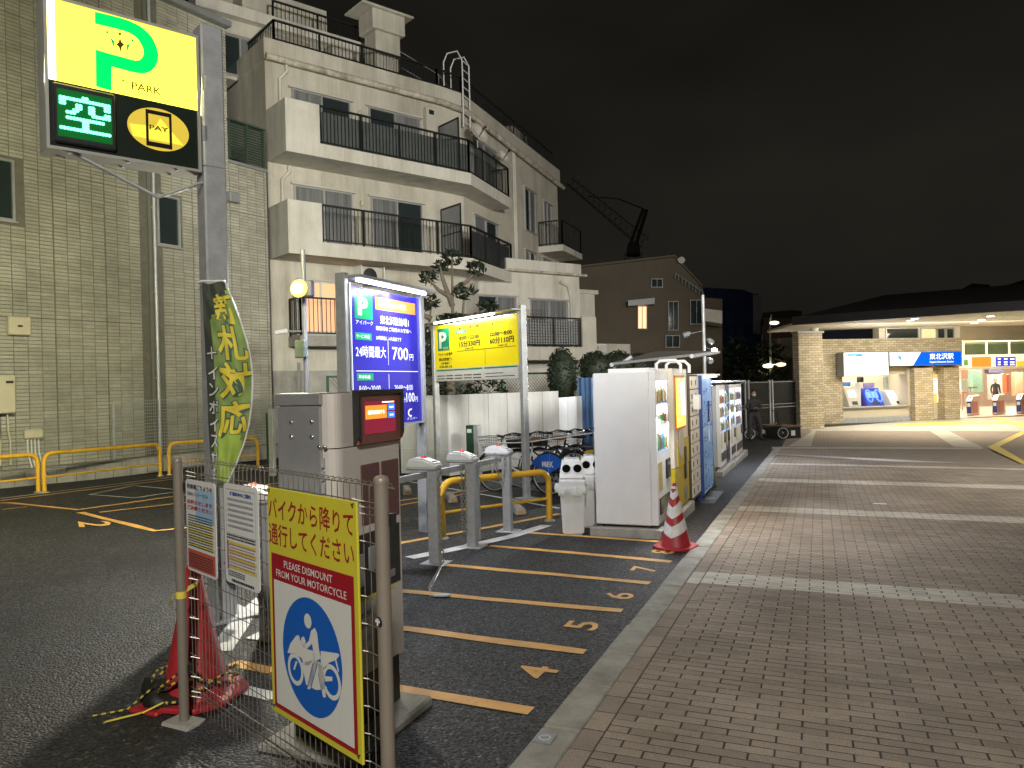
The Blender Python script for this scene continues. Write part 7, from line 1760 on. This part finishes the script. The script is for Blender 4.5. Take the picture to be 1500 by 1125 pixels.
# ================================================================ bicycles
def wheel(parent, x, r, spokes=20, tw=.02, rimm=None):
    b = MB(); N = 36; b.tube([(x + r * math.cos(R(a)), 0, r + r * math.sin(R(a)) - 0) for a in range(0, 360, 10)], tw, 6, closed=True); t = build(b, 'wheel', M_RUB, parent)
    b = MB(); q = r - tw - .006; b.tube([(x + q * math.cos(R(a)), 0, r + q * math.sin(R(a))) for a in range(0, 360, 10)], .011, 5, closed=True); build(b, 'rim', rimm or M_ALU, t)
    b = MB()
    for k in range(spokes):
        a = 2 * math.pi * k / spokes; b.rod((x + .015 * math.cos(a), .02 * (-1) ** k, r + .015 * math.sin(a)), (x + q * math.cos(a), 0, r + q * math.sin(a)), .0022, 3)
    b.lathe([(.022, -.04), (.022, .04)], (x, 0, r), 10, axis=(0, 1, 0)); build(b, 'spoke', M_CHROME, t, kind='stuff'); return t
def bike(loc, rz, label, frame, rimm, guard=None, gtxt=None, basket='wire', saddle=None, r=.33, wb=1.1, lean=0.0, group='parked bicycles before the hoarding'):
    t = thing('bicycle', label, 'bicycle', loc, rz, group)
    t.rotation_euler = (lean, 0, rz); ROOTM[t.name] = Matrix.Translation(Vector(loc)) @ Matrix.Rotation(rz, 4, 'Z') @ Matrix.Rotation(lean, 4, 'X')
    f = MB(); rw, fw = Vector((-wb / 2, 0, r)), Vector((wb / 2, 0, r)); bb = Vector((-.1, 0, r - .04)); st_ = Vector((-.24, 0, .78)); hd = Vector((wb / 2 - .16, 0, .82)); hb = Vector((wb / 2 - .12, 0, .64))
    f.tube([bb, st_], .018, 8); f.tube([hb, hb.lerp(bb, .5) + Vector((0, 0, -.05)), bb], .021, 8); f.tube([hb, hd], .022, 8)
    f.tube([hd + Vector((0, 0, -.08)), Vector((.12, 0, .58)), st_.lerp(bb, .35)], .016, 8)
    for sy in (-.05, .05): f.rod(rw + Vector((0, sy, 0)), bb + Vector((0, sy * .6, 0)), .011, 6); f.rod(rw + Vector((0, sy, 0)), st_.lerp(bb, .12), .009, 6); f.tube([fw + Vector((0, sy, 0)), fw + Vector((-.06, sy, .2)), hb], .012, 6)
    build(f, 'frame', frame, t)
    wheel(t, -wb / 2, r, 20, .018, rimm); wheel(t, wb / 2, r, 20, .018, rimm)
    for x in (-wb / 2, wb / 2):
        b = MB(); q = r + .03; aa = range(20, 175, 10) if x < 0 else range(15, 150, 10)
        b.tube([(x + q * math.cos(R(a)), 0, r + q * math.sin(R(a))) for a in aa], .016, 5); build(b, 'mudguard', frame if guard is None else M_BLKPL, t)
    b = MB(); s0 = st_ + Vector((0, 0, .1)); b.rod(st_, s0, .013, 8); build(b, 'seat_post', M_CHROME, t)
    b = MB(); b.ball(s0 + Vector((-.05, 0, .035)), .12, .09, .045, 12, 7); b.ball(s0 + Vector((.07, 0, .03)), .09, .035, .035, 10, 6); build(b, 'saddle', saddle or M_BLKPL, t)
    b = MB(); hs = hd + Vector((-.04, 0, .14)); b.tube([hd, hs], .013, 8); b.tube([hs + Vector((-.2, -.28, .02)), hs + Vector((-.06, -.26, .05)), hs + Vector((.03, -.1, .01)), hs, hs + Vector((.03, .1, .01)), hs + Vector((-.06, .26, .05)), hs + Vector((-.2, .28, .02))], .012, 8); hbq = build(b, 'handlebar', M_CHROME, t)
    for sy in (-1, 1):
        build(MB().rod(hs + Vector((-.21, sy * .281, .02)), hs + Vector((-.1, sy * .27, .04)), .018, 8), 'grip', M_BLKPL, hbq)
        build(MB().rod(hs + Vector((-.08, sy * .25, .03)), hs + Vector((-.2, sy * .24, -.02)), .006, 5), 'brake_lever', M_BLKPL, hbq)
    if basket:
        b = MB(); o_ = Vector((wb / 2 + .03, 0, .72)); W0, W1, H_ = .12, .16, .24
        for k in range(5):
            zz = H_ * k / 4; w_ = W0 + (W1 - W0) * k / 4; b.tube([o_ + Vector(q) for q in ((-w_, -w_ * 1.05, zz), (w_, -w_ * 1.05, zz), (w_, w_ * 1.05, zz), (-w_, w_ * 1.05, zz))], .005 if k < 4 else .009, 4, closed=True)
        for k in range(-3, 4):
            for (p_, q_) in (((k / 3 * W0, -W0 * 1.05, 0), (k / 3 * W1, -W1 * 1.05, H_)), ((k / 3 * W0, W0 * 1.05, 0), (k / 3 * W1, W1 * 1.05, H_)), ((-W0, k / 3 * W0, 0), (-W1, k / 3 * W1, H_)), ((W0, k / 3 * W0, 0), (W1, k / 3 * W1, H_))): b.rod(o_ + Vector(p_), o_ + Vector(q_), .004, 3)
        if basket == 'solid': b.hexa([o_ + Vector(q) for q in ((-W0, -W0, .01), (W0, -W0, .01), (W0, W0, .01), (-W0, W0, .01), (-W1 * .9, -W1 * .9, .15), (W1 * .9, -W1 * .9, .15), (W1 * .9, W1 * .9, .15), (-W1 * .9, W1 * .9, .15))])
        build(b, 'basket', M_BLACK if basket == 'solid' else M_GREY, t)
    if guard:
        for sy in (-.045, .045):
            b = MB(); x = -wb / 2; pts = [(x, sy, r + .02)] + [(x + (r + .02) * math.cos(R(a)), sy, r + (r + .02) * math.sin(R(a))) for a in range(30, 151, 10)]; b.prism(pts, (0, .006 if sy > 0 else -.006, 0)); gq_ = build(b, 'dress_guard', guard, t)
            b = MB(); e_ = Vector((1, 0, 0)) if sy < 0 else Vector((-1, 0, 0)); put_text(b, gtxt, Vector((x - e_.x * .11, sy * 1.22, r + .13)), e_, EZ, 0, 0, .22, .1, .03); build(b, 'lettering', M_REFW if 'M' in gtxt else M_BLKPL, gq_)
    b = MB(); b.lathe([(.075, -.006), (.075, .006)], bb + Vector((0, -.05, 0)), 20, axis=(0, 1, 0)); b.bar(bb + Vector((0, -.07, 0)), bb + Vector((.11, -.07, -.12)), .018, .012); b.bar(bb + Vector((0, .07, 0)), bb + Vector((-.11, .07, .12)), .018, .012); b.box(bb.x + .07, bb.x + .16, -.15, -.07, bb.z - .135, bb.z - .11); b.bar(bb + Vector((0, -.055, .07)), rw + Vector((0, -.055, .04)), .006, .006); build(b, 'crankset', M_GREY, t)
    b = MB(); b.tube([rw + Vector((0, .06, 0)), rw + Vector((-.08, .16, -r + .01))], .009, 5); b.tube([rw + Vector((0, -.06, 0)), rw + Vector((-.08, -.16, -r + .01))], .009, 5); build(b, 'kickstand', M_STEEL, t)
    b = MB(); b.tube([rw + Vector((-.1, -.06, r + .06)), rw + Vector((.24, -.06, r + .07)), rw + Vector((.24, .06, r + .07)), rw + Vector((-.1, .06, r + .06))], .008, 5, closed=True); b.rod(rw + Vector((0, -.06, 0)), rw + Vector((-.05, -.06, r + .06)), .006, 4); b.rod(rw + Vector((0, .06, 0)), rw + Vector((-.05, .06, r + .06)), .006, 4); build(b, 'carrier', M_GREY, t)
    return t
M_WF = mat('white_bike_frame', (.7, .7, .68), .3, 0, .05, 5); M_BF = mat('black_bike_frame', (.02, .02, .02), .35, 0, .1, 5); M_TAN = mat('tan_saddle', (.36, .19, .08), .5)
M_GBLUE = mat('blue_dress_guard', (.02, .12, .55), .35, 0, .05, 4); M_GYEL = mat('yellow_dress_guard', (.62, .42, .06), .4, 0, .05, 4)
rzb = R(180 - 4)
def bl(u, v): p = G(u, v); return (p.x, p.y, gz(p.x, p.y))
bike(bl(764, 722), rzb - R(6), 'white framed bicycle with a blue M&K guard on its rear wheel', M_WF, M_ALU, M_GBLUE, 'M&K', 'wire', M_TAN, .335, 1.12)
bike(bl(801, 716), rzb - R(4), 'bicycle with silver spoked wheel and black basket, next behind the M&K one', M_BF, M_ALU, None, None, 'solid', M_TAN, .335, 1.12)
bike(bl(831, 711), rzb - R(2), 'bicycle with a yellow HELLO guard, its rear behind the white machine', M_BF, M_ALU, M_GYEL, 'HELLO', 'solid', M_BLKPL, .33, 1.1)
bike(bl(858, 707), rzb, 'dark bicycle deep in the row with wire basket above the two bins', M_BF, M_GREY, None, None, 'wire', M_BLKPL, .33, 1.1)
bike(bl(884, 704), rzb, 'dark bicycle at the back of the row, nearly all behind the machine', M_BF, M_GREY, None, None, 'wire', M_BLKPL, .33, 1.1)
rl_ = thing('bicycle_rope', 'pale rope stretched in front of the parked bicycles', 'rope', gd(770, 705, 14.0)); b = MB(); b.tube([D(700, 650, 13.2), D(770, 648, 12.6), D(870, 634, 12.0)], .012, 6); build(b, 'rope', M_WHITEPL, rl_, world=True)
b = MB(); a = D(700, 650, 13.2); b.rod((a.x, a.y, gz(a.x, a.y)), a, .02, 6); a = D(870, 634, 12.0); b.rod((a.x, a.y, gz(a.x, a.y)), a, .02, 6); build(b, 'stake', M_STEEL, rl_, world=True)

# ================================================================ end of the lane: slatted fence, bench, folding bicycle, person
sf0, sf1 = D(1086, 600, 29.5), D(1173, 600, 31.6); FSF = Frame(sf0, sf1 - sf0); L = (Vector((sf1.x, sf1.y)) - FSF.o).length; zb_ = gz(0, 30); zt_ = FSF.sz(1130, 558)[1]
sf = thing('slatted_fence', 'dark horizontally slatted fence with pale posts beside the station pier', 'fence', FSF.w(L / 2, 0, zb_)); M_SLAT = mat('dark_slat', (.010, .010, .011), .6, .2, .2, 4)
n_ = 28
b = MB(); b.fbox(FSF, 0, L, -.06, -.05, zb_, zt_); build(b, 'backing', M_BLKPL, sf, world=True)
b = MB()
for k in range(n_):
    z = zb_ + .06 + k * (zt_ - zb_ - .08) / n_; b.fbox(FSF, 0, L, -.045, -.015, z, z + .045)
build(b, 'slat_field', M_SLAT, sf, world=True, kind='stuff')
for u in (1092, 1097, 1128, 1132, 1170):
    s, _ = FSF.sz(u, 600); build(MB().fbox(FSF, s - .03, s + .03, -.04, .03, zb_, zt_ + .05), 'post', M_STEEL, sf, world=True)
for z in (.47, .53, .97): b = MB(); b.fbox(FSF, 0, L, -.012, .012, zb_ + (zt_ - zb_) * z, zb_ + (zt_ - zb_) * z + .03); build(b, 'rail', M_GREY, sf, world=True)
bn0, bn1 = D(1150, 642, 26.7), D(1174, 642, 26.9); FBN = Frame(bn0, bn1 - bn0); wB = (Vector((bn1.x, bn1.y)) - FBN.o).length
bz = gz(-1, 27); bn = thing('bench', 'bench with a slatted timber top and dark boxed front by the tile pier', 'bench', FBN.w(wB / 2, 0, bz))
for k in range(8): build(MB().fbox(FBN, -.05 + (wB + .1) * k / 8 + .008, -.05 + (wB + .1) * (k + 1) / 8 - .008, -1.6, .04, bz + .40, bz + .44), 'slat', M_WOOD, bn, world=True)
build(MB().fbox(FBN, 0, wB - .02, -1.5, 0, bz, bz + .385), 'box', M_BLKPL, bn, world=True, bevel=.01); build(MB().fbox(FBN, wB * .38, wB * .62, .0, .006, bz + .1, bz + .28), 'white_sticker', M_REFW, bn, world=True)
for d_ in (-.2, -1.4): b = MB(); b.tube([FBN.w(wB + .02, d_ - .08, bz), FBN.w(wB + .06, d_ - .08, bz + .48), FBN.w(wB + .06, d_ + .08, bz + .48), FBN.w(wB + .02, d_ + .08, bz)], .018, 6); build(b, 'armrest', M_STEEL, bn, world=True)
# folding bicycle
fbp = D(1122, 643, 26.6); fz = gz(-2, 27)
fo = thing('folding_bicycle', 'black small wheeled folding bicycle with pale rims under the masked rider', 'bicycle', (fbp.x, fbp.y, fz), YAW * 1.0)
r = .205
for x, nm in ((-.55, 'rear'), (.60, 'front')): wheel(fo, x, r, 16, .022, M_WHITEPL)
f = MB(); f.tube([(-.55, .05, r), (-.3, .03, .34), (-.1, 0, .42), (.3, 0, .46), (.45, 0, .52)], .024, 8); f.tube([(-.28, 0, .36), (-.36, 0, .78)], .017, 8); f.tube([(.6, .05, r), (.5, .03, .42), (.45, 0, .6), (.38, 0, .98)], .018, 8); f.tube([(-.55, -.05, r), (-.3, 0, .62)], .012, 6); build(f, 'frame', M_BF, fo)
f = MB(); f.tube([(.36, -.28, .98), (.38, 0, .99), (.36, .28, .98)], .013, 8); build(f, 'handlebar', M_BF, fo); f = MB(); f.ball((-.37, 0, .80), .13, .08, .04, 10, 6); build(f, 'saddle', M_BLKPL, fo)
f = MB(); f.lathe([(.08, -.006), (.08, .006)], (-.12, -.05, .28), 16, axis=(0, 1, 0)); f.bar((-.12, -.07, .28), (-.02, -.07, .16), .018, .012); f.bar((-.12, -.05, .35), (-.55, -.05, r + .04), .01, .01); build(f, 'crankset', M_CHROME, fo)
f = MB(); f.box(.44, .56, -.05, .05, .5, .58); build(f, 'front_block', M_BLKPL, fo)
# person on the saddle, looking down at a phone
def skin_figure(name, verts, edges, radii, m, parent, sub=2):
    me = bpy.data.meshes.new(name); me.from_pydata(verts, edges, []); o = bpy.data.objects.new(name, me); COL.objects.link(o)
    md = o.modifiers.new('skin', 'SKIN'); md.use_smooth_shade = True
    for i, r_q in enumerate(radii): me.skin_vertices[0].data[i].radius = r_q if isinstance(r_q, tuple) else (r_q, r_q)
    me.skin_vertices[0].data[0].use_root = True
    s = o.modifiers.new('smooth', 'SUBSURF'); s.levels = s.render_levels = sub
    dg = bpy.context.evaluated_depsgraph_get(); m2 = bpy.data.meshes.new_from_object(o.evaluated_get(dg)); bpy.data.objects.remove(o)
    for p_q in m2.polygons: p_q.use_smooth = True
    m2.materials.clear(); m2.materials.append(m); q = bpy.data.objects.new(name, m2); COL.objects.link(q)
    if parent: q.parent = parent
    return q
def person(loc, rz, label):
    t = thing('person', label, 'person', loc, rz)
    # faces -Y; seated on a saddle at 0.82 m, feet on the ground
    V = [(0, .05, .88), (0, .04, 1.02), (0, .02, 1.20), (0, .0, 1.33), (0, -.01, 1.42), (0, -.035, 1.50),            # pelvis .. neck
         (-.17, .0, 1.34), (-.25, -.02, 1.10), (-.10, -.24, 1.06), (-.05, -.30, 1.08), (.17, 0, 1.34), (.25, -.02, 1.10), (.10, -.24, 1.06), (.05, -.30, 1.08),
         (-.12, .02, .86), (-.17, -.20, .50), (-.19, -.10, .09), (-.20, -.24, .05), (.12, .02, .86), (.17, -.20, .52), (.20, -.10, .09), (.21, -.24, .05)]
    E_ = [(0, 1), (1, 2), (2, 3), (3, 4), (4, 5), (3, 6), (6, 7), (7, 8), (8, 9), (3, 10), (10, 11), (11, 12), (12, 13), (0, 14), (14, 15), (15, 16), (16, 17), (0, 18), (18, 19), (19, 20), (20, 21)]
    Rr = [(.16, .12), (.15, .11), (.17, .115), (.15, .10), (.06, .06), (.055, .055), .075, .055, .04, .032, .075, .055, .04, .032, .10, .068, .046, .036, .10, .068, .046, .036]
    body = skin_figure('body', V, E_, Rr, mat('charcoal_clothes', (.045, .045, .045), .85, 0, .3, 9, .3, 40), t)
    h = MB(); h.ball((0, -.06, 1.60), .075, .09, .11, 16, 12); h.ball((0, -.152, 1.585), .013, .02, .02, 8, 6); h.ball((-.077, -.05, 1.595), .012, .02, .03, 8, 6); h.ball((.077, -.05, 1.595), .012, .02, .03, 8, 6)
    M_SKIN = mat('skin', (.42, .26, .18), .55, 0, .08, 12); hd_ = build(h, 'head', M_SKIN, t)
    h = MB(); h.ball((-.03, -.14, 1.62), .012, .008, .006, 8, 5); h.ball((.03, -.14, 1.62), .012, .008, .006, 8, 5); build(h, 'eye', M_BLKPL, hd_)
    h = MB(); h.ball((0, -.035, 1.64), .085, .095, .095, 14, 10); h.ball((0, .0, 1.58), .08, .07, .08, 12, 8); build(h, 'hair', mat('black_hair', (.012, .011, .01), .6), t)
    h = MB(); h.ball((0, -.095, 1.555), .066, .068, .052, 14, 9); build(h, 'face_mask', M_WHITEPL, t)
    for sx in (-1, 1):
        for k in range(4):
            x0 = sx * .05; zz = 1.065 + k * .016; h = [(x0, -.30, 1.085), (x0 - sx * .01, -.335, zz + .01), (x0 - sx * .03, -.345, zz), (x0 - sx * .045, -.335, zz - .003)]
            skin_figure('finger', h, [(0, 1), (1, 2), (2, 3)], [.012, .009, .0085, .007], M_SKIN, t, 1)
        skin_figure('thumb', [(sx * .05, -.31, 1.10), (sx * .035, -.325, 1.125), (sx * .015, -.333, 1.135)], [(0, 1), (1, 2)], [.013, .010, .008], M_SKIN, t, 1)
        h = MB(); h.ball((sx * .2, -.22, .045), .05, .13, .05, 12, 8); build(h, 'shoe', M_BLKPL, t)
    return t
pq = (fbp.x + .02, fbp.y, fz); px_ = fo.matrix_world
c0, s0_ = math.cos(YAW), math.sin(YAW); sp = Vector((fbp.x - .40 * c0, fbp.y - .40 * s0_, fz))
person(sp, YAW - R(5), 'person in dark jacket and white mask looking at a phone on a folding bicycle')
ph_ = thing('phone', 'phone with a faintly lit screen in the hands of the masked person', 'phone', sp + Vector((.345 * math.sin(YAW - R(5)), -.345 * math.cos(YAW - R(5)), 1.10)), YAW - R(5))
build(MB().box(-.038, .038, -.004, .004, -.07, .07), 'case', M_BLKPL, ph_, bevel=.003); build(MB().box(-.034, .034, .0045, .0055, -.062, .062), 'screen', emit('phone_screen', (.8, .85, 1), 1.5), ph_)
ph_.rotation_euler = (R(-35), 0, YAW - R(5))

def standing_person(loc, rz, label):
    t = thing('person', label, 'person', loc, rz)
    V = [(0, 0, .92), (0, .01, 1.08), (0, .01, 1.25), (0, .0, 1.38), (0, -.01, 1.46), (0, -.02, 1.54), (-.18, .0, 1.38), (-.23, .02, 1.12), (-.23, -.08, .88), (.18, 0, 1.38), (.23, .02, 1.12), (.23, -.08, .88), (-.09, 0, .88), (-.10, -.01, .48), (-.11, .03, .08), (-.11, -.13, .04), (.09, 0, .88), (.10, .01, .48), (.11, .05, .08), (.11, -.11, .04)]
    E_ = [(0, 1), (1, 2), (2, 3), (3, 4), (4, 5), (3, 6), (6, 7), (7, 8), (3, 9), (9, 10), (10, 11), (0, 12), (12, 13), (13, 14), (14, 15), (0, 16), (16, 17), (17, 18), (18, 19)]
    Rr = [(.15, .11), (.14, .10), (.155, .105), (.14, .09), (.055, .055), (.05, .05), .065, .05, .035, .065, .05, .035, .09, .06, .042, .036, .09, .06, .042, .036]
    skin_figure('body', V, E_, Rr, mat('dark_coat', (.03, .03, .035), .85, 0, .3, 9), t)
    sk = MATS['skin']; h = MB(); h.ball((0, -.03, 1.63), .073, .088, .108, 14, 10); h.ball((0, -.12, 1.615), .012, .018, .018, 8, 5); hd = build(h, 'head', sk, t)
    h = MB(); h.ball((0, .0, 1.665), .082, .095, .09, 14, 9); h.ball((0, .025, 1.61), .08, .075, .09, 12, 8); build(h, 'hair', MATS['black_hair'], t)
    for sx in (-1, 1):
        b = MB(); b.ball((sx * .23, -.10, .83), .02, .038, .05, 10, 7); build(b, 'palm', sk, t)
        for k in range(4): skin_figure('finger', [(sx * .23, -.13 + k * .018, .81), (sx * .228, -.135 + k * .018, .77), (sx * .222, -.13 + k * .018, .74)], [(0, 1), (1, 2)], [.010, .009, .007], sk, t, 1)
        skin_figure('thumb', [(sx * .22, -.13, .84), (sx * .21, -.155, .81), (sx * .205, -.155, .785)], [(0, 1), (1, 2)], [.011, .009, .008], sk, t, 1)
q = FS.w(FS.sz(1459, 600, -6.6)[0], -6.6, SG + .013)
standing_person((q.x, q.y, q.z), R(10), 'dark haired person in a dark coat beyond the ticket gate barrier')
